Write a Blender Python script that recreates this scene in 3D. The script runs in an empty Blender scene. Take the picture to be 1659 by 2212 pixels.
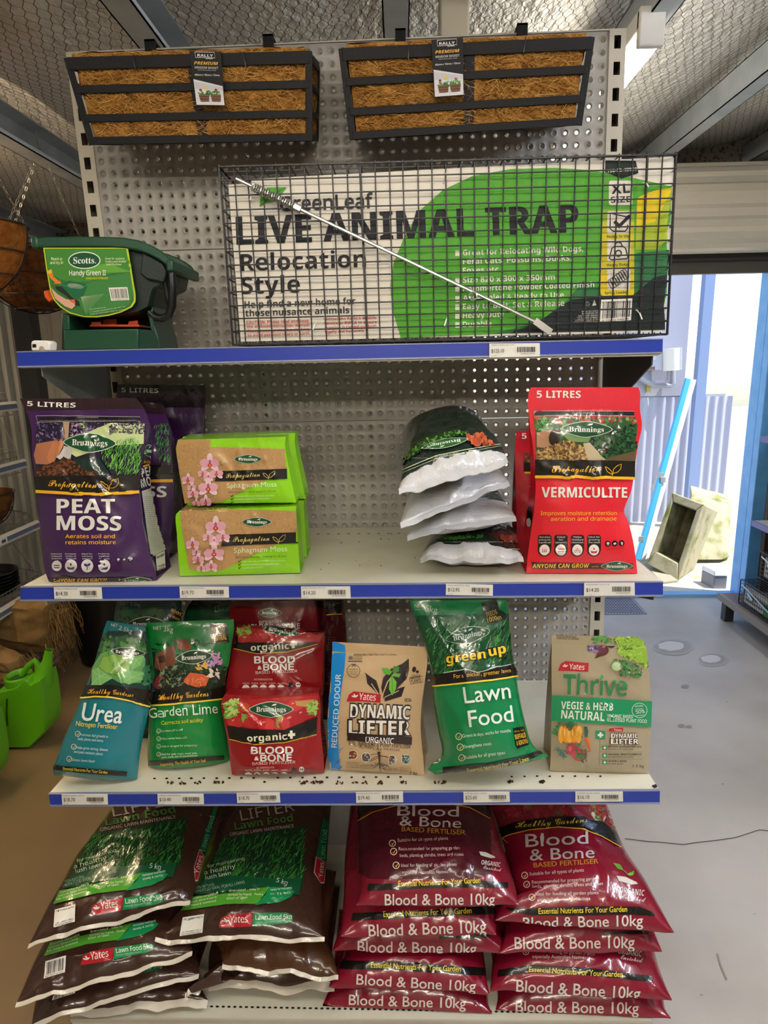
import bpy, bmesh, math, random
import numpy as np
from mathutils import Vector, noise
from mathutils.bvhtree import BVHTree

random.seed(7)
SC = bpy.context.scene
COL = SC.collection

# ------------------------------------------------------------------ camera
F, PITCH, ROLL, YAW = 1425.44, .2215, -.0194, -.0264        # focal length in pixels of the 1659 x 2212 frame
CAM = np.array([.0985, 0., 1.46])
cp, sp = math.cos(PITCH), math.sin(PITCH)
FW = np.array([math.sin(YAW)*cp, math.cos(YAW)*cp, -sp])
_rt = np.array([math.cos(YAW), -math.sin(YAW), 0.])
_up = np.cross(_rt, FW)
RT = math.cos(ROLL)*_rt + math.sin(ROLL)*_up
UP = -math.sin(ROLL)*_rt + math.cos(ROLL)*_up
cam = bpy.data.objects.new('camera', bpy.data.cameras.new('camera'))
COL.objects.link(cam)
cam.data.sensor_fit = 'VERTICAL'
cam.data.sensor_height = 36.
cam.data.sensor_width = 27.
cam.data.lens = F*36/2212
cam.data.clip_start = .05
import mathutils
cam.matrix_world = mathutils.Matrix(((RT[0], UP[0], -FW[0], CAM[0]), (RT[1], UP[1], -FW[1], CAM[1]), (RT[2], UP[2], -FW[2], CAM[2]), (0, 0, 0, 1)))
SC.camera = cam

# ------------------------------------------------------------------ sky, sun, exposure
SC.view_settings.view_transform = 'Standard'
SC.view_settings.look = 'None'
SC.view_settings.gamma = 1.
SC.view_settings.exposure = .5
SC.cycles.max_bounces = 7
SC.cycles.diffuse_bounces = 4
SC.cycles.glossy_bounces = 4
SC.cycles.transmission_bounces = 4
SC.cycles.sample_clamp_indirect = 6.
SC.cycles.use_denoising = True
world = bpy.data.worlds.new('world')
world.use_nodes = True
_n = world.node_tree.nodes
_bg = _n['Background']
_sky = _n.new('ShaderNodeTexSky')
_sky.sky_type = 'NISHITA'
_sky.sun_disc = False
_sky.sun_elevation = math.radians(58)
_sky.sun_rotation = math.radians(200)
world.node_tree.links.new(_sky.outputs[0], _bg.inputs[0])
_bg.inputs[1].default_value = .34
SC.world = world
SUN_TO = Vector((.42, -.14, .90)).normalized()
sun = bpy.data.objects.new('sun', bpy.data.lights.new('sun', 'SUN'))
sun.data.energy = 7.
sun.data.angle = .01
sun.data.color = (1, .95, .87)
sun.rotation_euler = SUN_TO.to_track_quat('Z', 'Y').to_euler()
COL.objects.link(sun)
LAMP_W = 26.                                                # brightness of the tube diffusers
KEY = .52                                                  # share of the batten in front of the shelves
portal = bpy.data.objects.new('door_portal', bpy.data.lights.new('door_portal', 'AREA'))
portal.data.shape = 'RECTANGLE'
portal.data.size, portal.data.size_y = 1.66, 1.92
portal.data.cycles.is_portal = True
portal.location = (1.34, 3.9, .97)
portal.rotation_euler = (math.radians(-90), 0, 0)
COL.objects.link(portal)


# ------------------------------------------------------------------ helpers
def ray(px, py):
    return FW + RT*((px - 829.5)/F) - UP*((py - 1106)/F)


def PY(px, py, y):
    d = ray(px, py); return CAM + d*(y/d[1])


def PZ(px, py, z):
    d = ray(px, py); return CAM + d*((z - CAM[2])/d[2])


def PX(px, py, x):
    d = ray(px, py); return CAM + d*((x - CAM[0])/d[0])


def PP(px, py, o, n):
    d = ray(px, py); return CAM + d*(np.dot(o - CAM, n)/np.dot(d, n))


def hexc(h):
    h = h.lstrip('#')
    c = [int(h[i:i+2], 16)/255 for i in (0, 2, 4)]
    return tuple(x/12.92 if x <= .04045 else ((x + .055)/1.055)**2.4 for x in c)


MATS = {}


def mat(key, col, rough=.5, metal=0., bump=None, var=None, spec=.5, coat=0., emit=0., alpha=None, coord='Object'):
    """Procedural material. bump=(scale, strength, stretch); var=(scale, second colour, low, high)."""
    if key in MATS:
        return MATS[key]
    m = bpy.data.materials.new(key)
    m.use_nodes = True
    nt = m.node_tree
    b = nt.nodes['Principled BSDF']
    c = hexc(col) if isinstance(col, str) else col
    b.inputs['Base Color'].default_value = (*c, 1)
    b.inputs['Roughness'].default_value = rough
    b.inputs['Metallic'].default_value = metal
    b.inputs['Specular IOR Level'].default_value = spec
    if coat:
        b.inputs['Coat Weight'].default_value = coat
        b.inputs['Coat Roughness'].default_value = .08
    if emit:
        b.inputs['Emission Color'].default_value = (*c, 1)
        b.inputs['Emission Strength'].default_value = emit
    if alpha is not None:
        b.inputs['Alpha'].default_value = alpha
    tc = None
    if bump or var:
        tc = nt.nodes.new('ShaderNodeTexCoord')
    if bump:
        mp = nt.nodes.new('ShaderNodeMapping')
        st = bump[2] if len(bump) > 2 else (1, 1, 1)
        mp.inputs['Scale'].default_value = st
        tx = nt.nodes.new('ShaderNodeTexNoise')
        tx.inputs['Scale'].default_value = bump[0]
        tx.inputs['Detail'].default_value = 3
        bp = nt.nodes.new('ShaderNodeBump')
        bp.inputs['Strength'].default_value = bump[1]
        bp.inputs['Distance'].default_value = bump[3] if len(bump) > 3 else .004
        nt.links.new(tc.outputs[coord], mp.inputs[0])
        nt.links.new(mp.outputs[0], tx.inputs['Vector'])
        nt.links.new(tx.outputs[0], bp.inputs['Height'])
        nt.links.new(bp.outputs[0], b.inputs['Normal'])
        if coat:
            nt.links.new(bp.outputs[0], b.inputs['Coat Normal'])
    if var:
        tv = nt.nodes.new('ShaderNodeTexNoise')
        tv.inputs['Scale'].default_value = var[0]
        tv.inputs['Detail'].default_value = 5
        rp = nt.nodes.new('ShaderNodeValToRGB')
        rp.color_ramp.elements[0].position = var[2]
        rp.color_ramp.elements[1].position = var[3]
        rp.color_ramp.elements[0].color = (*c, 1)
        c2 = hexc(var[1]) if isinstance(var[1], str) else var[1]
        rp.color_ramp.elements[1].color = (*c2, 1)
        nt.links.new(tc.outputs[coord], tv.inputs['Vector'])
        nt.links.new(tv.outputs[0], rp.inputs[0])
        nt.links.new(rp.outputs[0], b.inputs['Base Color'])
    MATS[key] = m
    return m


def film(h, rough=.26):
    """Glossy printed plastic film in one ink colour."""
    soft = h == '#b6b6b6'
    return mat('film_' + h.lstrip('#'), h, .32 if soft else .24, bump=(30, 1., (1, 1, 1), .008) if soft else (34, .45, (1, 1, .6), .004), spec=.5, coat=.15 if soft else .5)


def paper(h):
    return mat('print_' + h.lstrip('#'), h, .6, spec=.3)


class MB:
    """Collects geometry, then links it as ONE mesh object."""
    def __init__(s):
        s.v, s.f, s.mi, s.mats = [], [], [], []

    def m(s, mt):
        if mt not in s.mats:
            s.mats.append(mt)
        return s.mats.index(mt)

    def add(s, verts, faces, mt):
        o = len(s.v); k = s.m(mt)
        s.v.extend([tuple(map(float, p)) for p in verts])
        for f in faces:
            s.f.append([i + o for i in f]); s.mi.append(k)
        return s

    def quad(s, a, b, c, d, mt):
        return s.add([a, b, c, d], [(0, 1, 2, 3)], mt)

    def hexa(s, p, mt):
        """p: 8 corners, bottom ring 0-3 then top ring 4-7."""
        return s.add(p, [(3, 2, 1, 0), (4, 5, 6, 7), (0, 1, 5, 4), (1, 2, 6, 5), (2, 3, 7, 6), (3, 0, 4, 7)], mt)

    def box(s, lo, hi, mt):
        (a, b, c), (d, e, f) = lo, hi
        return s.hexa([(a, b, c), (d, b, c), (d, e, c), (a, e, c), (a, b, f), (d, b, f), (d, e, f), (a, e, f)], mt)

    def bar(s, p0, p1, w, h, mt, side=(0, 0, 1)):
        """flat bar from p0 to p1: w across, h along `side`."""
        p0, p1 = np.array(p0, float), np.array(p1, float)
        d = (p1 - p0)/np.linalg.norm(p1 - p0)
        sd = np.array(side, float); sd = sd - d*np.dot(sd, d); sd /= np.linalg.norm(sd)
        t = np.cross(d, sd)
        q = []
        for p in (p0, p1):
            q.append([p - t*w/2 - sd*h/2, p + t*w/2 - sd*h/2, p + t*w/2 + sd*h/2, p - t*w/2 + sd*h/2])
        return s.hexa(q[0] + q[1], mt)

    def tube(s, pts, r, mt, n=6, closed=False, caps=True):
        pts = [np.array(p, float) for p in pts]
        N = len(pts)
        rr = r if isinstance(r, (list, tuple, np.ndarray)) else [r]*N
        tang = []
        for i in range(N):
            a = pts[(i - 1) % N] if (closed or i > 0) else pts[i]
            b = pts[(i + 1) % N] if (closed or i < N - 1) else pts[i]
            t = b - a; l = np.linalg.norm(t); tang.append(t/l if l > 1e-12 else np.array([0, 0, 1.]))
        ref = np.array([0, 0, 1.]) if abs(tang[0][2]) < .9 else np.array([1., 0, 0])
        vs = []
        u = np.cross(tang[0], ref); u /= np.linalg.norm(u)
        for i in range(N):
            u = u - tang[i]*np.dot(u, tang[i]); u /= np.linalg.norm(u)
            w = np.cross(tang[i], u)
            for k in range(n):
                a = 2*math.pi*(k + .5)/n
                vs.append(pts[i] + (u*math.cos(a) + w*math.sin(a))*rr[i])
        fs = []
        for i in range(N if closed else N - 1):
            j = (i + 1) % N
            for k in range(n):
                fs.append((i*n + k, i*n + (k + 1) % n, j*n + (k + 1) % n, j*n + k))
        if caps and not closed:
            fs.append(tuple(range(n))[::-1]); fs.append(tuple((N - 1)*n + k for k in range(n)))
        return s.add(vs, fs, mt)

    def grid(s, G, mt, flip=False, wrap=False):
        """G: array [rows][cols][3]."""
        G = np.asarray(G, float); R_, C_ = G.shape[:2]
        fs = []
        for i in range(R_ - 1):
            for j in range(C_ if wrap else C_ - 1):
                k = (j + 1) % C_
                q = (i*C_ + j, i*C_ + k, (i + 1)*C_ + k, (i + 1)*C_ + j)
                fs.append(q[::-1] if flip else q)
        return s.add(G.reshape(-1, 3), fs, mt)

    def prism(s, poly, off, mt):
        """poly: 3D outline; off: extrusion vector."""
        n = len(poly); off = np.array(off, float)
        P = [np.array(p, float) for p in poly]
        vs = P + [p + off for p in P]
        fs = [tuple(range(n))[::-1], tuple(range(n, 2*n))]
        fs += [(i, (i + 1) % n, (i + 1) % n + n, i + n) for i in range(n)]
        return s.add(vs, fs, mt)

    def lathe(s, prof, c, mt, n=24, axis=None):
        c = np.array(c, float)
        rows = []
        for r, z in prof:
            rows.append([(c[0] + r*math.cos(2*math.pi*k/n), c[1] + r*math.sin(2*math.pi*k/n), c[2] + z) for k in range(n)])
        return s.grid(rows, mt, wrap=True)

    def build(s, name, parent=None, smooth=True, angle=35, bevel=0.):
        me = bpy.data.meshes.new(name)
        off = np.array(parent.location) if parent else np.zeros(3)
        if parent and parent.parent:
            off = off + np.array(parent.parent.location)
        me.from_pydata([tuple(np.array(p) - off) for p in s.v], [], s.f)
        for mt in s.mats:
            me.materials.append(mt)
        me.polygons.foreach_set('material_index', s.mi)
        me.update()
        if smooth:
            me.polygons.foreach_set('use_smooth', [True]*len(me.polygons))
            me.set_sharp_from_angle(angle=math.radians(angle))
        o = bpy.data.objects.new(name, me)
        COL.objects.link(o)
        if parent:
            o.parent = parent
        if bevel:
            b = o.modifiers.new('bevel', 'BEVEL'); b.width = bevel; b.segments = 2; b.limit_method = 'ANGLE'
        return o


def tag(o, label, cat, group=None):
    o['label'] = label; o['category'] = cat
    if group:
        o['group'] = group
    return o


def thing(name, label, cat, loc=(0, 0, 0), group=None):
    o = bpy.data.objects.new(name, None)
    COL.objects.link(o)
    o.empty_display_size = .05
    o.location = tuple(map(float, loc))
    return tag(o, label, cat, group)


def struct(mb, name, parent=None, **k):
    o = mb.build(name, parent, **k)
    if not parent:
        o['kind'] = 'structure'
    return o


# ------------------------------------------------------------------ lettering and print laid onto a surface
STY = {'r': None, 'sb': (0x1D400, 0x1D41A, 0x1D7CE), 'ib': (0x1D468, 0x1D482, None), 'scr': (0x1D4D0, 0x1D4EA, None),
       's': (0x1D5A0, 0x1D5BA, 0x1D7E2), 'b': (0x1D5D4, 0x1D5EE, 0x1D7EC), 'i': (0x1D608, 0x1D622, None), 'bi': (0x1D63C, 0x1D656, None)}
GLYPHS = {}


def glyphs(txt, sty='r', fat=0.):
    key = (txt, sty, fat)
    if key not in GLYPHS:
        st = STY[sty]
        out = ''
        for ch in txt:
            if st and 'A' <= ch <= 'Z': out += chr(st[0] + ord(ch) - 65)
            elif st and 'a' <= ch <= 'z': out += chr(st[1] + ord(ch) - 97)
            elif st and ch in '0123456789' and st[2]: out += chr(st[2] + int(ch))
            else: out += ch
        c = bpy.data.curves.new('t', 'FONT')
        c.body = out; c.size = 1.; c.resolution_u = 3; c.offset = fat
        o = bpy.data.objects.new('t', c)
        COL.objects.link(o)
        dg = bpy.context.evaluated_depsgraph_get()
        me = bpy.data.meshes.new_from_object(o.evaluated_get(dg))
        v = np.array([x.co[:2] for x in me.vertices]).reshape(-1, 2)
        f = [tuple(p.vertices) for p in me.polygons]
        bpy.data.objects.remove(o); bpy.data.curves.remove(c); bpy.data.meshes.remove(me)
        if len(v):
            v[:, 0] -= v[:, 0].min()
        GLYPHS[key] = (v, f)
    return GLYPHS[key]


class Print:
    """Puts inks on the mesh collected in mb: shapes are given in photo pixels (through a crop frame) and laid onto the surface that
    the line of sight meets, following its curvature, as thin printed geometry that belongs to the same part."""
    def __init__(s, mb, ox=0, oy=0, sc=1., ink=film, step=4.5):
        s.mb, s.ink, s.step = mb, ink, step
        s.bvh = BVHTree.FromPolygons([Vector(p) for p in mb.v], mb.f)
        s.frame(ox, oy, sc)
        s.boxes = []
        s.dist = None

    def frame(s, ox, oy, sc):
        s.ox, s.oy, s.sc = ox, oy, sc
        return s

    def hit(s, x, y, off):
        d = Vector(ray(x, y)).normalized()
        o = Vector(CAM)
        p, n, i, t = s.bvh.ray_cast(o, d)
        ok = True
        if p is None:
            ok = False
            g = o + d*(s.dist or 1.4)
            p, n, i, t = s.bvh.find_nearest(g)
        else:
            s.dist = t
        if n.dot(d) > 0:
            n = -n
        return p + n*off, ok

    def put(s, V, Fs, col, split=True, lay=None):
        """V: crop coordinates; faces Fs."""
        V = np.asarray(V, float)
        V = np.stack([s.ox + V[:, 0]/s.sc, s.oy + V[:, 1]/s.sc], 1)
        if split:
            bm = bmesh.new()
            vs = [bm.verts.new((x, y, 0)) for x, y in V]
            for f in Fs:
                try: bm.faces.new([vs[i] for i in f])
                except ValueError: pass
            lo, hi = V.min(0), V.max(0)
            if max(hi - lo) > s.step*1.5:
                bmesh.ops.triangulate(bm, faces=[f for f in bm.faces if len(f.verts) > 4])
                for ax in (0, 1):
                    k = math.ceil((lo[ax] + .01)/s.step)
                    while k*s.step < hi[ax]:
                        co = [0, 0, 0]; no = [0, 0, 0]; co[ax] = k*s.step; no[ax] = 1
                        bmesh.ops.bisect_plane(bm, geom=bm.verts[:] + bm.edges[:] + bm.faces[:], plane_co=co, plane_no=no, dist=1e-5)
                        k += 1
            bm.verts.index_update()
            V = np.array([v.co[:2] for v in bm.verts]); Fs = [tuple(v.index for v in f.verts) for f in bm.faces]
            bm.free()
        lo, hi = V.min(0), V.max(0)
        lv = 1 + max([b[4] for b in s.boxes if b[0] < hi[0] and b[2] > lo[0] and b[1] < hi[1] and b[3] > lo[1]], default=0) if lay is None else lay
        s.boxes.append((lo[0], lo[1], hi[0], hi[1], lv))
        off = .0009 + .00024*lv
        pts, oks = [], []
        for x, y in V:
            p, ok = s.hit(x, y, off); pts.append(p); oks.append(ok)
        Fs = [f for f in Fs if any(oks[i] for i in f)]
        mt = s.ink(col) if isinstance(col, str) else col
        # face towards the camera
        out = []
        for f in Fs:
            a, b, c = pts[f[0]], pts[f[1]], pts[f[2]]
            out.append(f if (b - a).cross(c - a).dot(Vector(CAM) - a) >= 0 else f[::-1])
        s.mb.add(pts, out, mt)

    def poly(s, P, col, **k):
        s.put(P, [tuple(range(len(P)))], col, **k)

    def rect(s, x0, y0, x1, y1, col, **k):
        s.poly([(x0, y0), (x1, y0), (x1, y1), (x0, y1)], col, **k)

    def rrect(s, x0, y0, x1, y1, r, col):
        P = []
        for cx, cy, a0 in ((x1 - r, y0 + r, -90), (x1 - r, y1 - r, 0), (x0 + r, y1 - r, 90), (x0 + r, y0 + r, 180)):
            for k in range(5):
                a = math.radians(a0 + k*22.5); P.append((cx + r*math.cos(a), cy + r*math.sin(a)))
        s.poly(P, col)

    def ell(s, cx, cy, rx, ry, col, rot=0., n=28, lens=0.):
        P = []
        for k in range(n):
            a = 2*math.pi*k/n
            x, y = math.cos(a), math.sin(a)
            if lens:                                   # pointed at both ends
                y *= 1 - lens*abs(x)**1.5
            x, y = rx*x, ry*y
            P.append((cx + x*math.cos(rot) - y*math.sin(rot), cy + x*math.sin(rot) + y*math.cos(rot)))
        s.poly(P, col)

    def line(s, P, w, col):
        """a drawn line of width w through the points."""
        P = np.array(P, float)
        n = len(P); L = []; R_ = []
        for i in range(n):
            t = P[min(i + 1, n - 1)] - P[max(i - 1, 0)]; t /= (np.linalg.norm(t) + 1e-9)
            nn = np.array([-t[1], t[0]])*w/2
            L.append(P[i] + nn); R_.append(P[i] - nn)
        s.put(np.array(L + R_), [(i, i + 1, n + i + 1, n + i) for i in range(n - 1)], col)

    def ring(s, cx, cy, rx, ry, w, col, rot=0., n=28):
        P = [(cx + rx*math.cos(2*math.pi*k/n)*math.cos(rot) - ry*math.sin(2*math.pi*k/n)*math.sin(rot), cy + rx*math.cos(2*math.pi*k/n)*math.sin(rot) + ry*math.sin(2*math.pi*k/n)*math.cos(rot)) for k in range(n + 1)]
        s.line(P, w, col)

    def text(s, txt, p0, p1, col, sty='r', h=None, fat=0., arc=0., slant=0., ref=None, dx=0, dy=0):
        """baseline from p0 to p1; h: capital height; ref: measure the width from another weight."""
        if sty == 'b' and 0 < fat < .05:                # heavier stroke: the same letters twice, a hair apart
            k = fat*np.linalg.norm(np.array(p1, float) - np.array(p0, float))/max(1, len(txt))*.9
            s.text(txt, p0, p1, col, sty, h, 0., arc, slant, None, dx - k, dy)
            s.text(txt, p0, p1, col, sty, h, 0., arc, slant, None, dx + k, dy); return
        v, f = glyphs(txt, sty, fat)
        if not len(v):
            return
        w = (glyphs(txt, sty, ref)[0] if ref is not None else v)[:, 0].max()
        p0, p1 = np.array(p0, float), np.array(p1, float)
        e = p1 - p0; L = np.linalg.norm(e); e /= L
        up = np.array([e[1], -e[0]])
        k = L/w
        ky = h/.7 if h else k
        x0 = (w - v[:, 0].max())/2 if ref is not None else 0
        V = p0 + np.outer((v[:, 0] + x0)*k + v[:, 1]*ky*slant, e) + np.outer(v[:, 1]*ky, up)
        if arc:
            t = v[:, 0]/w
            V = V + np.outer(arc*4*t*(1 - t), up)
        s.put(V + np.array([dx, dy]), f, col, split=(L/s.sc > 26))

    def scatter(s, poly, n, size, cols, kind='leaf', rng=None, ang=None, grow=0):
        """small overlapping marks inside a polygon: foliage, soil, chips, blades."""
        rg = rng or random.Random(n*7 + int(poly[0][0]))
        P = np.array(poly, float)
        lo, hi = P.min(0), P.max(0)

        def inside(x, y):
            c = False
            for i in range(len(P)):
                a, b = P[i], P[i - 1]
                if (a[1] > y) != (b[1] > y) and x < (b[0] - a[0])*(y - a[1])/(b[1] - a[1]) + a[0]:
                    c = not c
            return c
        by = {}
        done = 0; tries = 0
        while done < n and tries < n*12:
            tries += 1
            x, y = rg.uniform(lo[0], hi[0]), rg.uniform(lo[1], hi[1])
            if not inside(x, y): continue
            done += 1
            a = rg.uniform(0, 2*math.pi) if ang is None else math.radians(ang + rg.uniform(-28, 28))
            z = size*rg.uniform(.55, 1.35)
            ca, sa = math.cos(a), math.sin(a)
            if kind == 'leaf': sh = [(-1, 0), (-.2, .45), (1, 0), (-.2, -.45)]
            elif kind == 'blade': sh = [(-.9, -.09), (.2, -.1), (1, .05), (-.9, .09)]
            elif kind == 'blob': sh = [(math.cos(k*1.047)*rg.uniform(.7, 1), math.sin(k*1.047)*rg.uniform(.7, 1)) for k in range(6)]
            else: sh = [(-1, -.3), (1, -.3), (1, .3), (-1, .3)]
            q = [(x + z*(u*ca - w*sa), y + z*(u*sa + w*ca)) for u, w in sh]
            by.setdefault(rg.choice(cols), []).append(q)
        for i, (c, qs) in enumerate(by.items()):
            V, Fs = [], []
            for q in qs:
                Fs.append(tuple(range(len(V), len(V) + len(q)))); V += q
            s.put(V, Fs, c, split=False)

    def barcode(s, q, digits='9310522050706'):
        """q: the white box, corners TL TR BR BL."""
        q = [np.array(p, float) for p in q]
        s.poly(q, '#e6e3da')
        rg = random.Random(int(q[0][0]*13 + q[0][1]))

        def at(u, v): return (q[0]*(1 - u) + q[1]*u)*(1 - v) + (q[3]*(1 - u) + q[2]*u)*v
        V, Fs = [], []
        u = .07
        while u < .92:
            w = rg.choice((.012, .012, .022, .032))
            k = len(V); V += [at(u, .1), at(u + w, .1), at(u + w, .84), at(u, .84)]; Fs.append((k, k + 1, k + 2, k + 3))
            u += w + rg.choice((.012, .02, .03))
        s.put(V, Fs, '#1b1a1c', split=False)
        s.text(digits, at(.08, .98), at(.92, .98), '#1b1a1c', h=np.linalg.norm(q[3] - q[0])*.09)

    def fine(s, x0, y0, x1, y1, rows, col, h=None, words=None):
        """lines of very small print."""
        W = words or 'keep out of reach of children wear a mask and gloves store in a cool dry place do not breathe dust wash hands after use'.split()
        rg = random.Random(int(x0*3 + y0))
        for r in range(rows):
            y = y0 + (y1 - y0)*(r + 1)/rows
            t = ' '.join(rg.choice(W) for _ in range(max(2, int((x1 - x0)/(h or (y1 - y0)/rows)/2.6))))
            s.text(t, (x0, y), (x1 - rg.uniform(0, .1)*(x1 - x0), y), col, h=h or .5*(y1 - y0)/rows)


# ------------------------------------------------------------------ materials of the place
M_CREAM = mat('cream_paint', '#b9b3a4', .42, var=(3, '#a9a293', .4, .75))
M_PANEL = mat('panel_paint', '#9d9a94', .36, var=(4, '#908c85', .4, .75))
M_SHELF = mat('shelf_paint', '#cdc9b6', .4, var=(9, '#bdb6a0', .45, .8))
M_GALV = mat('galvanised_steel', '#b4bcc2', .45, .3, var=(6, '#9aa2a8', .4, .7))
M_DARKST = mat('dark_steel', '#3c3c3e', .5, .3)
M_BLACKPL = mat('black_plastic', '#0d0d0f', .35)
M_BLACKMET = mat('black_powder_coat', '#0e0e10', .6, bump=(160, .2), spec=.25)
M_CONC = mat('concrete_floor', '#bcb6ae', .42, var=(2.2, '#a49d94', .35, .7), bump=(30, .15, (1, 1, 1), .003), spec=.45)
M_FOIL = mat('foil_insulation', '#f0efea', .42, .35, bump=(40, 1., (1, .5, 1), .02), var=(1.6, '#bcae98', .54, .78))
M_WIRE = mat('rusty_netting', '#5b4a3e', .7, .2)
M_CORR = mat('corrugated_sheet', '#a3a094', .5, .1, var=(2, '#918e82', .4, .7))
M_WHITE = mat('white_plastic', '#e4e2dc', .4)


def z_roof(x, y):
    return 2.385 + .093*x


PURLINS = (-1.75, -1.12, -.49, .10, .794, 1.369, 1.95, 2.5)


def z_foil(x, y):
    k = 0.
    for a, b in zip(PURLINS[:-1], PURLINS[1:]):
        if a <= x <= b:
            k = math.sin(math.pi*(x - a)/(b - a))
    n = noise.noise(Vector((x*2.3, y*2.1, 3.1)))*.5 + noise.noise(Vector((x*7, y*6, 1.1)))*.2
    return z_roof(x, y) + .03 - .045*k + .03*n


XL, XR, YB, YF_ = -2.06, 2.62, 3.85, -2.6
# floor: grey concrete, dim warm light on the left hand side painted in as brown
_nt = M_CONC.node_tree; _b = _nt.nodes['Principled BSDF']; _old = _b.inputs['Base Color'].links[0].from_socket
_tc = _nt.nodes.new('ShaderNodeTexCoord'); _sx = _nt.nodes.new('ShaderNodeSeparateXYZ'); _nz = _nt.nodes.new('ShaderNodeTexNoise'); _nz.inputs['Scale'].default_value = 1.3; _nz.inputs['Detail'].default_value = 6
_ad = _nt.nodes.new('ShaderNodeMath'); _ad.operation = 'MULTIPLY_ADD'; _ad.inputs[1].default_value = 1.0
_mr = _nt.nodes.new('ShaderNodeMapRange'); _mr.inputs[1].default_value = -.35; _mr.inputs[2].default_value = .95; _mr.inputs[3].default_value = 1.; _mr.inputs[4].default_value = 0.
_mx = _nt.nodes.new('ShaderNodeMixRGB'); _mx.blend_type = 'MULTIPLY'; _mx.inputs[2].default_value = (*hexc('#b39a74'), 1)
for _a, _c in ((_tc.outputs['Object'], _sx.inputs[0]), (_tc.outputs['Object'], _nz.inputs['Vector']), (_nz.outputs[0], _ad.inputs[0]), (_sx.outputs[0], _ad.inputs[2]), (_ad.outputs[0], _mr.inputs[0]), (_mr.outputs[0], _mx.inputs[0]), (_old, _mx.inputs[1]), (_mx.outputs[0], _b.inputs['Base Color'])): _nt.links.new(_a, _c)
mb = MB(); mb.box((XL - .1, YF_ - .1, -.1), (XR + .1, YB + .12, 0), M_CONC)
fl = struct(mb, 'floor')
# worn rings and a crack on the concrete
mb = MB(); mb.quad((.3, .5, .0006), (2.6, .5, .0006), (2.6, 3.8, .0006), (.3, 3.8, .0006), M_CONC)
pr = Print(mb, ink=lambda h: mat('stain_' + h[1:], h, .5))
keep = len(mb.v), len(mb.f)
def blotch(cx, cy, rx, ry, col, sd):
    P = []
    for k in range(36):
        a = 2*math.pi*k/36; q = 1 + .16*noise.noise(Vector((math.cos(a)*1.7, math.sin(a)*1.7, sd))) + .08*noise.noise(Vector((math.cos(a)*5, math.sin(a)*5, sd + 3)))
        P.append((cx + rx*q*math.cos(a), cy + ry*q*math.sin(a)))
    pr.poly(P, col)


for cx, cy, rx, ry in ((1455, 1398, 46, 17), (1541, 1426, 34, 14)):
    blotch(cx, cy, rx, ry, '#a9a49e', cx); blotch(cx - 2, cy - 1, rx*.86, ry*.84, '#9c9791', cx + 5); blotch(cx - 5, cy - 2, rx*.62, ry*.58, '#cfcbc5', cx + 9)
pr.line([(1350, 1812), (1398, 1818), (1430, 1820), (1476, 1825), (1500, 1821), (1545, 1816), (1588, 1810), (1610, 1803), (1640, 1793), (1659, 1795)], 1.6, '#4a4540')
pr.line([(1549, 2060), (1556, 2085), (1570, 2118)], 4, '#8d8275')
for x, y, r in ((1472, 1568, 8), (1488, 1570, 7), (1480, 1483, 9), (1561, 1694, 3), (1571, 1517, 2), (1515, 2150, 4), (1630, 1975, 2)):
    blotch(x, y, r, r*.45, '#8d847c', x)
mb.v = mb.v[keep[0]:]; mb.f = [[i - keep[0] for i in f] for f in mb.f[keep[1]:]]; mb.mi = mb.mi[keep[1]:]
struct(mb, 'floor_marks', fl)

# ceiling of sagging foil under netting, purlins
xs = np.arange(XL - .05, XR + .051, .05); ys = np.concatenate([np.arange(YF_, 1.4, .4), np.arange(1.4, YB + .06, .05)])
mb = MB(); mb.grid([[(x, y, z_foil(x, y)) for x in xs] for y in ys], M_FOIL)
ce = struct(mb, 'ceiling')
mb = MB()
px_, py_ = .030, .034
for i in range(int((XR - XL)/px_)):
    for j in range(int((YB - 1.2)/py_)):
        x = XL + i*px_ + (px_/2 if j % 2 else 0); y = 1.2 + j*py_
        def W(a, b):
            a += noise.noise(Vector((a*21, b*19, 5)))*.006; b += noise.noise(Vector((a*23, b*17, 9)))*.006
            return np.array((a, b, z_foil(a, b) - .012))
        c0 = W(x, y); c1 = W(x, y + py_*.42); c2 = W(x + px_/2, y + py_*1.0); c3 = W(x - px_/2, y + py_*1.0)
        for a, b, w in ((c0, c1, .0026), (c1, c2, .0017), (c1, c3, .0017)):
            d = b - a; d = d/np.linalg.norm(d); t = np.array((-d[1], d[0], 0))*w/2
            mb.quad(a - t, b - t, b + t, a + t, M_WIRE)
struct(mb, 'ceiling_netting', ce, smooth=False)
for k, x in enumerate(PURLINS):
    mb = MB(); z = z_roof(x, 0) - .075
    t = .0018
    mb.box((x - .03, YF_, z - .05), (x - .03 + t*2, YB, z + .05), M_GALV)
    mb.box((x - .03, YF_, z - .05), (x + .035, YB, z - .05 + t*2), M_GALV)
    mb.box((x - .03, YF_, z + .05 - t*2), (x + .035, YB, z + .05), M_GALV)
    mb.box((x + .032, YF_, z - .05), (x + .035, YB, z - .035), M_GALV)
    o = struct(mb, 'ceiling_beam'); 
mb = MB(); zz = z_roof(.0, 0)
a, b = PY(950, 40, 1.95)[0], PY(1014, 40, 1.95)[0]
mb.box((a, 1.95, 0), (b, 1.95 + .085, z_roof(a, 0) - .01), mat('cream_post', '#bcb29c', .5, var=(30, '#8f7f60', .68, .78)))
struct(mb, 'trim_post', bevel=.006)


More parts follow.
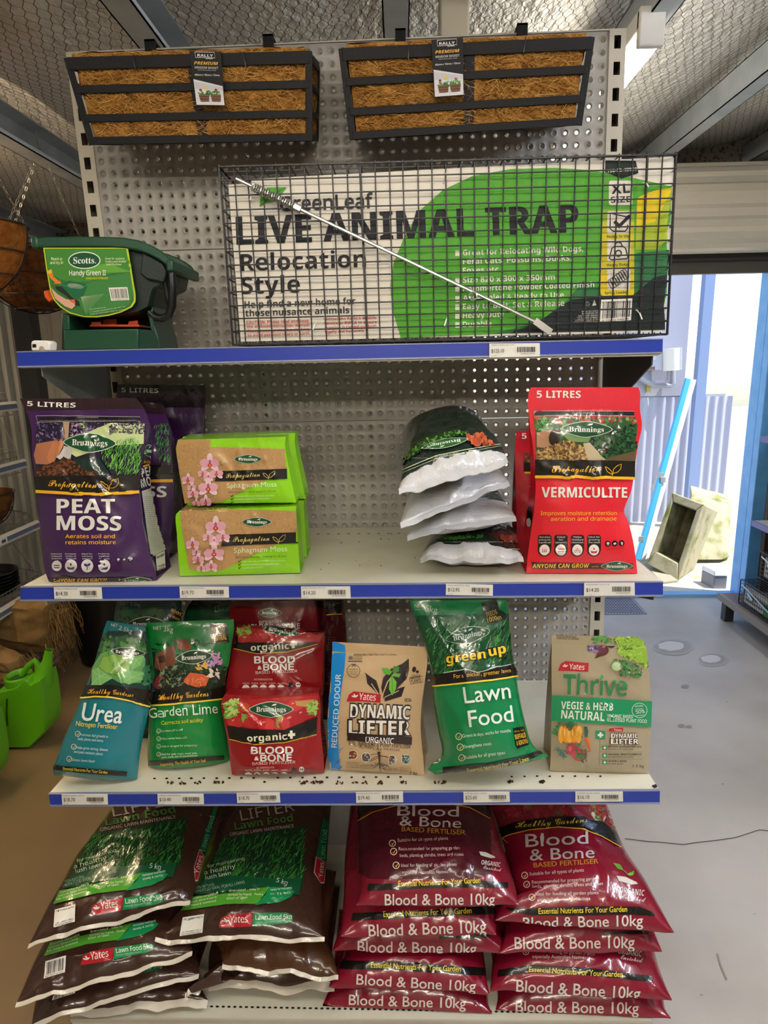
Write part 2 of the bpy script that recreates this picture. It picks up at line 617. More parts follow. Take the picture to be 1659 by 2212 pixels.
def corrugated(mb, p0, p1, z0, z1, mt, pitch=.09, depth=.018, vert=True, kind='trim'):
    """sheet from p0 to p1 (plan) with vertical ribs."""
    p0, p1 = np.array(p0, float), np.array(p1, float)
    L = np.linalg.norm(p1 - p0); d = (p1 - p0)/L; nn = np.array((-d[1], d[0]))
    pts = []
    s_ = 0.
    if kind == 'trim':
        while s_ < L:
            for a, q in ((0, 0), (.55, 0), (.62, 1), (.93, 1), (1., 0)):
                t = min(s_ + a*pitch, L); pts.append(p0 + d*t + nn*q*depth)
            s_ += pitch
    else:
        n = int(L/pitch*8)
        for i in range(n + 1):
            t = L*i/n; pts.append(p0 + d*t + nn*depth*.5*math.sin(2*math.pi*t/pitch))
    z0f = z0 if callable(z0) else (lambda p: z0)
    z1f = z1 if callable(z1) else (lambda p: z1)
    mb.grid([[(p[0], p[1], z0f(p)) for p in pts], [(p[0], p[1], z1f(p)) for p in pts]], mt)


DX0, DX1, DZ = .50, 2.17, 1.93                       # the doorway
mb = MB(); zr = lambda p: z_roof(p[0], 0) + .05
corrugated(mb, (XL, YB), (DX0, YB), 0, lambda p: z_roof(p[0], 0) - .06, M_CORR, .095, .02)
mb.box((XL, YB + .03, 0), (DX0, YB + .06, 2.6), M_CORR)
M_WALLDK = mat('dark_back_wall', '#4b4743', .7, bump=(60, .3), var=(8, '#3b3733', .4, .7))
mb.box((DX1 + .07, YB, 0), (XR, YB + .06, 2.8), M_WALLDK)
M_SPECK = mat('speckled_flashing', '#7a7168', .7, var=(60, '#463d36', .55, .62))
mb.box((DX0 - .1, YB - .01, 2.40), (XR, YB + .05, 2.9), M_SPECK)
mb.box((XL, YB - .012, z_roof(-1.9, 0) - .16), (DX0 - .1, YB, z_roof(-1.3, 0) + .02), M_SPECK)
mb.box((DX0 - .1, YB + .01, DZ), (XR, YB + .06, 2.45), M_WALLDK)
struct(mb, 'wall_back', smooth=False)
mb = MB(); corrugated(mb, (XL, YF_), (XL, YB), 0, lambda p: z_roof(XL, 0) + .06, M_CORR, .095, -.02); mb.box((XL - .06, YF_, 0), (XL - .03, YB, 2.6), M_CORR)
struct(mb, 'wall_left', smooth=False)
mb = MB(); mb.box((XR, YF_, 0), (XR + .06, YB, 2.9), M_CORR); struct(mb, 'wall_right', smooth=False)
mb = MB(); mb.box((XL - .06, YF_ - .06, 0), (XR + .06, YF_, 2.9), M_CORR); struct(mb, 'wall_front', smooth=False)
mb = MB(); mb.box((XL - .2, YF_ - .2, 2.74), (XR + .2, YB + .30, 2.78), M_CORR); struct(mb, 'roof', smooth=False)
mb = MB(); mb.box((XL + .02, YB - .10, 0), (XL + .12, YB - .005, 2.15), M_DARKST); struct(mb, 'trim_corner_post')
mb = MB()
for x in (-1.35, -.7):
    mb.box((x, YB - .07, 0), (x + .06, YB - .004, 2.1), M_DARKST)
struct(mb, 'trim_wall_posts')
# the roller door rolled up above the doorway
mb = MB(); cy, cz, R0 = YB - .17, 2.20, .20
prof = []
for k in range(73):
    a = math.radians(k*5); r = R0 + (.013 if (k % 6) in (2, 3, 4) else 0)
    prof.append((cy + r*math.cos(a), cz + r*math.sin(a)))
mb.grid([[(DX0 - .06, y, z) for y, z in prof], [(XR - .02, y, z) for y, z in prof]], mat('roller_curtain', '#dcd6c8', .45, .0))
for x in (DX0 - .06, XR - .02):
    mb.add([(x, y, z) for y, z in prof[:-1]], [tuple(range(72))], M_GALV)
rd = struct(mb, 'door_roller', angle=25)
mb = MB()
mb.box((DX0 - .05, YB - .05, DZ - .03), (XR, YB + .0, DZ + .075), mat('door_rail', '#54524f', .5, .2)); mb.box((DX0 - .05, YB - .075, DZ + .03), (XR, YB - .05, DZ + .05), M_DARKST)
struct(mb, 'bottom_rail', rd, bevel=.004)
M_BLUE = mat('blue_door_paint', '#66aeee', .4, var=(12, '#569fe2', .4, .7))
mb = MB(); mb.box((DX1, YB + .06, 0), (DX1 + .09, YB + .16, DZ + .06), M_BLUE); mb.box((DX1, YB - .004, 0), (DX1 + .075, YB + .06, DZ + .03), M_BLUE); mb.box((DX1 + .075, YB - .012, 0), (DX1 + .092, YB + .06, DZ + .03), mat('blue_door_edge', '#8b7b78', .5))
mb.box((DX0 - .08, YB + .06, 0), (DX0, YB + .16, DZ + .06), M_BLUE)
mb.box((DX0, YB + .09, -.02), (DX1, YB + .16, .02), mat('blue_sill', '#7fb3dd', .5))
struct(mb, 'door_1_frame', bevel=.004)

# ------------------------------------------------------------------ fluorescent battens and added fill lamps
def batten(label, c, L, along, k_=1., colour='#fff4e2', w=.05, group='tube light battens under the roof'):
    M_TUBE = mat('lamp_diffuser_%d_%s' % (k_*100, colour[1:]), colour, .5, emit=LAMP_W*k_)
    t = thing('ceiling_light', label, 'light', c, group)
    h = .05
    dx, dy = (L/2, w) if along == 'x' else (w, L/2)
    mb = MB(); mb.box((c[0] - dx, c[1] - dy, c[2]), (c[0] + dx, c[1] + dy, c[2] + h), M_WHITE); mb.build('housing', t, bevel=.005)
    mb = MB(); k = .006
    mb.box((c[0] - dx + (.04 if along == 'x' else k), c[1] - dy + (.012 if along == 'y' else k), c[2] - .038), (c[0] + dx - (.04 if along == 'x' else k), c[1] + dy - (.012 if along == 'y' else k), c[2] - .001), M_TUBE); mb.build('diffuser', t, bevel=.008)
    for s_ in (-1, 1):
        mb = MB()
        e = s_*(L/2 - .006)
        if along == 'x': mb.box((c[0] + e - .012, c[1] - w, c[2] - .041), (c[0] + e + .012, c[1] + w, c[2] + .052), M_WHITE)
        else: mb.box((c[0] - w, c[1] + e - .012, c[2] - .041), (c[0] + w, c[1] + e + .012, c[2] + .052), M_WHITE)
        mb.build('end_cap', t, bevel=.004)
    return t


p = PZ(1408, 62, z_roof(.85, 0) - .165)
batten('white fluorescent batten light under the roof beam, right of the shelving unit', (p[0], p[1] + .60, p[2]), 1.2, 'y', .6, w=.034)
batten('white tube light batten hung crosswise in front of the shelving, over the viewer', (-.12, .42, 2.17), 1.9, 'x', KEY)
batten('added fill lamp in batten form, out of view at the rear of the room, behind the viewer', (.2, -1.3, 2.17), 1.6, 'x', 2.3)  # added unseen lamp, fills the shelves from the front
batten('added fill lamp in batten form, out of view above the wire racks on the left', (-1.64, 1.95, 2.04), 1.2, 'y', 1.3, '#ffdfb4')  # warm lamp added out of view to brighten the left wall and rack
batten('added fill lamp in batten form, out of view over the right hand aisle', (1.75, .7, 2.30), 1.5, 'y', 2.4, '#eef2ff')  # cool lamp added out of view to lift the right hand floor

# ------------------------------------------------------------------ outside the door
M_FENCE = mat('white_fence_sheet', '#dedcd8', .5)
M_GROUND = mat('outside_ground', '#b5ab95', .8, var=(9, '#8a8a62', .5, .7), bump=(40, .5))
mb = MB(); mb.box((-3, YB + .14, -.12), (9, 12, -.02), M_GROUND)
mb.box((.2, YB + .14, -.02), (3.2, YB + .42, -.005), mat('apron', '#cfc6b2', .7)); struct(mb, 'ground')
mb = MB(); corrugated(mb, (1.55, 6.0), (3.05, 6.0), -.1, lambda p: 1.12, mat('grey_fence_sheet', '#a7abc0', .5), .076, .018, kind='sine'); mb.box((1.5, 6.03, 1.08), (3.0, 6.07, 1.14), M_GALV)
struct(mb, 'fence_grey', angle=60)
mb = MB(); corrugated(mb, (2.98, 6.25), (5.6, 7.3), -.1, 1.0, M_FENCE, .1, .03, kind='sine')
struct(mb, 'fence_white', angle=60)
mb = MB(); mb.box((2.62, 5.75, 0), (2.7, 5.83, 2.9), mat('blue_grey_post', '#8095bd', .5)); struct(mb, 'trim_outside_post')
# neighbouring wall with the electricity meter
M_NB = mat('pale_sheet_wall', '#a4a7b8', .5)
mb = MB(); mb.box((1.5, 6.0, 1.13), (2.62, 6.06, 2.9), M_NB); mb.box((1.95, 5.985, 1.1), (1.99, 6.0, 2.9), M_GALV); struct(mb, 'wall_outside')

# ------------------------------------------------------------------ the shelving unit
YP = 1.603
D = {1: 1.2571, 2: 1.1652, 3: 1.1387, 4: 1.097}
ZS = {1: 1.4949, 2: 1.0611, 3: .6421, 4: .14}
XO = {1: -.0179, 2: -.0212, 3: -.0071, 4: -.006}
M_RAIL = mat('blue_price_rail', '#22379a', .3, spec=.5)
M_RAILE = mat('price_rail_edge', '#8d93ad', .3, .3)


def lean(x, z):
    k = min(max((z - 1.5)/.64, 0), 1)
    return x - .0185*(z - 1.46), z + .0095*x*k


unit = thing('shelving_unit', 'grey metal shelving unit with perforated back and blue price rails', 'shelving unit', (0, YP, 0))
# uprights with slots
for s_ in (-1, 1):
    mb = MB()
    xa, xb = sorted((s_*.567, s_*.602)); xm = (xa + xb)/2
    n = 43; z0, dz = .0, .0497
    for i in range(n):
        za, zb = z0 + i*dz, z0 + (i + 1)*dz
        hx0, hx1, h0, h1 = xm - .007, xm + .007, za + .012, za + .037
        for q in ((xa, za, hx0, zb), (hx1, za, xb, zb), (hx0, za, hx1, h0), (hx0, h1, hx1, zb)):
            P = [lean(q[0], q[1]), lean(q[2], q[1]), lean(q[2], q[3]), lean(q[0], q[3])]
            mb.quad(*[(x, YP - .004, z) for x, z in P], M_CREAM)
        P = [lean(hx0, h1 - .006), lean(hx0 + .005, h1 - .006), lean(hx0 + .005, h1), lean(hx0, h1)]
    top = n*dz
    for xx in (xa, xb):
        mb.quad(*[(lean(xx, z)[0], y, lean(xx, z)[1]) for y, z in ((YP - .004, 0), (YP + .05, 0), (YP + .05, top), (YP - .004, top))], M_CREAM)
    mb.quad(*[(lean(x, z)[0], YP + .05, lean(x, z)[1]) for x, z in ((xa, 0), (xb, 0), (xb, top), (xa, top))], M_DARKST)
    mb.quad(*[(lean(x, top)[0], y, lean(x, top)[1]) for x, y in ((xa, YP - .004), (xb, YP - .004), (xb, YP + .05), (xa, YP + .05))], M_CREAM)
    mb.build('upright', unit, smooth=False)

# perforated back panels
NC = 45; PW = 1.134; cw = PW/NC


def perforated(z0, z1, rows):
    mb = MB(); k = mb.m(M_PANEL)
    ch = (z1 - z0 - .006)/rows
    ang = [math.radians(225 + 30*i) for i in range(12)]
    for r in range(rows):
        for c in range(NC):
            xc, zc = -PW/2 + (c + .5)*cw, z0 + .003 + (r + .5)*ch
            V = []
            for a in ang:
                ca, sa = math.cos(a), math.sin(a); m_ = max(abs(ca), abs(sa))
                V.append((xc + ca/m_*cw/2, 0, zc + sa/m_*ch/2))
            for rad, dy in ((.0082, 0), (.0066, -.0012), (.0050, .0012), (.0035, .0030)):
                V += [(xc + math.cos(a)*rad, dy, zc + math.sin(a)*rad) for a in ang]
            o = len(mb.v)
            for x, dy, z in V:
                x, z = lean(x, z); mb.v.append((x, YP + dy, z))
            for q in range(4):
                for i in range(12):
                    j = (i + 1) % 12
                    mb.f.append([o + q*12 + i, o + q*12 + j, o + q*12 + 12 + j, o + q*12 + 12 + i]); mb.mi.append(k)
    # folded edges
    for za, zb in ((z0, z0 + .003), (z1 - .003, z1)):
        mb.quad(*[(lean(x, z)[0], YP, lean(x, z)[1]) for x, z in ((-PW/2, za), (PW/2, za), (PW/2, zb), (-PW/2, zb))], M_PANEL)
    for z in (z0, z1):
        mb.quad(*[(lean(x, z)[0], y, lean(x, z)[1]) for x, y in ((-PW/2, YP), (PW/2, YP), (PW/2, YP + .012), (-PW/2, YP + .012))], M_PANEL)
    return mb.build('back_panel', unit, angle=50)


for z0, z1, rows in ((1.7255, 2.1345, 16), (1.3275, 1.7235, 16), (.9295, 1.3255, 16), (.6, .9275, 13)):
    perforated(z0, z1, rows)
mb = MB(); mb.box((-PW/2, YP, .05), (PW/2, YP + .01, .597), M_PANEL); mb.build('back_panel', unit)
mb = MB()
mb.quad(*[(lean(x, z)[0], y, lean(x, z)[1]) for x, y, z in ((-.602, YP - .003, 2.1355), (.602, YP - .003, 2.1355), (.602, YP + .02, 2.1355), (-.602, YP + .02, 2.1355))], M_CREAM)
mb.quad(*[(lean(x, z)[0], YP - .003, lean(x, z)[1]) for x, z in ((-.602, 2.1345), (.602, 2.1345), (.602, 2.1375), (-.602, 2.1375))], M_CREAM)
mb.build('top_strip', unit, smooth=False)

FACE = {1: ((36, 759), (1432, 731), (1431, 763.5), (39, 794)), 2: ((44.6, 1267), (1432.5, 1256), (1432, 1287.6), (44, 1298)), 3: ((105, 1714), (1425.6, 1706.6), (1425, 1735.7), (109, 1741))}
SHELF = {}
for i in (1, 2, 3):
    y = D[i]
    TL, TR, BR, BL = [PY(a, b, y) for a, b in FACE[i]]
    z = ZS[i]
    ztl, ztr = TL[2], TR[2]
    mb = MB()
    th = .004
    bl, br = np.array((-.585 + XO[i]*.3, YP - .005, (ztl + ztr)/2)), np.array((.585 + XO[i]*.3, YP - .005, (ztl + ztr)/2))
    fl_, fr_ = TL + (0, .004, -.0012), TR + (0, .004, -.0012)
    dn = np.array((0, 0, -.03))
    mb.hexa([fl_ + dn, fr_ + dn, br + dn, bl + dn, fl_, fr_, br, bl], M_SHELF)
    so = mb
    SHELF[i] = (TL, TR, bl, br)
    pr = Print(mb, ink=paper, step=50)
    if i == 3:
        pr.frame(460, 1280, 3.6065)
        for x, y_ in [(x, 1449 - (x - 35)*.006) for x in (-455, -360, -262, -168, -70, 30, 128, 222, 318, 506, 603, 698, 794, 889, 985, 1081, 1175, 1271, 1366, 1462)] + [(402, 1478)]:
            pr.ell(x, y_, 11, 7, '#14110f')
        rg = random.Random(5)
        for x in (-330, -240, -120, 30, 60, 700, 720, 790, 830, 850, 990, 1110, 1180, 1300, 1310, 1490, 1750, 1790):
            pr.scatter([(x - 25, 1474), (x + 25, 1474), (x + 25, 1494), (x - 25, 1494)], 7, 9, ['#38221b', '#4a2f26'], 'blob', rg)
        pr.frame(1080, 1280, 3.95)
        for x, y_ in ((100, 1575), (210, 1573), (317, 1570), (425, 1572), (535, 1570), (640, 1570), (750, 1572), (857, 1571)):
            pr.ell(x, y_, 11, 7, '#1a1715')
        for x in (80, 360): pr.scatter([(x - 28, 1608), (x + 28, 1608), (x + 28, 1628), (x - 28, 1628)], 14, 10, ['#38221b'], 'blob', rg)
        pr.scatter([(1300, 1640), (1345, 1650), (1345, 1680), (1310, 1670)], 12, 12, ['#2c1a15'], 'blob', rg)
    if i == 2:
        pr.frame(340, 780, 3.7705)
        rg = random.Random(3)
        pr.scatter([(1250, 1420), (2100, 1400), (2100, 1700), (1250, 1720)], 26, 5, ['#6b5c48', '#4a4034'], 'blob', rg)
        for k in range(9): pr.rect(1300 + k*82, 1411 - k*.8, 1322 + k*82, 1416 - k*.8, '#3c372f')
    sh = mb.build('shelf', unit, smooth=False)
    mb = MB()
    h = np.array((0, .004, 0))
    e1, e2 = .12, .88
    A = lambda u, v: (TL*(1 - u) + TR*u)*(1 - v) + (BL*(1 - u) + BR*u)*v
    g = [(0, .07, M_RAILE, -.001), (.07, .9, M_RAIL, 0), (.9, 1, M_RAILE, -.002)]
    for v0, v1, mt, dy in g:
        a, b, c, d = A(0, v1), A(1, v1), A(1, v0), A(0, v0)
        o = np.array((0, dy, 0))
        mb.hexa([a + o, b + o, b + h, a + h, d + o, c + o, c + h, d + h], mt)
    mb.build('price_rail', sh, smooth=False)
    for s_ in (-1, 1):
        x = s_*.583 + XO[i]*.5
        mb = MB(); zt = (ztl if s_ < 0 else ztr) - .012
        mb.prism([(x, YP - .01, zt), (x, y + .03, zt), (x, y + .03, zt - .035), (x + .004*s_, YP - .10, zt - .125), (x + .004*s_, YP - .01, zt - .14)], (.003, 0, 0), M_GALV if s_ < 0 else M_DARKST)
        mb.build('bracket', sh, smooth=False)


def zshelf(i, x, y):
    if i == 4:
        return .1412
    TL, TR, bl, br = SHELF[i]
    u = min(max((x - TL[0])/(TR[0] - TL[0]), 0), 1); v = min(max((y - TL[1])/(YP - TL[1]), 0), 1)
    f_ = TL[2]*(1 - u) + TR[2]*u - .0012
    return f_*(1 - v) + bl[2]*v


# base deck
mb = MB()
mb.box((-.604, D[4], .06), (.596, YP, .14), M_SHELF)
mb.box((-.604, D[4] - .004, .132), (.596, D[4], .141), M_CREAM)
mb.box((-.60, D[4] + .03, 0), (.592, D[4] + .036, .06), M_CREAM)
pr = Print(mb, ink=paper, step=60)
for k in range(96):
    x = 432 + k*12.55
    pr.ell(x, 2174.5 + (x - 432)*.018, 3.6, 2.2, '#171412')
mb.build('base_deck', unit, smooth=False)

# price tickets in the rails
def ticket(i, q, price, what, extra=''):
    x0, y0, x1, y1, x2, y2, x3, y3 = q
    y = D[i] - .003
    P = [PY(x0, y0, y), PY(x1, y1, y), PY(x2, y2, y), PY(x3, y3, y)]
    mb = MB(); d = np.array((0, .0012, 0))
    mb.hexa([P[3], P[2], P[2] + d, P[3] + d, P[0], P[1], P[1] + d, P[0] + d], mat('ticket_paper', '#d6d4cc', .5))
    c = (P[0] + P[1] + P[2] + P[3])/4
    pr = Print(mb, ink=paper)
    a = [np.array((x0, y0), float), np.array((x1, y1), float), np.array((x2, y2), float), np.array((x3, y3), float)]
    at = lambda u, v: (a[0]*(1 - u) + a[1]*u)*(1 - v) + (a[3]*(1 - u) + a[2]*u)*v
    pr.text(price, at(.04, .66), at(.29, .66), '#2a2a2e', 'sb' if 0 else 'r', h=8)
    pr.text(what.upper(), at(.03, .15), at(.5, .15), '#55545a', 's', h=2.4)
    pr.text('x1 %d' % (len(what)*3), at(.04, .93), at(.14, .93), '#55545a', 's', h=2)
    if extra != 'nobar':
        V, Fs = [], []; rg = random.Random(int(x0)); u = .55
        while u < .9:
            w = rg.choice((.008, .012, .018)); k = len(V)
            V += [at(u, .27), at(u + w, .27), at(u + w, .66), at(u, .66)]; Fs.append((k, k + 1, k + 2, k + 3)); u += w + rg.choice((.006, .010, .014))
        pr.put(np.array(V), Fs, '#232326', split=False)
        pr.text('9310522' + str(100000 + int(x0)*37)[-6:], at(.62, .82), at(.9, .82), '#3a3a3e', h=2.6)
    o = mb.build('price_ticket', smooth=False)
    loc = c
    return tag(o, 'white price ticket reading %s on the %s blue rail' % (price, {1: 'top', 2: 'middle', 3: 'lower'}[i]) if extra in ('', 'nobar') else extra, 'price ticket', 'price tickets on the blue rails')


ticket(1, (1057, 742, 1166, 741, 1166.5, 770, 1057, 772.5), '$125.10', 'trap possum cat')
ticket(2, (116, 1269, 219, 1269, 221, 1294, 117.5, 1294), '$14.30', 'peatmoss')
ticket(2, (387.5, 1267.5, 494, 1267.5, 494.7, 1291, 389, 1292), '$19.70', 'sphagnum moss')
ticket(2, (650, 1267, 756.5, 1266.7, 757.5, 1292.5, 651, 1293), '$14.20', 'seed raising block', 'white price ticket reading $14.20 under the gap in the middle of the shelf')
ticket(2, (963.5, 1261, 1065, 1263.5, 1064.5, 1287, 963, 1285.5), '$12.95', 'seed raising mix')
ticket(2, (1262, 1259.5, 1371, 1259, 1371.5, 1286.5, 1261.5, 1287.5), '$14.20', 'vermiculite', 'white price ticket reading $14.20 without barcode below the red vermiculite pouch')
ticket(3, (133, 1716, 232, 1715.5, 233, 1738, 134.5, 1738.5), '$18.70', 'fertilizer urea', 'white price ticket reading $18.70 below the teal urea bag')
ticket(3, (340, 1715.5, 439.5, 1715, 440.5, 1737.5, 341, 1738), '$10.40', 'lime garden')
ticket(3, (511, 1713, 604, 1711.5, 605.5, 1733.5, 512.5, 1735), '$18.70', 'fertilizer bloodbone', 'white price ticket reading $18.70 below the red blood and bone pouch')
ticket(3, (769, 1711.5, 870.5, 1710, 871, 1733, 769.5, 1734.5), '$19.45', 'fertilizer dyn lifter')
ticket(3, (1001, 1711, 1100.5, 1710.5, 1101.5, 1732.5, 1001.5, 1734), '$25.60', 'fertilizer lawn')
ticket(3, (1243, 1710.5, 1345.5, 1710.5, 1346, 1731.5, 1243, 1732.5), '$16.10', 'thrive vegie herb')


# ------------------------------------------------------------------ bags and pouches
def curve(pts, ts, t):
    """Catmull-Rom through pts at parameters ts, sampled at t."""
    pts = np.asarray(pts, float); n = len(pts)
    m_ = np.zeros_like(pts)
    for i in range(n):
        a, b = max(i - 1, 0), min(i + 1, n - 1)
        m_[i] = (pts[b] - pts[a])/(ts[b] - ts[a])
    k = min(max(np.searchsorted(ts, t) - 1, 0), n - 2)
    h = ts[k + 1] - ts[k]; x = (t - ts[k])/h
    return (2*x**3 - 3*x*x + 1)*pts[k] + (x**3 - 2*x*x + x)*h*m_[k] + (3*x*x - 2*x**3)*pts[k + 1] + (x**3 - x*x)*h*m_[k + 1]


def ridge(x, y, s):
    n = noise.noise(Vector((x, y, s)))
    return max(0., 1 - abs(n)/.11)


class Bag:
    """A filled film bag. The outline comes from rows of left/right points (bottom to top, or front to back when lying)."""
    def __init__(s, name, label, cat, group, rows, plane, frame=(0, 0, 1.), lying=False, thick=0., bulge=.03, back=.03, film_='#444444', back_film=None, side_film=None,
                 head=None, head_film=None, foot=None, foot_film=None, ext=0., wr=1., seed=1, nu=34, nv=44, front_r=.2, hp=2.4, shelf=0, part='pouch', lip=0., wavy=0., over=()):
        ox, oy, sc = frame
        y0, sx, ln = plane
        rows = [[(ox + r[0]/sc, oy + r[1]/sc), (ox + r[2]/sc, oy + r[3]/sc)] for r in rows]
        a, b = rows[0]
        if lying:
            n = np.array((-sx, -ln, 1.)); n /= np.linalg.norm(n)
            m0 = PZ((a[0] + b[0])/2, (a[1] + b[1])/2, y0)
        else:
            n = np.array((sx, -1., ln)); n /= np.linalg.norm(n)
            m0 = PY((a[0] + b[0])/2, (a[1] + b[1])/2, y0)
        L = [PP(*r[0], m0, n) for r in rows]; R_ = [PP(*r[1], m0, n) for r in rows]
        if ext:
            up = np.array((0, 1., ln)) if lying else np.array((0, ln, 1.))
            for q in (.5, 1.): 
                L.append(L[len(rows) - 1] + up*ext*q); R_.append(R_[len(rows) - 1] + up*ext*q)
        M = [(p + q)/2 for p, q in zip(L, R_)]
        ts = [0.]
        for i in range(1, len(M)): ts.append(ts[-1] + np.linalg.norm(M[i] - M[i - 1]))
        ts = np.array(ts)/ts[-1]; length = sum(np.linalg.norm(M[i] - M[i-1]) for i in range(1, len(M)))
        s.length = length
        width = np.linalg.norm(R_[0] - L[0])
        loc = m0.copy()
        s.t = thing(name, label, cat, loc, group)
        vs = [(i/nv)**(1.5 if lying else 1.) for i in range(nv + 1)]
        us = [.5 - .5*math.cos(math.pi*i/nu)*(1. if not lying else 1.) for i in range(nu + 1)]
        us = [.35*(i/nu) + .65*u for i, u in enumerate(us)]
        hd = head if head else 1.01
        front, backg = [], []
        ec = []
        for v in vs:
            l, r = curve(L, ts, v), curve(R_, ts, v)
            fr, bk = [], []
            if lying:
                x = min(v/front_r, 1.)
                vp = (1 - (1 - x)**2.3)**.55
                y = min((1 - v)/.22, 1.); vp *= (1 - (1 - y)**2.3)**.5 if y < 1 else 1
                tp = 0.
            else:
                if thick:
                    vp = (1 - (1 - min(v/.16, 1))**2)*(1 - min(v/hd, 1)**2.2)
                    tp = thick*(1 - min(v/hd, 1.)**2.0)
                else:
                    vp = (1 - (1 - min(v/.2, 1))**2.2)**.6*max(0., 1 - min(v/hd, 1)**3.2)
                    tp = .002
            for u in us:
                e = abs(2*u - 1)
                hpv = max(0., 1 - e**hp)**(.62 if (lying or not thick) else 1.)
                p = l*(1 - u) + r*u
                if wavy: p = p + n*(wavy*math.exp(-v/.14)*(noise.noise(Vector((u*4.2, seed*2.3, 0)))*1.5 + noise.noise(Vector((u*11, seed*4.1, 2)))*.5))
                w = 0.
                if wr:
                    X, Y = u*width, v*length
                    w += .0026*noise.noise(Vector((X*16, Y*11, seed*3.7)))
                    w += .0040*ridge(X*11 + 3*noise.noise(Vector((X*6, Y*6, seed))), Y*7, seed*1.3)*min(1., 3*min(u, 1 - u) + .25)
                    w += .0007*noise.noise(Vector((X*60, Y*36, seed*1.9)))
                    if lying:
                        w += .0032*math.exp(-v/.12)*noise.noise(Vector((X*46, Y*9, seed*5.)))
                    else:
                        w += .0016*math.exp(-(1 - v)/.16)*noise.noise(Vector((X*9, Y*60, seed*5.)))
                    w *= wr*min(1., 10*min(u, 1 - u) + .12)
                    if thick or not lying: w *= min(1, v*9 + .12)
                sag = 0.
                fr.append(p + n*(bulge*hpv*vp + w*(.35 + .65*min(1, vp*3))))
                bk.append(p - n*(tp + back*hpv*vp) - n*.0012)
            front.append(fr); backg.append(bk)
        front, backg = np.array(front), np.array(backg)
        if shelf:
            for A_ in (front, backg):
                for q in A_.reshape(-1, 3):
                    q[2] = max(q[2], zshelf(shelf, q[0], q[1]) + .0016)
                    q[1] = min(q[1], YP - .006)
        for o_ in over:
            tr = o_.top_tree()
            for A_ in (front, backg):
                for q in A_.reshape(-1, 3):
                    h_ = tr.ray_cast(Vector((q[0], q[1], 2.)), Vector((0, 0, -1)))[0]
                    if h_ is not None and q[2] < h_.z + .005: q[2] = h_.z + .005 + (.0 if A_ is backg else min(.0014, max(0, q[2] - h_.z + .004)*.2))
        s.front, s.back = front, backg
        vs = np.array(vs)
        kf = int(np.searchsorted(vs, foot)) if foot else 0
        kh = int(np.searchsorted(vs, head)) if head_film else nv
        mf = film(film_)
        mbk = film(back_film or film_)
        s.body = MB()
        s.body.grid(front[kf:kh + 1], mf)
        s.nprint = len(s.body.f)
        s.body.grid(backg[kf:kh + 1], mbk, flip=True)
        if thick:
            for sd in (0, -1):
                g = MB()
                f_, b_ = front[:, sd], backg[:, sd]
                k = (b_ + f_)/2 + (np.array((1., 0, 0)) if sd == 0 else np.array((-1., 0, 0)))*np.clip(np.linalg.norm(b_ - f_, axis=1)*.16, 0, .02)[:, None]
                G = np.stack([b_, (b_ + k)/2*1., k, (f_ + k)/2, f_], 1) if sd == 0 else np.stack([f_, (f_ + k)/2, k, (b_ + k)/2, b_], 1)
                g.grid(G, film(side_film or film_))
                setattr(s, 'gl' if sd == 0 else 'gr', g)
        else:
            for sd in (0, -1):
                a_, b_ = front[kf:kh + 1, sd], backg[kf:kh + 1, sd]
                s.body.grid(np.stack([b_, a_] if sd == 0 else [a_, b_], 1), mf)
        # ends
        s.body.grid(np.stack([backg[kf], front[kf]]), mbk)
        if not (head_film and kh < nv):
            s.body.grid(np.stack([front[-1], backg[-1]]), mf)
        s.head = s.foot = None
        if head_film and kh < nv:
            s.head = MB(); s.head.grid(front[kh:], film(head_film)); s.head.grid(backg[kh:], film(back_film or head_film), flip=True); s.head.grid(np.stack([front[-1], backg[-1]]), film(head_film))
            for sd in (0, -1): s.head.grid(np.stack([backg[kh:, sd], front[kh:, sd]] if sd == 0 else [front[kh:, sd], backg[kh:, sd]], 1), film(head_film))
        if kf:
            s.foot = MB(); s.foot.grid(front[:kf + 1], film(foot_film or film_)); s.foot.grid(backg[:kf + 1], film(foot_film or back_film or film_), flip=True); s.foot.grid(np.stack([backg[0], front[0]]), film(foot_film or film_))
        if lip:
            upv = np.array((0, 1., ln)); upv /= np.linalg.norm(upv)
            e0 = front[0]; lipr = []
            for j, q in enumerate(e0):
                k = .8 + .35*noise.noise(Vector((us[j]*7, seed, 1)))
                lipr.append(q - upv*lip*k - n*lip*.45*k)
            lipr = np.array(lipr)
            if shelf: lipr[:, 2] = np.maximum(lipr[:, 2], [zshelf(shelf, q[0], q[1]) + .0016 for q in lipr])
            s.foot = s.foot or MB()
            fm = film(foot_film or film_)
            t_ = n*.0007
            s.foot.grid(np.stack([lipr + t_, e0 + t_*2]), fm); s.foot.grid(np.stack([lipr - t_, e0 - t_]), fm, flip=True); s.foot.grid(np.stack([lipr - t_, lipr + t_]), fm)
        s.part = part
        s.p = Print(s.body, *frame)
        s.ph = Print(s.head, *frame) if s.head else None
        s.pf = Print(s.foot, *frame) if s.foot else None
        s.pr = Print(s.gr, *frame) if thick else None
        s.pl = Print(s.gl, *frame) if thick else None

    def top_tree(s):
        m_ = MB(); m_.grid(s.front, film('#444444')); m_.grid(np.stack([s.back[0], s.front[0]]), film('#444444'))
        return BVHTree.FromPolygons([Vector(p) for p in m_.v], m_.f)

    def done(s):
        s.body.build(s.part + '_body', s.t, angle=70)
        if hasattr(s, 'gl'):
            s.gl.build('side_gusset', s.t, angle=70); s.gr.build('side_gusset', s.t, angle=70)
        if s.head: s.head.build('top_seal', s.t, angle=70)
        if s.foot: s.foot.build('bottom_seal', s.t, angle=70)
        return s.t


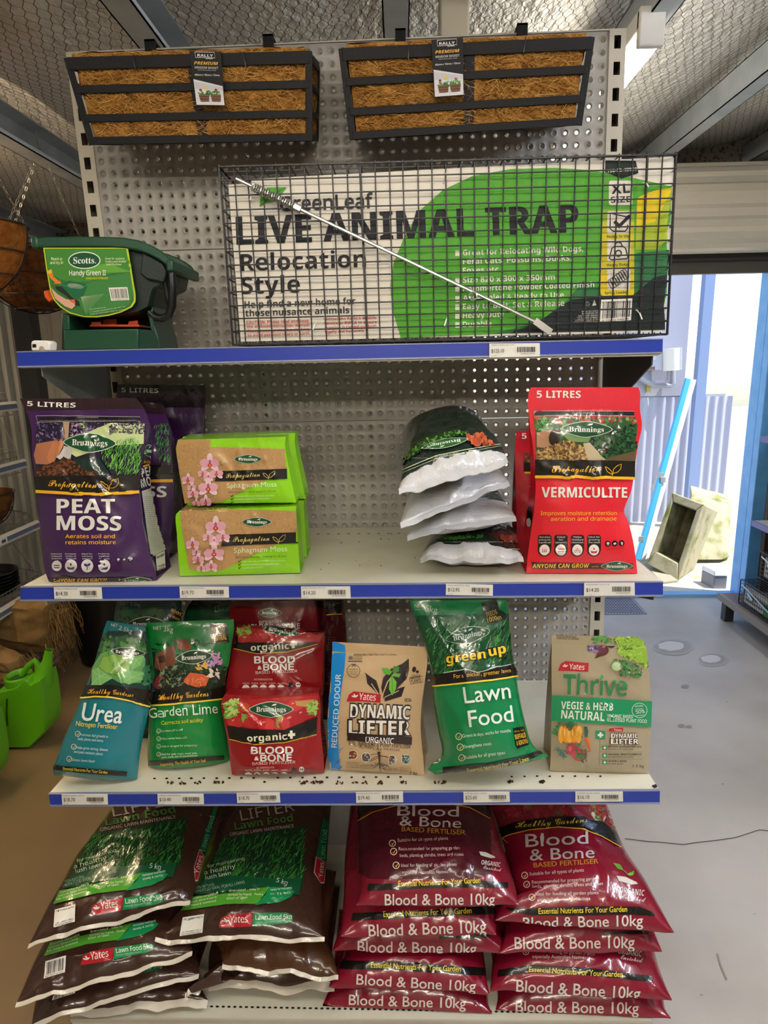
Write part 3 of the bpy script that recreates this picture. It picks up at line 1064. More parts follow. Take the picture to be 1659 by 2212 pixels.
def emblem(p, cx, cy, rx, ry, txt='Brunnings', rot=0., col='#184a2c', ink='#e9e7de', rim='#cfd3c4', flip=False):
    """green pointed-oval badge with the maker's lettering and a small leaf over it."""
    p.ell(cx, cy, rx, ry, rim, rot, lens=.42); p.ell(cx, cy, rx*.965, ry*.92, col, rot, lens=.42)
    c, s = math.cos(rot), math.sin(rot)
    g = -1 if flip else 1
    q = lambda u, v: (cx + g*(rx*u*c - ry*v*s), cy + g*(rx*u*s + ry*v*c))
    p.text(txt, q(-.66, .3), q(.66, .3), ink, 'sb' if 0 else 'sb', h=ry*.62)
    p.poly([q(.02, -.45), q(.1, -.66), q(.26, -.72), q(.2, -.5)], ink)


def leafpair(p, x, y, w, col, t=3.2):
    """outline of two leaves on a stem."""
    h = w*.62
    p.line([(x, y - h*.30), (x + w*.10, y + h*.10), (x + w*.34, y + h*.34), (x + w*.46, y + h*.5), (x + w*.42, y + h*.1), (x + w*.22, y - h*.2), (x, y - h*.30)], t, col)
    p.line([(x + w*.46, y + h*.55), (x + w*.55, y - h*.1), (x + w*.75, y - h*.42), (x + w, y - h*.6), (x + w*.96, y - h*.1), (x + w*.75, y + h*.24), (x + w*.5, y + h*.3)], t, col)


def tick(p, x, y, r, ring='#d9d6c8', mark='#f0c12e'):
    p.ring(x, y, r, r*1.05, r*.22, ring, n=14)
    p.poly([(x - r*.5, y - r*.1), (x - r*.05, y + r*.35), (x + r*.9, y - r*1.0), (x + r*.02, y + r*.75)], mark)


def round_icon(p, x, y, r, fg='#5a2a35', bg='#e6e1dc', kind=0):
    p.ell(x, y, r, r*1.06, bg, n=18)
    k = kind % 5
    if k == 0:
        for a in (-.35, 0, .35): p.poly([(x + a*r - r*.12, y + r*.45), (x + a*r, y - r*.5), (x + a*r + r*.12, y + r*.45)], fg)
    elif k == 1:
        for a in (-.2, .25): p.rect(x - r*.55, y + a*r, x + r*.55, y + a*r + r*.18, fg)
    elif k == 2:
        for a, b in ((-.4, .25), (0, -.1), (.4, .25)): p.ring(x + a*r, y + b*r, r*.17, r*.24, r*.08, fg, n=10)
    elif k == 3:
        p.poly([(x - r*.65, y + r*.1), (x, y + r*.3), (x + r*.65, y + r*.1), (x + r*.5, y + r*.6), (x - r*.5, y + r*.6)], fg)
        p.ell(x, y - r*.25, r*.16, r*.2, fg, n=10)
    else:
        p.ell(x - r*.25, y - r*.15, r*.32, r*.22, fg, .5, n=12); p.ell(x + r*.28, y - r*.2, r*.3, r*.2, fg, -.6, n=12); p.rect(x - r*.06, y - r*.1, x + r*.06, y + r*.6, fg)


def hazard(p, x, y, r, d='#17151a', l='#dcd8d2'):
    for i in range(3):
        p.ell(x + i*r*2.35, y - i*r*.1, r, r*1.05, d, n=16)
    p.ell(x, y, r*.55, r*.6, l, n=12); p.rect(x - r*.6, y + r*.1, x + r*.6, y + r*.3, d)
    p.poly([(x + r*1.8, y - r*.1), (x + r*2.5, y - r*.5), (x + r*2.9, y), (x + r*2.2, y + r*.4)], l)
    p.poly([(x + r*4.4, y - r*.6), (x + r*5.1, y - r*.5), (x + r*5.0, y + r*.4), (x + r*4.6, y + r*.4)], l)


# ---- peat moss pouches -----------------------------------------------------------------------------------------
PUR, GOLD, INKW = '#3a1a4b', '#e3a91f', '#dcdad2'
FP = (0, 780, 4.1475)
z2 = ZS[2]


def peat_art(b):
    p = b.p
    p.poly([(1245, 545), (340, 545), (315, 700), (330, 1040), (1240, 1020), (1290, 760), (1300, 600)], '#241a33')
    p.scatter([(340, 545), (980, 550), (980, 700), (330, 720)], 230, 15, ['#4a3a63', '#2a2140', '#6a5580', '#8b6f95', '#1c1730'], 'leaf')
    p.scatter([(640, 560), (760, 560), (760, 680), (640, 690)], 50, 14, ['#b697b2', '#9f7fa6', '#7fae4a'], 'leaf')
    p.poly([(985, 560), (1300, 560), (1290, 740), (980, 760), (690, 860), (600, 800), (640, 700)], '#b9c98c')
    p.scatter([(985, 550), (1310, 545), (1290, 650), (990, 660)], 120, 15, ['#3d2c4f', '#251b36', '#5c4670'], 'leaf')
    p.scatter([(860, 740), (1230, 690), (1280, 760), (1240, 990), (1160, 1010), (1040, 1000), (950, 900)], 420, 24, ['#4f9a33', '#3a7f28', '#6db546', '#2c6a22', '#7fc256'], 'blade', ang=-70)
    p.poly([(335, 740), (560, 700), (520, 760), (470, 930), (330, 920), (312, 840)], '#a86a4c'); p.poly([(480, 720), (585, 715), (500, 900), (455, 935), (430, 860)], '#b9764f')
    p.poly([(570, 545), (630, 545), (620, 690), (590, 700)], '#a88a6a')
    p.poly([(520, 860), (580, 760), (660, 780), (640, 880), (540, 900)], '#b6b2ad')
    p.poly([(340, 960), (480, 910), (580, 855), (660, 900), (860, 970), (900, 1030), (340, 1030)], '#3d2418')
    p.scatter([(340, 970), (480, 915), (580, 860), (660, 900), (860, 970), (900, 1028), (340, 1028)], 300, 13, ['#54321f', '#2e1a11', '#6b4027'], 'blob')
    p.poly([(660, 880), (900, 870), (1000, 1020), (900, 1030), (760, 960)], '#16302a')
    p.poly([(330, 1030), (1240, 1015), (1240, 1170), (345, 1190)], '#15110f')
    p.poly([(343, 1150), (660, 1172), (900, 1178), (1245, 1155), (1245, 1182), (900, 1204), (660, 1198), (346, 1178)], GOLD)
    emblem(p, 815, 733, 238, 88, rot=.03)
    p.text('Propagation', (455, 1118), (878, 1135), GOLD, 'scr', h=62)
    leafpair(p, 912, 1105, 155, GOLD, 5)
    for w in ('#b8b3b0',): p.line([(335, 490), (1262, 500), (1262, 540), (350, 545), (335, 490)], 3, w)
    p.rect(360, 505, 1250, 540, '#120f14'); p.text('HEALTH WARNING', (700, 512), (890, 512), '#b0aaa8', 's', h=9); p.fine(365, 514, 1240, 536, 1, '#a7a2a4', h=8)
    p.text('PEAT', (512, 1362), (1028, 1362), INKW, 'b', h=125, fat=.02)
    p.text('MOSS', (512, 1512), (1085, 1518), INKW, 'b', h=125, fat=.02)
    p.text('Aerates soil and', (588, 1585), (1030, 1585), GOLD, 's', h=32, fat=.012)
    p.text('retains moisture', (590, 1640), (1040, 1638), GOLD, 's', h=32, fat=.012)
    for i, (x, w, l) in enumerate(((512, 62, ('Improves', 'compacted', 'soils')), (638, 74, ('Increases', 'acidity of', 'alkaline soil')), (785, 76, ('Ideal for', 'acid loving', 'plants')), (935, 76, ('Protects', 'against', 'moisture loss')))):
        for k, t in enumerate(l): p.text(t, (x - 52 + 4*k, 1732 + k*21), (x + 46 - 0*k, 1732 + k*21), '#cfccc9', 's', h=12)
        round_icon(p, x, 1832, w*.72, '#4a3560', '#dedad8', (1, 3, 4, 3)[i])
    hazard(p, 1062, 1778, 22, '#241330', '#c8c4c4')
    p.poly([(430, 1945), (1365, 1935), (1400, 1985), (470, 1992)], '#120d12')
    p.text('ANYONE CAN GROW', (470, 1983), (962, 1975), GOLD, 'bi', h=34)
    emblem(p, 1210, 1965, 150, 38, rot=-.03)


rows = [(440, 1985, 1405, 1985), (405, 1880, 1390, 1880), (385, 1700, 1332, 1700), (362, 1500, 1285, 1500), (340, 1280, 1258, 1280), (315, 1050, 1246, 1050), (288, 850, 1290, 800), (285, 640, 1322, 640), (262, 520, 1315, 520), (235, 450, 1290, 430), (178, 338, 1215, 330)]
b = Bag('peat_moss_pouch', 'purple peat moss pouch at the front left of the middle shelf', 'bag', 'purple peat moss pouches', rows, (1.192, .02, .06), FP, thick=.085, bulge=.022, back=.01,
        shelf=2, film_=PUR, head=.93, head_film='#2c1720', seed=1)
peat_art(b)
b.ph.text('5 LITRES', (245, 400), (680, 416), INKW, 'b', h=42, arc=-4)
g = b.pr
g.poly([(1265, 1165), (1430, 1110), (1480, 1690), (1345, 1760)], '#c9c6bd')
emblem(g, 1330, 800, 62, 55, 'nnings', rot=-.1)
g.text('Propagation', (1285, 915), (1405, 890), GOLD, 'scr', h=30); g.poly([(1275, 935), (1412, 895), (1414, 910), (1277, 950)], GOLD)
g.text('PEAT', (1268, 1040), (1410, 1005), INKW, 'b', h=80); g.text('MOSS', (1262, 1135), (1425, 1090), INKW, 'b', h=80)
g.text('HAZARDOUS', (1325, 1168), (1428, 1140), '#2a2a2e', 's', h=20)
g.fine(1290, 1200, 1470, 1660, 26, '#55535a', h=8)
g.barcode([(1390, 1740), (1470, 1700), (1478, 1850), (1400, 1880)])
b.done()
rows = [(700, 1935, 1500, 1935), (690, 1600, 1530, 1600), (680, 1200, 1560, 1200), (690, 900, 1540, 900), (720, 650, 1520, 650), (760, 480, 1490, 500), (850, 330, 1450, 380)]
b = Bag('peat_moss_pouch', 'purple peat moss pouch half hidden right behind the front one', 'bag', 'purple peat moss pouches', rows, (1.315, .02, .05), FP, thick=.08, bulge=.018, back=.01, shelf=2, film_=PUR, head=.92, head_film='#23131c', seed=2)
p = b.p
p.scatter([(1370, 560), (1510, 560), (1545, 800), (1520, 920), (1430, 900)], 150, 22, ['#3f8a3c', '#2d6a2e', '#59a64a'], 'blade', ang=-75)
p.poly([(1150, 930), (1565, 930), (1560, 1050), (1150, 1060)], '#15110f'); p.poly([(1150, 1062), (1560, 1058), (1560, 1085), (1150, 1088)], GOLD)
p.text('MOSS', (1000, 1218), (1490, 1218), INKW, 'b', h=95, fat=.02)
b.done()
rows = [(1000, 1920, 1600, 1920), (1000, 1600, 1700, 1600), (1010, 1200, 1760, 1200), (1020, 900, 1800, 800), (1040, 500, 1828, 500), (1045, 330, 1842, 330), (1050, 208, 1838, 215)]
b = Bag('peat_moss_pouch', 'purple peat moss pouch at the very back against the perforated panel, dark top showing', 'bag', 'purple peat moss pouches', rows, (1.45, .02, .04), FP, thick=.08, bulge=.018, back=.01, shelf=2, film_=PUR, head=.88, head_film='#1d1019', seed=3)
b.ph.text('5 LITRES', (1090, 278), (1420, 285), INKW, 'b', h=40)
b.done()

# ---- sphagnum moss blocks -------------------------------------------------------------------------------------------
LIME, TAN = '#86c814', '#b08a5a'
FS = (340, 780, 3.7705)


def block(label, rows, y0, sx, depth, art, seed, top=.0):
    b = Bag('sphagnum_moss_block', label, 'moss block', 'blocks of sphagnum moss', rows, (y0, sx, 0.015), FS, thick=depth, bulge=.006, back=.004, shelf=2, film_=LIME, side_film=LIME, head=1.9, seed=seed, nv=30, wr=.8, hp=6)
    # the block keeps its depth up to the top
    p = b.p
    if art:
        ox, oy, k = art
        T = lambda x, y: (ox + (x - 600)*k, oy + (y - 900)*k)
        p.poly([T(150, 690), T(1035, 715), T(1050, 890), T(480, 960), T(480, 1165), T(225, 1160), T(180, 900)], TAN)
        p.poly([T(160, 640), T(430, 640), T(430, 715), T(150, 715)], TAN)
        p.scatter([T(152, 650), T(430, 690), T(1035, 715), T(1050, 885), T(480, 960), T(480, 1160), T(225, 1155), T(182, 900)], 900, 12, ['#c39c66', '#9a7546', '#d1ad78', '#86633c', '#b98f58'], 'blade')
        p.poly([T(490, 895), T(1053, 875), T(1056, 958), T(470, 978)], '#12100f')
        p.text('Propagation', T(562, 950), T(838, 938), '#c8b26a', 'scr', h=42*k); leafpair(p, *T(862, 928), 96*k, '#c8b26a', 3.6)
        emblem(p, *T(742, 797), 114*k, 38*k)
        p.text('Sphagnum Moss', T(568, 1032), T(972, 1020), '#d5e6b4', 'r', h=40*k)
        p.text('Ideal decorative top dressing for all pots', T(580, 1072), T(968, 1062), '#3f5a1a', 'r', h=15*k)
        for i, t in enumerate(('helps retain water and nutrients in pots and baskets', 'ideal lining for hanging baskets and potted plants', 'expands up to nine litres')):
            yy = 1102 + i*24
            p.text('✔', T(600, yy), T(622, yy), '#23401a', 'r'); p.text(t, T(632, yy), T(955 - i*45 if i < 2 else 790, yy - 6), '#d5e6b4', 's', h=10*k)
        rg = random.Random(seed)
        for cx, cy, r in ((430, 835, 78), (485, 915, 54), (372, 910, 42), (420, 945, 40), (256, 965, 50), (420, 1030, 78), (285, 1025, 36), (300, 1075, 46), (400, 1130, 46), (325, 1140, 32)):
            for a in (90, 215, 325): p.ell(*T(cx + r*.55*math.cos(math.radians(a)), cy - r*.55*math.sin(math.radians(a))), r*.30*k, r*.55*k, '#d9b7bd', math.radians(90 - a), n=14)
            for a in (10, 170): p.ell(*T(cx + r*.52*math.cos(math.radians(a)), cy - r*.4*math.sin(math.radians(a))), r*.5*k, r*.46*k, '#cf97a6', n=14)
            p.ell(*T(cx, cy - r*.2), r*.13*k, r*.3*k, '#93506f', n=10); p.ell(*T(cx, cy + r*.12), r*.26*k, r*.2*k, '#b3303c', n=12); p.ell(*T(cx, cy + r*.1), r*.1*k, r*.08*k, '#e0a445', n=8)
    return b.done()


lo_front = [(185, 1752, 1165, 1725), (170, 1600, 1152, 1580), (160, 1420, 1140, 1390), (150, 1255, 1130, 1222), (185, 1215, 1132, 1180)]
up_front = [(225, 1160, 1130, 1152), (205, 1050, 1105, 1040), (180, 900, 1072, 880), (152, 720, 1040, 690), (168, 640, 1045, 615)]
block('sphagnum moss block at the lower front of the stack, resting on the middle shelf', lo_front, 1.222, .05, .075, (660, 1418, 1.07), 11)
block('sphagnum moss block at the upper front, on top of another', up_front, 1.23, .05, .075, (600, 900, 1.0), 12)
sh = lambda rr, dx, dy: [(a + dx, b_ + dy, c + dx, d + dy) for a, b_, c, d in rr]
block('sphagnum moss block at the bottom rear, only its green end showing', [(r[0] + 60, r[1] - 52, r[2] + 62, r[3] - 46) for r in lo_front], 1.33, .05, .08, None, 13)
block('sphagnum moss block at the top rear, only its green end showing', [(r[0] + 40, r[1] - 22, r[2] + 78, r[3] - 30) for r in up_front], 1.335, .05, .08, None, 14)

# ---- seed raising mix bags, lying ---------------------------------------------------------------------------------------
FI = (740, 780, 3.7705)
SILV, DKG = '#b6b6b6', '#14231c'


def seedbag(label, rows, z0, sx, tilt, bulge, seed, art=None, foot=.16, under=.03, over=()):
    b = Bag('seed_raising_mix_bag', label, 'bag', 'seed raising mix bags stacked flat', rows, (z0, sx, tilt), FI, lying=True, shelf=2, bulge=bulge, back=under, over=over, film_=DKG, back_film='#a6a6a8', foot=foot, foot_film=SILV, lip=.014, wavy=.006, ext=.17, seed=seed, front_r=.34, wr=1.9)
    if art: art(b.p)
    b.done()
    return b


def seed_art(p):
    p.poly([(488, 905), (760, 790), (1000, 740), (1290, 690), (1310, 745), (1000, 800), (760, 850), (490, 960)], '#10221c')
    p.line([(490, 890), (760, 775), (1000, 725), (1280, 680)], 6, '#c3c6a0'); p.line([(490, 915), (760, 800), (1000, 745), (1290, 695)], 3, '#c3c6a0')
    p.text('HEALTH WARNING', (940, 745), (755, 783), '#c9c9c0', 's', h=14)
    p.fine(520, 830, 900, 800, 1, '#aab09a', h=8)
    p.scatter([(480, 850), (480, 770), (700, 640), (950, 570), (1020, 590), (700, 690)], 300, 17, ['#4f8a33', '#35682a', '#6da444', '#22431d'], 'leaf')
    p.scatter([(1000, 620), (1130, 590), (1230, 690), (1060, 700)], 60, 18, ['#a8452c', '#8c3522', '#b8603c'], 'blob')
    emblem(p, 835, 685, 190, 38, 'Brunnings', rot=-.20, flip=True, col='#2c5f2a')


# bottom first
sb = seedbag('seed raising mix bag at the bottom of the pile, its white end on the shelf', [(632, 1612, 1468, 1620), (690, 1500, 1432, 1500), (720, 1440, 1420, 1430)], z2 + .030, 0, .0, .042, 21,
        lambda p: (p.line([(700, 1540), (1000, 1530), (1440, 1535)], 6, '#c3c6a0'), p.text('HEALTH WARNING', (1185, 1490), (1005, 1497), '#c9c9c0', 's', h=14), p.fine(800, 1495, 1440, 1480, 1, '#aab09a', h=9),
                   p.scatter([(820, 1460), (1140, 1440), (1140, 1420), (820, 1440)], 80, 15, ['#4f8a33', '#35682a'], 'leaf'), p.scatter([(1280, 1420), (1400, 1430), (1430, 1480), (1300, 1460)], 30, 16, ['#a8452c', '#8c3522'], 'blob')), under=.03, foot=.055)
sb = seedbag('seed raising mix bag second from the bottom of the pile, white underside showing', [(525, 1408, 1408, 1258), (600, 1300, 1370, 1200), (660, 1250, 1330, 1150)], z2 + .102, .06, .03, .022, 22, foot=.34, under=.03, over=(sb,))
sb = seedbag('seed raising mix bag third from the bottom of the pile, big white fold in front', [(470, 1325, 1350, 985), (520, 1150, 1290, 900), (540, 1080, 1230, 860)], z2 + .157, .18, .02, .028, 23, foot=.34, under=.024, over=(sb,))
sb = seedbag('seed raising mix bag on top of the pile, plants printed on its dark top', [(460, 1062, 1338, 800), (490, 880, 1290, 690), (490, 740, 1200, 590)], z2 + .215, .14, .12, .052, 24, seed_art, foot=.05, under=.024, over=(sb,))

# ---- vermiculite pouches ---------------------------------------------------------------------------------------------------
RED = '#d6202f'
FV = (1080, 780, 4.1475)


def verm_art(b):
    p = b.p
    p.poly([(300, 500), (1215, 505), (1228, 600), (1200, 895), (325, 880), (318, 640)], '#31502c')
    p.scatter([(310, 505), (1210, 510), (1215, 560), (310, 560)], 60, 20, ['#8c2a24', '#b04a34', '#4a7a3a', '#7a9a5a'], 'blob')
    p.scatter([(310, 540), (470, 530), (480, 610), (320, 620)], 60, 18, ['#3f7a34', '#2c5a26', '#5c9a48'], 'leaf')
    p.poly([(560, 560), (960, 560), (840, 730), (620, 720), (540, 640)], '#6f8f5a')
    p.scatter([(830, 640), (1210, 560), (1215, 790), (930, 860), (790, 740)], 330, 20, ['#16341f', '#21482a', '#2f5f36', '#0f2617'], 'leaf')
    p.poly([(740, 735), (800, 730), (940, 885), (780, 890)], '#b3a483'); p.poly([(930, 880), (1205, 800), (1200, 895), (935, 895)], '#5c4a33')
    p.poly([(330, 640), (520, 610), (530, 680), (470, 750), (440, 780), (330, 770)], '#a87c5c'); p.ell(488, 680, 50, 75, '#241a16', .2)
    p.poly([(325, 880), (330, 800), (450, 760), (600, 710), (740, 770), (790, 890)], '#8a6a3c')
    p.scatter([(325, 880), (330, 800), (450, 760), (600, 705), (740, 770), (790, 890)], 380, 12, ['#a8844c', '#6f5230', '#c09c60', '#5a4226'], 'blob')
    p.poly([(318, 880), (1200, 893), (1195, 1035), (318, 1020)], '#15120f')
    p.poly([(318, 1020), (1195, 1035), (1193, 1060), (318, 1046)], GOLD)
    emblem(p, 770, 612, 235, 72)
    p.text('Propagation', (468, 990), (892, 992), GOLD, 'scr', h=62); leafpair(p, 925, 975, 148, GOLD, 5)
    p.rect(304, 446, 1198, 492, '#15131c'); p.line([(304, 446), (1198, 450), (1198, 492), (304, 492), (304, 446)], 3, '#cfc9c9'); p.text('HEALTH WARNING', (645, 474), (845, 474), '#d5d0cf', 's', h=14); p.fine(395, 476, 1100, 490, 1, '#c0bbbb', h=8)
    p.text('VERMICULITE', (375, 1220), (1135, 1222), INKW, 'b', h=90, fat=.015)
    p.text('Improves moisture retention', (368, 1380), (1045, 1378), '#e0a52a', 's', h=34, fat=.01)
    p.text('aeration and drainage', (455, 1430), (1040, 1428), '#e0a52a', 's', h=34, fat=.01)
    for i, (x, l) in enumerate(((400, ('Aerates', 'potting mix', '& garden soil')), (545, ('Ideal', 'for', 'hydroponics')), (692, ('Helps', 'moisture', 'retention')), (840, ('Ideal for', 'growing', 'fine seeds')))):
        p.rrect(x - 58, 1555, x + 62, 1700, 22, '#1b1513'); p.ell(x, 1688, 60, 60, '#1b1513')
        for k, t in enumerate(l):
            w = min(52, 7*len(t)); p.text(t, (x - w + 2, 1582 + k*24), (x + w + 2, 1582 + k*24), '#d8d2cf', 's', h=14)
        round_icon(p, x, 1690, 46, '#c33a3c', '#e0d8d4', (0, 1, 2, 3)[i])
    hazard(p, 965, 1635, 26, '#17130f', '#d8b8b2'); p.text('READ SAFETY DIRECTIONS', (955, 1690), (1110, 1672), '#5a1016', 's', h=10)
    p.poly([(285, 1800), (920, 1815), (1190, 1812), (1190, 1858), (285, 1858)], '#1a1011')
    p.text('ANYONE CAN GROW', (290, 1852), (800, 1846), '#e4b427', 'bi', h=36); p.text('with', (820, 1842), (880, 1842), '#b97e2a', 'bi', h=12)
    emblem(p, 1045, 1833, 142, 45)


rows = [(235, 1900, 1232, 1905), (245, 1780, 1215, 1750), (262, 1640, 1190, 1600), (285, 1480, 1150, 1440), (305, 1330, 1112, 1340), (318, 1180, 1170, 1180), (318, 1050, 1195, 1060), (305, 900, 1215, 900), (292, 740, 1240, 740), (270, 600, 1272, 580), (258, 470, 1255, 440), (252, 380, 1256, 370), (258, 280, 1256, 280), (278, 236, 1238, 234)]
b = Bag('vermiculite_pouch', 'bright red vermiculite pouch standing upright at the right end of the middle shelf', 'bag', 'red vermiculite pouches', rows, (1.214, -.03, .035), FV, thick=.085, bulge=.02, back=.01, shelf=2, film_=RED, head=.88, head_film='#d22636', seed=6)
verm_art(b)
b.ph.text('5 LITRES', (328, 328), (722, 330), INKW, 'b', h=62)
g = b.pr
for k in range(20): g.line([(1120, 1190 + k*16), (1185, 1176 + k*16)], 5, '#6f6a5c')
g = b.pl
g.ell(268, 1390, 24, 90, '#1b1513'); g.ell(263, 1445, 20, 40, '#d8d0cc')
b.done()
rows = [(180, 1880, 700, 1880), (150, 1500, 700, 1500), (140, 1100, 700, 1100), (135, 800, 700, 800), (140, 700, 700, 700), (148, 625, 700, 628)]
b = Bag('vermiculite_pouch', 'red vermiculite pouch behind, only its left edge and top corner showing', 'bag', 'red vermiculite pouches', rows, (1.37, -.03, .04), FV, thick=.08, bulge=.018, back=.01, shelf=2, film_='#b81c2c', head=.87, head_film='#b81c2c', seed=7)
b.ph.text('5 LITRES', (195, 695), (560, 697), INKW, 'b', h=48)
b.p.poly([(215, 900), (640, 900), (640, 990), (215, 990)], '#15120f'); b.p.poly([(220, 990), (640, 992), (640, 1010), (220, 1008)], GOLD); b.p.scatter([(230, 830), (600, 830), (600, 900), (220, 900)], 90, 13, ['#8a6a3c', '#5a4226', '#3a4a2a'], 'blob')
b.p.text('VERMICULITE', (265, 1190), (700, 1190), INKW, 'b', h=70)
b.done()

# ---------------------------------------------------------------- lower shelf
FU = (100, 1280, 3.95)
TEAL, LGRN = '#0f717d', '#0f7c35'
YEL = '#e8cf3f'


def urea_art(p):
    p.poly([(530, 330), (845, 330), (880, 700), (880, 900), (600, 860), (340, 880), (420, 600), (480, 380)], '#173a33')
    p.scatter([(500, 360), (840, 400), (860, 520), (460, 520)], 120, 26, ['#2a5730', '#3a6b38', '#1f4428', '#4c7d3f'], 'blob')
    p.poly([(400, 640), (470, 520), (600, 480), (780, 510), (840, 560), (820, 640), (840, 700), (800, 770), (640, 770), (560, 730), (470, 780), (395, 785)], '#5f9a55')
    p.poly([(460, 610), (490, 540), (560, 530), (640, 560), (690, 520), (720, 580), (700, 680), (620, 700), (520, 690), (465, 650)], '#7fab4a')
    for P in ([(400, 660), (450, 640), (520, 690), (570, 730), (470, 790), (396, 788)], [(640, 700), (700, 660), (830, 680), (820, 740), (700, 785), (660, 770)], [(700, 540), (760, 515), (830, 540), (800, 620), (730, 660)]):
        p.poly(P, '#79b268'); c = np.mean(P, 0)
        for q in P: p.line([c, (c + np.array(q))/2, q], 3, '#a6cf90')
    p.line([(560, 690), (640, 600), (740, 520)], 16, '#a9c67c'); p.line([(600, 690), (690, 560)], 5, '#517f3c'); p.line([(470, 615), (500, 545), (600, 525)], 4, '#34602c'); p.line([(465, 640), (520, 685), (620, 700)], 4, '#34602c')
    p.scatter([(820, 620), (890, 640), (880, 780), (820, 780)], 40, 22, ['#2a6b4a', '#3a7f55'], 'leaf')
    emblem(p, 695, 510, 140, 42, rot=.06, col='#1c3326')
    p.poly([(350, 790), (560, 785), (880, 830), (884, 985), (720, 925), (560, 895), (310, 905)], '#15110e')
    p.text('Healthy Gardens', (370, 862), (738, 884), '#e0a52a', 'scr', h=48, arc=8)
    p.line([(308, 900), (430, 885), (560, 890), (720, 920), (884, 975)], 13, YEL)
    p.text('Urea', (312, 1085), (640, 1108), '#dfe8e4', 'r', h=150, fat=.012, slant=.12)
    p.text('Nitrogen Fertiliser', (272, 1135), (606, 1158), '#e0c93a', 'r', h=42, fat=.006, slant=.06)
    for x, y, a in ((272, 1205, (('Promotes leaf growth in', 288, 1220, 525, 1238), ('leafy plants and lawns', 275, 1256, 486, 1272))), (238, 1315, (('Helps grow strong, disease', 258, 1330, 524, 1350), ('and pest resistant plants', 240, 1365, 482, 1385))), (200, 1418, (('Greens lawns faster', 222, 1434, 416, 1448),))):
        tick(p, x, y, 21)
        for t, x0, y0, x1, y1 in a: p.text(t, (x0, y0), (x1, y1), '#c9dcd8', 'r', h=23, slant=.1)
    p.poly([(68, 1470), (380, 1500), (690, 1525), (685, 1565), (380, 1545), (60, 1508)], '#14110d')
    p.text('Essential Nutrients For Your Garden', (147, 1510), (522, 1542), '#e6d33c', 'r', h=26, fat=.006)


rows = [(70, 1560, 762, 1622), (58, 1510, 775, 1575), (95, 1400, 790, 1420), (150, 1250, 815, 1260), (225, 1080, 850, 1100), (300, 900, 880, 940), (340, 800, 888, 800), (400, 640, 875, 640), (445, 480, 852, 490), (490, 320, 846, 360), (520, 238, 846, 292)]
b = Bag('urea_bag', 'teal urea bag with a printed cabbage, leaning at the front left of the lower shelf', 'bag', 'teal urea bags', rows, (1.178, .05, .22), FU, bulge=.045, back=.03, film_=TEAL, head=.985, shelf=3, seed=31, hp=2.0, part='bag')
urea_art(b.p)
b.p.text('NET', (553, 288), (610, 294), '#c4cfcc', 'r', h=26); b.p.text('2.5kg', (618, 318), (732, 350), '#c4cfcc', 'r', h=38)
b.done()
rows = [(600, 1500, 1150, 1500), (590, 900, 1150, 900), (585, 400, 1150, 400), (583, 190, 1150, 190), (600, 80, 1150, 80), (615, 40, 1140, 40)]
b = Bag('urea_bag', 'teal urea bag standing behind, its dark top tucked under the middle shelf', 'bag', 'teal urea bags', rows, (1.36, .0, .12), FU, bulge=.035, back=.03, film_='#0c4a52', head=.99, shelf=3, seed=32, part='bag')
p = b.p
p.text('NET 2.5kg', (632, 104), (802, 116), '#8fa09e', 'r', h=30)
p.scatter([(600, 150), (990, 150), (1000, 240), (600, 240)], 70, 36, ['#1d3f24', '#284f2b', '#183620'], 'blob')
emblem(p, 850, 265, 165, 60, rot=-.05, col='#1c2b20')
p.poly([(1080, 115), (1170, 165), (1115, 260), (1010, 215)], '#171310'); p.text('BOOST', (1062, 160), (1160, 205), '#d3a02c', 'b', h=26, fat=0); p.text('LEAF GROWTH', (1040, 195), (1130, 240), '#d3a02c', 'b', h=18)
b.done()

rows = [(900, 1535, 1550, 1455), (870, 1480, 1562, 1420), (862, 1380, 1552, 1330), (868, 1250, 1542, 1230), (875, 1100, 1520, 1100), (886, 950, 1502, 980), (905, 820, 1512, 850), (893, 700, 1535, 700), (878, 600, 1560, 600), (858, 440, 1582, 440), (850, 330, 1602, 310), (852, 258, 1598, 228)]
b = Bag('garden_lime_bag', 'green garden lime bag printed with vegetables, front of the lower shelf', 'bag', 'green garden lime bags', rows, (1.236, .10, .14), FU, bulge=.045, back=.03, film_=LGRN, head=.985, shelf=3, seed=33, hp=2.2, part='bag')
p = b.p
p.poly([(900, 470), (1560, 640), (1530, 780), (1400, 860), (900, 860), (930, 700)], '#1d2a1a')
p.scatter([(900, 420), (1400, 400), (1540, 640), (1450, 700), (900, 640)], 120, 22, ['#164a26', '#1f5a2e', '#123c1e'], 'leaf')
p.poly([(940, 520), (1100, 440), (1115, 560), (1090, 640), (990, 670), (930, 640)], '#6a3f2c'); p.poly([(960, 545), (1010, 530), (1020, 590), (970, 600)], '#3d2216'); p.poly([(1110, 400), (1200, 395), (1250, 470), (1200, 500), (1120, 480)], '#7c4a32')
p.ell(970, 765, 42, 60, '#7c2b34', .3); p.line([(950, 560), (990, 690), (970, 770)], 6, '#8a6a5a')
p.scatter([(1000, 640), (1200, 620), (1200, 800), (980, 800)], 90, 26, ['#2b3322', '#47603a', '#191d1c', '#6c8a5c', '#3a2030'], 'leaf')
p.poly([(1180, 740), (1230, 680), (1330, 690), (1390, 720), (1360, 790), (1280, 805), (1175, 765)], '#c4562a'); p.scatter([(1190, 740), (1380, 700), (1370, 790), (1200, 790)], 30, 24, ['#d9713c', '#a8441f', '#e28a55'], 'blade')
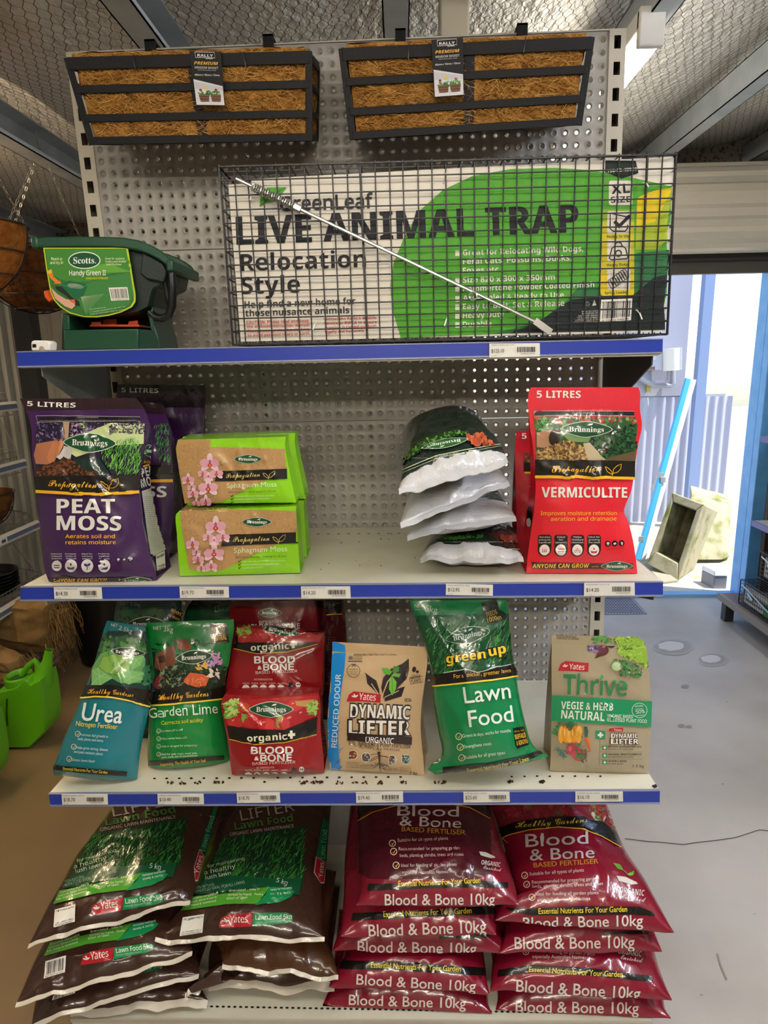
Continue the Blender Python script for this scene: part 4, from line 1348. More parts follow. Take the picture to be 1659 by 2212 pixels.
for x, y, c in ((1430, 530, '#c88bbd'), (1460, 580, '#c07fb4'), (1370, 600, '#b59ac8'), (1330, 620, '#d8a53c'), (1420, 680, '#d8c9bd')): p.scatter([(x - 40, y - 30), (x + 40, y - 30), (x + 40, y + 30), (x - 40, y + 30)], 12, 24, [c], 'leaf')
emblem(p, 1260, 550, 155, 60, rot=-.10, col='#1c3a26')
p.text('NET', (915, 318), (985, 316), '#cfd8ce', 'r', h=30); p.text('3kg', (1003, 332), (1082, 338), '#cfd8ce', 'r', h=46)
p.poly([(1400, 260), (1540, 262), (1560, 425), (1405, 440)], '#1b150c'); p.text('ACID TO', (1415, 348), (1524, 330), '#e0b02a', 'b', h=52); p.text('NEUTRAL', (1418, 418), (1540, 398), '#e0b02a', 'b', h=50); p.text('SOIL CONDITIONER', (1420, 440), (1545, 420), '#a8843a', 's', h=12)
p.poly([(905, 850), (1150, 790), (1400, 830), (1515, 780), (1505, 895), (1350, 910), (1150, 930), (888, 955)], '#14110d')
p.text('Healthy Gardens', (970, 915), (1380, 878), '#e0a52a', 'scr', h=56)
p.line([(888, 962), (1050, 950), (1250, 930), (1504, 900)], 13, YEL)
p.text('Garden Lime', (898, 1066), (1450, 1022), '#d9e4d4', 'r', h=82, arc=6)
p.text('Corrects soil acidity', (983, 1128), (1338, 1100), '#c9c832', 'r', h=34, fat=.006)
for y, a in ((1180, ('Increases pH in soil', 1162, 0)), (1246, ('Helps aerate heavy soils', 1200, 0)), (1311, ('Aids as an agent for composting', 1285, 0)), (1378, ('Ideal for peas, roses, sweet peas,', 1290, 1))):
    tick(p, 962, y, 17); p.text(a[0], (985, y + 8), (a[1], y - 4), '#cfdfc9', 'r', h=18)
p.text('corn, cacti, and chrysanthemums', (988, 1410), (1290, 1394), '#cfdfc9', 'r', h=18)
p.poly([(875, 1437), (1515, 1386), (1518, 1422), (875, 1478)], '#14110d'); p.text('Improving The Health of Your Soil', (980, 1474), (1358, 1440), '#e0b93a', 'r', h=25, fat=.006)
b.done()
rows = [(1170, 1500, 1640, 1500), (1168, 900, 1650, 900), (1166, 400, 1650, 400), (1165, 250, 1650, 250), (1190, 150, 1650, 120), (1250, 60, 1640, 40)]
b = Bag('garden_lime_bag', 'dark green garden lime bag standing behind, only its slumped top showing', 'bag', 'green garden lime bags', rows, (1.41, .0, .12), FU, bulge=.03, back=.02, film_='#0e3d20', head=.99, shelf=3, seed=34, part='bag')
b.p.text('Lime', (1440, 165), (1570, 150), '#7f9a80', 'r', h=48); b.p.scatter([(1160, 60), (1560, 60), (1560, 110), (1200, 110)], 40, 22, ['#14301a', '#3a2a20', '#1c3c20'], 'leaf')
b.done()

# ---- blood and bone pouches
FB = (460, 1280, 3.6065)
BBR = '#8e1119'


def bb_art(p, dx, dy, k, tilt=0., pic=True, low=True):
    T = lambda x, y: (365 + dx + (x - 470)*k, 400 + dy + (y - 1130)*k + tilt*(x - 470))
    if pic:
        p.poly([T(95, 850), T(330, 830), T(820, 800), T(800, 960), T(560, 1060), T(300, 1060), T(110, 1020)], '#a82126')
        p.scatter([T(95, 850), T(200, 830), T(190, 950), T(110, 980)], 60, 26*k, ['#8fb54a', '#b6cf74', '#6a9a3a'], 'leaf')
        for x, y, r, c in ((290, 990, 68, '#b3262a'), (420, 1030, 72, '#c42f30'), (180, 1010, 60, '#b82b2c'), (620, 1000, 90, '#a92028'), (640, 880, 60, '#c2352e'), (700, 950, 60, '#a01f28'), (530, 1020, 70, '#bb3a3c'), (240, 890, 50, '#b5452a')):
            p.ell(*T(x, y), r*k, r*.75*k, c); p.ell(*T(x - r*.3, y - r*.3), r*.22*k, r*.1*k, '#d98078', -.4, n=10)
        p.poly([T(640, 845), T(790, 830), T(760, 895), T(650, 880)], '#b78a52')
        p.scatter([T(730, 870), T(810, 850), T(800, 950), T(740, 940)], 40, 20*k, ['#6a9a3a', '#4f7d2c', '#93b85a'], 'leaf')
        p.scatter([T(230, 950), T(280, 900), T(240, 1000)], 14, 24*k, ['#7da044'], 'leaf'); p.scatter([T(490, 990), T(530, 960), T(510, 1060)], 14, 22*k, ['#8aa84c'], 'leaf')
        emblem(p, *T(455, 908), 172*k, 62*k)
    p.poly([T(115, 1030), T(300, 1062), T(560, 1065), T(810, 965), T(803, 1100), T(560, 1165), T(320, 1180), T(135, 1135)], '#15110f')
    p.line([T(135, 1138), T(320, 1180), T(560, 1165), T(803, 1102)], 6*k, GOLD)
    p.text('organic', T(272, 1158), T(578, 1140), '#e2dec2', 'b', h=50*k, fat=.012); p.poly([T(x, y) for x, y in ((597, 1072), (620, 1070), (620, 1092), (640, 1090), (640, 1112), (621, 1114), (622, 1134), (598, 1136), (597, 1116), (582, 1117), (582, 1096), (597, 1094))], '#e2dec2')
    p.text('BLOOD', T(298, 1255), T(626, 1252), INKW, 's', h=51*k, fat=.03)
    p.text('&', T(325, 1305), T(358, 1305), INKW, 'r', h=30*k, fat=.02); p.text('BONE', T(370, 1312), T(614, 1308), INKW, 's', h=48*k, fat=.03)
    p.text('BASED FERTILISER', T(310, 1342), T(642, 1328), '#d9c9c0', 's', h=21*k)
    if low:
        p.text('RECOMMENDED FOR', T(342, 1370), T(476, 1366), '#d5b9a8', 's', h=12*k)
        for i in range(5):
            x = 278 + i*69; p.text(('flowering', 'fruiting', 'trees', 'roses', 'vegetable')[i], T(x - 26, 1386 + 0*i), T(x + 26, 1384), '#d8c4bc', 's', h=11*k)
            round_icon(p, *T(x, 1425), 30*k, '#a5373a', '#dcd0c4', (0, 4, 3, 4, 1)[i])
        p.ell(*T(632, 1382), 20*k, 18*k, '#15110f'); p.ell(*T(690, 1375), 20*k, 22*k, '#d8d0c4'); p.ell(*T(683, 1372), 5*k, 6*k, '#15110f'); p.ell(*T(698, 1372), 5*k, 6*k, '#15110f')
        p.text('READ SAFETY DIRECTIONS', T(610, 1412), T(720, 1406), '#5f0d12', 's', h=7*k)


rows = [(150, 1420, 868, 1405), (132, 1300, 862, 1290), (120, 1180, 850, 1180), (92, 1040, 838, 1040), (64, 880, 838, 880), (72, 830, 830, 815), (95, 790, 820, 780)]
b = Bag('blood_and_bone_pouch', 'red blood and bone pouch at the very front, tomatoes and green badge in full view', 'bag', 'red blood and bone pouches', rows, (1.193, .03, .16), FB, thick=.07, bulge=.028, back=.01, film_=BBR, shelf=3, seed=41, head=1.35)
bb_art(b.p, 105, 730, 1.0)
g = b.pr
for k in range(15): g.line([(815, 980 + k*22), (875, 960 + k*22)], 4, '#8a5a5a')
b.done()
rows = [(85, 850, 842, 850), (100, 760, 850, 780), (130, 560, 855, 600), (150, 470, 860, 470), (168, 360, 866, 370), (180, 262, 864, 314)]
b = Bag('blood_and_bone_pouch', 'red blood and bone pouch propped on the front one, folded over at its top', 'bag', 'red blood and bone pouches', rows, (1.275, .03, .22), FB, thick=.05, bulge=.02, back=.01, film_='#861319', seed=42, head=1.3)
bb_art(b.p, 125, 28, .97, low=False, pic=False)
p = b.p
p.poly([(185, 270), (420, 265), (850, 330), (830, 385), (500, 390), (200, 385)], '#a8262a')
p.scatter([(190, 270), (300, 270), (280, 360), (200, 360)], 40, 22, ['#8fb54a', '#6a9a3a'], 'leaf')
for x, y, r in ((380, 340, 60), (480, 350, 70), (620, 350, 70), (760, 350, 60), (260, 355, 50)): p.ell(x, y, r, 30, '#b62c2e'); p.ell(x - 15, y - 12, 14, 5, '#d98078', n=10)
emblem(p, 530, 300, 150, 34, rot=.16)
p.text('RECOMMENDED FOR', (322, 682), (464, 682), '#d5b9a8', 's', h=12)
for i in range(5):
    x = 258 + i*68; p.text(('flowering', 'fruiting', 'trees', 'roses', 'vegetable')[i], (x - 26, 712), (x + 26, 710), '#d8c4bc', 's', h=11); round_icon(p, x, 748, 30, '#a5373a', '#dcd0c4', (0, 4, 3, 4, 1)[i])
p.ell(606, 718, 20, 19, '#15110f'); p.ell(663, 718, 20, 22, '#d8d0c4'); p.ell(656, 715, 5, 6, '#15110f'); p.ell(671, 715, 5, 6, '#15110f')
emblem(p, 258, 806, 42, 16); p.text('ESSENTIAL NUTRIENTS FOR YOUR GARDEN', (310, 808), (700, 802), '#d9a02a', 's', h=16, fat=.02)
b.done()
rows = [(150, 700, 800, 700), (140, 400, 812, 400), (132, 250, 818, 290), (130, 130, 800, 110), (140, 70, 780, 50)]
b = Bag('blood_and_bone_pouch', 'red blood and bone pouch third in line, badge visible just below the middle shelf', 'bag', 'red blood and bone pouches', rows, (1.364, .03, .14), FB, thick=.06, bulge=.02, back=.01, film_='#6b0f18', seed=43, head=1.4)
p = b.p
emblem(p, 445, 158, 94, 38); p.text('organic+', (360, 245), (540, 238), '#cfc5b0', 'b', h=32); p.text('BLOOD & BONE', (300, 285), (676, 276), '#cfc5c0', 's', h=36, fat=.03)
b.done()
rows = [(700, 1380, 1010, 1380), (720, 700, 1040, 700), (760, 300, 1035, 300), (790, 60, 1010, 60)]
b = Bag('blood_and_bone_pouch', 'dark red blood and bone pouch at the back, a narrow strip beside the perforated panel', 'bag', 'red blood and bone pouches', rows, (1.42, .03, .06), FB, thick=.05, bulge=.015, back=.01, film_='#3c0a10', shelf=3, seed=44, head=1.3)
b.p.poly([(880, 60), (1000, 60), (1000, 165), (890, 170)], '#14100f'); b.p.line([(885, 172), (1005, 165)], 5, GOLD); b.p.fine(860, 330, 960, 760, 22, '#7a3a3e', h=8)
b.done()

# ---- dynamic lifter pouch
FD = (700, 1280, 3.318)
KR, BLU, DBR = '#c3a67f', '#1583d2', '#2b1d1d'
rows = [(45, 1268, 718, 1312), (32, 1180, 712, 1200), (28, 1050, 700, 1080), (26, 900, 692, 960), (36, 760, 700, 800), (48, 620, 722, 640), (56, 480, 738, 520), (60, 400, 742, 430), (60, 354, 740, 390)]
b = Bag('plant_fertiliser_pouch', 'tan pouch with a blue side stripe and dark leaf print, centre of the lower shelf', 'bag', None, rows, (1.2, -.10, .10), FD, thick=.085, bulge=.022, back=.01, film_=KR, side_film='#b99c76', shelf=3, seed=51, head=.93, head_film=KR)
p = b.p
p.poly([(45, 1268), (118, 1282), (104, 1100), (104, 900), (124, 700), (148, 540), (156, 430), (50, 430), (40, 600), (20, 800), (20, 1000), (25, 1180)], BLU)
b.ph.poly([(156, 440), (150, 375), (60, 345), (55, 440)], BLU)
p.text('REDUCED ODOUR', (92, 1110), (122, 585), '#cfe0ea', 's', h=36, fat=.015)
p.text('RESEALABLE BAG FOR EASY STORAGE', (215, 452), (520, 448), DBR, 's', h=13, fat=.01)
p.rrect(172, 452, 275, 495, 8, '#a58d6c'); p.ell(192, 468, 14, 12, '#6a5a4c'); p.fine(208, 462, 270, 486, 2, '#5a4a3c', h=7); p.line([(172, 492), (276, 494)], 4, DBR)
p.ring(211, 560, 46, 46, 3, DBR); p.text('carbon', (180, 552), (243, 552), DBR, 'scr', h=12); p.fine(178, 556, 246, 590, 3, DBR, h=7); p.line([(200, 510), (228, 530)], 4, DBR); p.line([(228, 510), (200, 530)], 4, DBR)
for P in ([(292, 570), (300, 590), (310, 650), (350, 690), (400, 740), (395, 690), (375, 630), (330, 600)], [(608, 472), (560, 510), (480, 545), (425, 610), (410, 680), (430, 770), (470, 750), (520, 690), (590, 620), (610, 550)], [(580, 672), (520, 690), (455, 720), (435, 780), (500, 760), (555, 745)]):
    p.poly(P, '#2c2226')
p.line([(412, 800), (425, 720), (455, 640), (520, 560)], 8, KR); p.line([(416, 800), (400, 740), (340, 650)], 7, KR); p.line([(412, 790), (440, 745), (540, 700)], 6, KR)
p.poly([(412, 540), (455, 540), (490, 565), (470, 592), (430, 580)], '#5da03a'); p.poly([(490, 560), (500, 525), (540, 530), (535, 565), (500, 580)], '#3f7a2c'); p.poly([(485, 590), (520, 640), (515, 690), (490, 735), (465, 690), (470, 630)], '#6bb23f'); p.poly([(495, 575), (550, 580), (540, 605), (500, 600)], '#5da03a'); p.line([(488, 580), (490, 640), (492, 720)], 4, '#4a7f2c')
p.poly([(163, 778), (180, 730), (215, 705), (408, 728), (405, 788), (280, 778)], '#b3202c'); p.text('Yates', (250, 764), (370, 772), '#e6e0d8', 's', h=46, fat=.01, slant=.06)
for a in ((222, 735, .9), (212, 742, .3), (234, 740, -.6)): p.ell(a[0], a[1], 14, 5, '#e6e0d8', a[2], n=10)
p.text('18206', (575, 782), (625, 780), DBR, 'i', h=26)
p.line([(612, 612), (705, 596), (710, 640), (618, 655), (612, 612)], 3, DBR); p.text('NATIVE', (622, 622), (692, 614), DBR, 's', h=20, fat=.01); p.text('PLANTS', (622, 645), (696, 638), DBR, 's', h=20, fat=.01); p.text('safe for', (625, 598), (690, 590), DBR, 'scr', h=14); p.ell(645, 550, 14, 20, DBR, .3); p.ell(668, 566, 12, 10, DBR)
for t, q0, q1, h in (('DYNAMIC', (190, 890), (612, 905), 92), ('LIFTER', (182, 1012), (612, 1016), 98)):
    p.text(t, q0, q1, DBR, 'b', h=h, fat=.075, ref=0.); p.text(t, q0, q1, '#e6e2dc', 'b', h=h, fat=.018, ref=0.); 
p.poly([(205, 880), (200, 850), (225, 815), (232, 850), (224, 880)], DBR); p.poly([(560, 990), (556, 950), (585, 905), (592, 950), (580, 985)], DBR)
p.poly([(172, 998), (628, 1030), (625, 1086), (172, 1058)], DBR); p.text('ORGANIC', (298, 1068), (498, 1080), '#e6e2dc', 's', h=40, fat=.012)
p.text('SOIL IMPROVER & PLANT FERTILISER', (182, 1086), (615, 1112), DBR, 's', h=24, fat=.005); p.text('ALL PLANTS - ALL YEAR ROUND', (255, 1108), (538, 1132), DBR, 's', h=17)
rg = random.Random(3)
p.poly([(385, 1130), (408, 1132), (404, 1220), (408, 1285), (398, 1240), (392, 1190)], '#4a3434')
for i in range(15):
    y = 1140 + rg.random()*90; sgn = rg.choice((-1, 1)); L = rg.uniform(40, 130)*(1 - (y - 1140)/150)
    p.line([(396, y), (396 + sgn*L*.5, y + rg.uniform(-4, 22)), (396 + sgn*L, y + rg.uniform(0, 50))], 4, '#4a3434')
for i, (x, y, c) in enumerate(((208, 1161, '#7a3a1e'), (305, 1170, '#4a4650'), (484, 1186, '#6a4a34'), (587, 1194, '#2f6b70'))):
    p.ell(x, y, 34, 34, '#e2dccf'); p.ell(x, y, 30, 30, c); p.scatter([(x - 24, y - 24), (x + 24, y - 24), (x + 24, y + 24), (x - 24, y + 24)], 16, 8, [c, '#b08a5a', '#2a2020', '#9ab0b0'], 'blob')
    p.fine(x - 46, y + 44, x + 46, y + 92, 4, '#6a5848', h=8); 
p.text('2 kg', (612, 1304), (668, 1306), DBR, 's', h=22, fat=.02)
g = b.pr
for k in range(26): g.line([(690, 880 + k*14), (748, 850 + k*14)], 2.5, '#6d5a45')
b.done()

# ---- lawn food bag
FGR = '#067c46'
rows = [(800, 1305, 1590, 1180), (742, 1262, 1600, 1165), (830, 1200, 1520, 1120), (845, 1120, 1478, 1060), (820, 1000, 1450, 960), (800, 880, 1425, 860), (782, 740, 1398, 720), (782, 640, 1378, 600), (750, 480, 1352, 470), (720, 380, 1340, 360), (672, 240, 1328, 240), (640, 140, 1322, 140), (608, 45, 1308, 38), (600, 10, 1300, 5)]
b = Bag('lawn_food_bag', 'tall green lawn food bag slouching right of the tan pouch', 'bag', None, rows, (1.172, .0, .14), FD, bulge=.06, back=.04, film_=FGR, shelf=3, seed=61, head=.97, hp=2.0, part='bag')
p = b.p
p.poly([(640, 165), (1325, 150), (1352, 480), (1362, 520), (1180, 530), (1080, 570), (1010, 545), (780, 580), (770, 520), (740, 400)], '#0f4a2a')
p.scatter([(760, 230), (1320, 200), (1350, 500), (1060, 560), (790, 570)], 420, 46, ['#1d5a2c', '#2f7034', '#134425', '#4a8a44', '#0f3a20'], 'blade', ang=-65)
p.text('NET', (650, 108), (706, 106), '#b9cabd', 'r', h=26); p.text('WEIGHT', (652, 128), (712, 127), '#8fa898', 'r', h=12); p.text('5kg', (724, 132), (808, 148), '#b9cabd', 'r', h=44)
p.poly([(1125, 70), (1235, 50), (1250, 120), (1300, 150), (1300, 185), (1240, 215), (1150, 210)], '#101810'); p.text('FEEDS', (1168, 178), (1240, 152), '#b99a3a', 'r', h=34); p.text('1000m', (1172, 216), (1268, 190), '#b99a3a', 'r', h=34)
emblem(p, 1030, 305, 160, 62, rot=-.20, col='#143c26', ink='#a9bcae', rim='#9fb5a5')
for fat, c in ((.09, '#141712'), (.02, '#e2c02c')):
    p.text('green', (882, 505), (1155, 470), c, 'b', h=62, fat=fat, ref=.02, slant=.05); p.text('up', (1182, 458), (1300, 430), c, 'b', h=66, fat=fat, ref=.02, slant=.05)
p.poly([(778, 585), (900, 570), (1010, 550), (1100, 572), (1210, 540), (1368, 510), (1376, 590), (1200, 620), (1000, 640), (790, 668)], '#13110f'); p.line([(860, 572), (1010, 548), (1100, 570), (1210, 538), (1330, 514)], 6, '#b9c4ba')
p.text('For a thicker, greener lawn', (935, 612), (1328, 570), '#dba63a', 'r', h=30)
p.line([(788, 668), (1000, 645), (1200, 625), (1376, 598)], 11, YEL)
p.text('Lawn', (1015, 790), (1330, 752), '#dfe9e2', 'r', h=118, fat=.006); p.text('Food', (1042, 962), (1358, 922), '#dfe9e2', 'r', h=118, fat=.006)
for x, y, t, x1, y1 in ((968, 1030, 'Greens in days, works for months', 1336, 998), (978, 1106, 'Strengthens roots', 1200, 1090), (988, 1182, 'Suitable for all grass types', 1296, 1154)):
    tick(p, x, y, 22); p.text(t, (x + 26, y + 8), (x1, y1), '#cfe2d6', 'r', h=24)
p.poly([(1352, 970), (1430, 958), (1465, 1090), (1385, 1118), (1372, 1100)], '#14120e'); p.text('IDEAL FOR', (1360, 1000), (1432, 990), '#d9b23a', 's', h=9); p.text('BUFFALO', (1368, 1052), (1442, 1036), '#d9b23a', 'b', h=34); p.text('& KIKUYU', (1378, 1095), (1455, 1078), '#d9b23a', 'b', h=32)
p.poly([(855, 1250), (1200, 1218), (1400, 1175), (1545, 1128), (1565, 1160), (1400, 1215), (1200, 1262), (850, 1290)], '#14110d'); p.text('Essential Nutrients For Your Lawn', (1030, 1284), (1465, 1200), '#e6d33c', 'r', h=30, fat=.006, arc=-8)
p.poly([(770, 1215), (835, 1178), (840, 1205), (790, 1228)], '#dfe3de')
b.done()

# ---- kraft vegetable and herb pouch
FT = (1080, 1280, 3.95)
KT, THG = '#a2957a', '#138a58'
rows = [(425, 1520, 1268, 1562), (432, 1400, 1272, 1430), (436, 1250, 1282, 1250), (440, 1050, 1290, 1050), (442, 870, 1288, 900), (440, 700, 1276, 720), (440, 560, 1262, 580), (442, 440, 1242, 450), (440, 385, 1222, 405), (446, 362, 1180, 380)]
b = Bag('plant_food_pouch', 'kraft pouch with a green band and painted vegetables, right end of lower shelf', 'bag', None, rows, (1.196, -.05, .06), FT, thick=.08, bulge=.018, back=.01, film_=KT, side_film='#8f8268', shelf=3, seed=71, head=.93, head_film=KT)
p = b.p
b.ph.text('RESEALABLE BAG', (482, 374), (650, 384), '#2c2822', 's', h=14); b.ph.text('FOR EASY STORAGE', (482, 396), (672, 402), '#2c2822', 's', h=16)
p.text('OPEN  - - ✂', (468, 418), (565, 420), '#2c2822', 's', h=12); p.line([(565, 416), (690, 418)], 2, '#2c2822')
for q in (p, b.ph):
    q.scatter([(985, 380), (1180, 385), (1240, 450), (1262, 640), (1150, 570), (1020, 520)], 260, 32, ['#6f9a2c', '#8cb53c', '#547d22', '#a3c455'], 'leaf')
    q.scatter([(800, 350), (940, 380), (940, 420), (790, 430)], 40, 22, ['#3f7a3c', '#5c9a50'], 'leaf')
p.ell(870, 490, 56, 50, '#5a2630'); p.poly([(830, 520), (880, 535), (805, 562)], '#5a2630'); p.scatter([(740, 440), (830, 430), (830, 510), (750, 510)], 40, 20, ['#6a4a80', '#8a6aa0', '#4a3060'], 'leaf'); p.ell(945, 435, 42, 36, '#33303c')
p.ell(992, 628, 48, 42, '#7fa86a', .2); p.ell(992, 628, 40, 34, '#b9cfa0', .2); p.ell(1085, 660, 40, 30, '#6f9a5c', .3); p.ell(1090, 662, 32, 23, '#b9cfa0', .3); p.ell(1165, 690, 40, 30, '#6f9a5c', .4); p.ell(1168, 692, 32, 23, '#c3d5ac', .4)
p.scatter([(950, 570), (1060, 560), (1200, 640), (1200, 720), (1060, 710), (1000, 690), (1040, 640), (1030, 590)], 130, 17, ['#2f6a34', '#1f4f28', '#4a8a4a', '#7a7a60'], 'leaf')
p.poly([(500, 650), (520, 605), (560, 583), (758, 600), (752, 675), (640, 672), (498, 668)], '#b3202c'); p.text('Yates', (588, 650), (718, 658), '#e6dcd2', 's', h=44, fat=.008, slant=.06)
for a in ((556, 618, .9), (546, 626, .3), (568, 624, -.6)): p.ell(a[0], a[1], 14, 5, '#e6dcd2', a[2], n=10)
p.text('Thrive', (535, 858), (1080, 874), '#2f7a48', 's', h=155, fat=.022)
p.poly([(840, 740), (835, 722), (858, 706), (856, 728)], '#4a9a5a')
p.poly([(440, 868), (1288, 922), (1280, 1142), (440, 1088)], THG)
p.text('VEGIE & HERB', (522, 984), (958, 1002), '#dfe4d8', 'b', h=62, fat=-.0); p.text('NATURAL', (522, 1068), (885, 1090), '#dfe4d8', 'b', h=72)
p.text('ORGANIC BASED', (908, 1058), (1128, 1066), '#dfe4d8', 's', h=26, fat=.01); p.text('PELLETISED PLANT FOOD', (908, 1092), (1242, 1104), '#dfe4d8', 's', h=28, fat=.01)
p.ring(1182, 998, 62, 62, 4, '#cfe0cf'); p.text('50%', (1152, 1026), (1225, 1018), '#dfe4d8', 's', h=30); p.text('NATURAL', (1146, 970), (1212, 964), '#dfe4d8', 's', h=14); p.text('MORE THAN', (1150, 990), (1206, 986), '#dfe4d8', 's', h=8); p.text('INGREDIENTS', (1150, 1048), (1222, 1042), '#dfe4d8', 's', h=8)
p.scatter([(455, 1160), (510, 1110), (520, 1200), (470, 1220)], 26, 22, ['#2f6a44', '#3f7f54'], 'leaf'); p.scatter([(640, 1110), (690, 1130), (690, 1290), (660, 1280)], 22, 20, ['#2f6a44', '#3f7f54'], 'leaf')
p.ell(598, 1198, 104, 82, '#c8741e')
for a, w in ((-72, 26), (-36, 32), (0, 36), (36, 32), (72, 26)): p.ell(598 + a, 1202, w, 74, '#dd9030' if a % 72 else '#e6a640', n=18); p.ell(598 + a - w*.3, 1180, w*.22, 34, '#efbf62', n=12)
p.ell(596, 1150, 16, 18, '#a05a2a'); p.scatter([(560, 1110), (650, 1110), (640, 1140), (570, 1140)], 14, 20, ['#2f6a44'], 'leaf')
p.poly([(712, 1140), (742, 1135), (752, 1180), (740, 1230), (718, 1225)], '#3a5a44'); p.poly([(710, 1235), (738, 1228), (772, 1350), (760, 1352)], '#c4602a'); p.poly([(736, 1230), (762, 1232), (770, 1330)], '#d8793c')
p.ell(620, 1330, 56, 44, '#b23a44'); p.ell(680, 1375, 62, 52, '#bb4450'); p.ell(682, 1385, 36, 26, '#4f7a38'); p.ell(600, 1320, 16, 24, '#cf6468'); p.scatter([(640, 1330), (740, 1330), (740, 1420), (700, 1430)], 30, 14, ['#2f5a34', '#3f6f44'], 'leaf'); p.scatter([(470, 1310), (570, 1340), (560, 1400), (500, 1370)], 40, 24, ['#4a7080', '#5a8078', '#3a5a60'], 'blade')
p.poly([(815, 1175), (898, 1180), (895, 1250), (815, 1248)], THG); p.rect(848, 1190, 864, 1236, '#e2e4d8'); p.rect(832, 1204, 880, 1222, '#e2e4d8')
p.line([(852, 1250), (846, 1466)], 3, THG)
p.poly([(930, 1185), (940, 1156), (1050, 1152), (1046, 1185)], '#b3202c'); p.text('Yates', (968, 1178), (1036, 1180), '#e6dcd2', 's', h=18)
for t, q0, q1, h in (('DYNAMIC', (948, 1240), (1172, 1240), 40), ('LIFTER', (946, 1288), (1176, 1290), 44)):
    p.text(t, q0, q1, DBR, 'b', h=h, fat=.08, ref=0.); p.text(t, q0, q1, '#e0dace', 'b', h=h, fat=.015, ref=0.)
for y, t, u in ((1320, 'NPK boost of nutrients with extra', 'potassium for better yield'), (1386, 'NATURAL TRACE ELEMENTS', 'for plant health and vitality'), (1443, 'BLOOD & BONE', 'for better growth')):
    p.rect(872, y - 16, 914, y + 18, THG); p.rect(889, y - 11, 897, y + 13, '#e2e4d8'); p.rect(881, y - 3, 905, y + 5, '#e2e4d8')
    p.text(t, (924, y - 1), (1205 if y < 1400 else 1078, y), '#37322a', 'bi', h=15); p.text(u, (920, y + 20), (1138 if y < 1400 else 1052, y + 22), '#4a4438', 'i', h=14)
for y in (1354, 1416): p.line([(852, y), (1212, y + 4)], 2, THG)
p.text('1.5 kg', (1132, 1488), (1225, 1490), '#37322a', 'r', h=24)
b.done()

# ---------------------------------------------------------------- sacks on the base deck
FL = (0, 1720, 3.456); FR = (320, 1720, 3.6065); FA = (690, 1720, 3.858); FX = (1030, 1720, 3.6867)
BRN, WSEAL = '#38221a', '#cbc3b2'
MGR, DGR2, LGR2 = '#14834a', '#0f4a2e', '#4d9a2e'


LOWER = []


def lawnsack(label, rows, F_, plane, bulge, seed, lip=.0085, film_=BRN, ext=.2, under=.012, front_r=.34, wr=1.25):
    b = Bag('lawn_food_sack', label, 'sack', 'brown lawn food sacks on the base deck', rows, plane, F_, lying=True, shelf=4, bulge=bulge, back=under, film_=film_, lip=lip, wavy=.009, foot_film=WSEAL, ext=ext, seed=seed, front_r=front_r, wr=wr, part='sack', nu=44, nv=50, over=LOWER[-2:] if 'second stack, beside' in label else LOWER[-1:])
    LOWER.append(b)
    return b


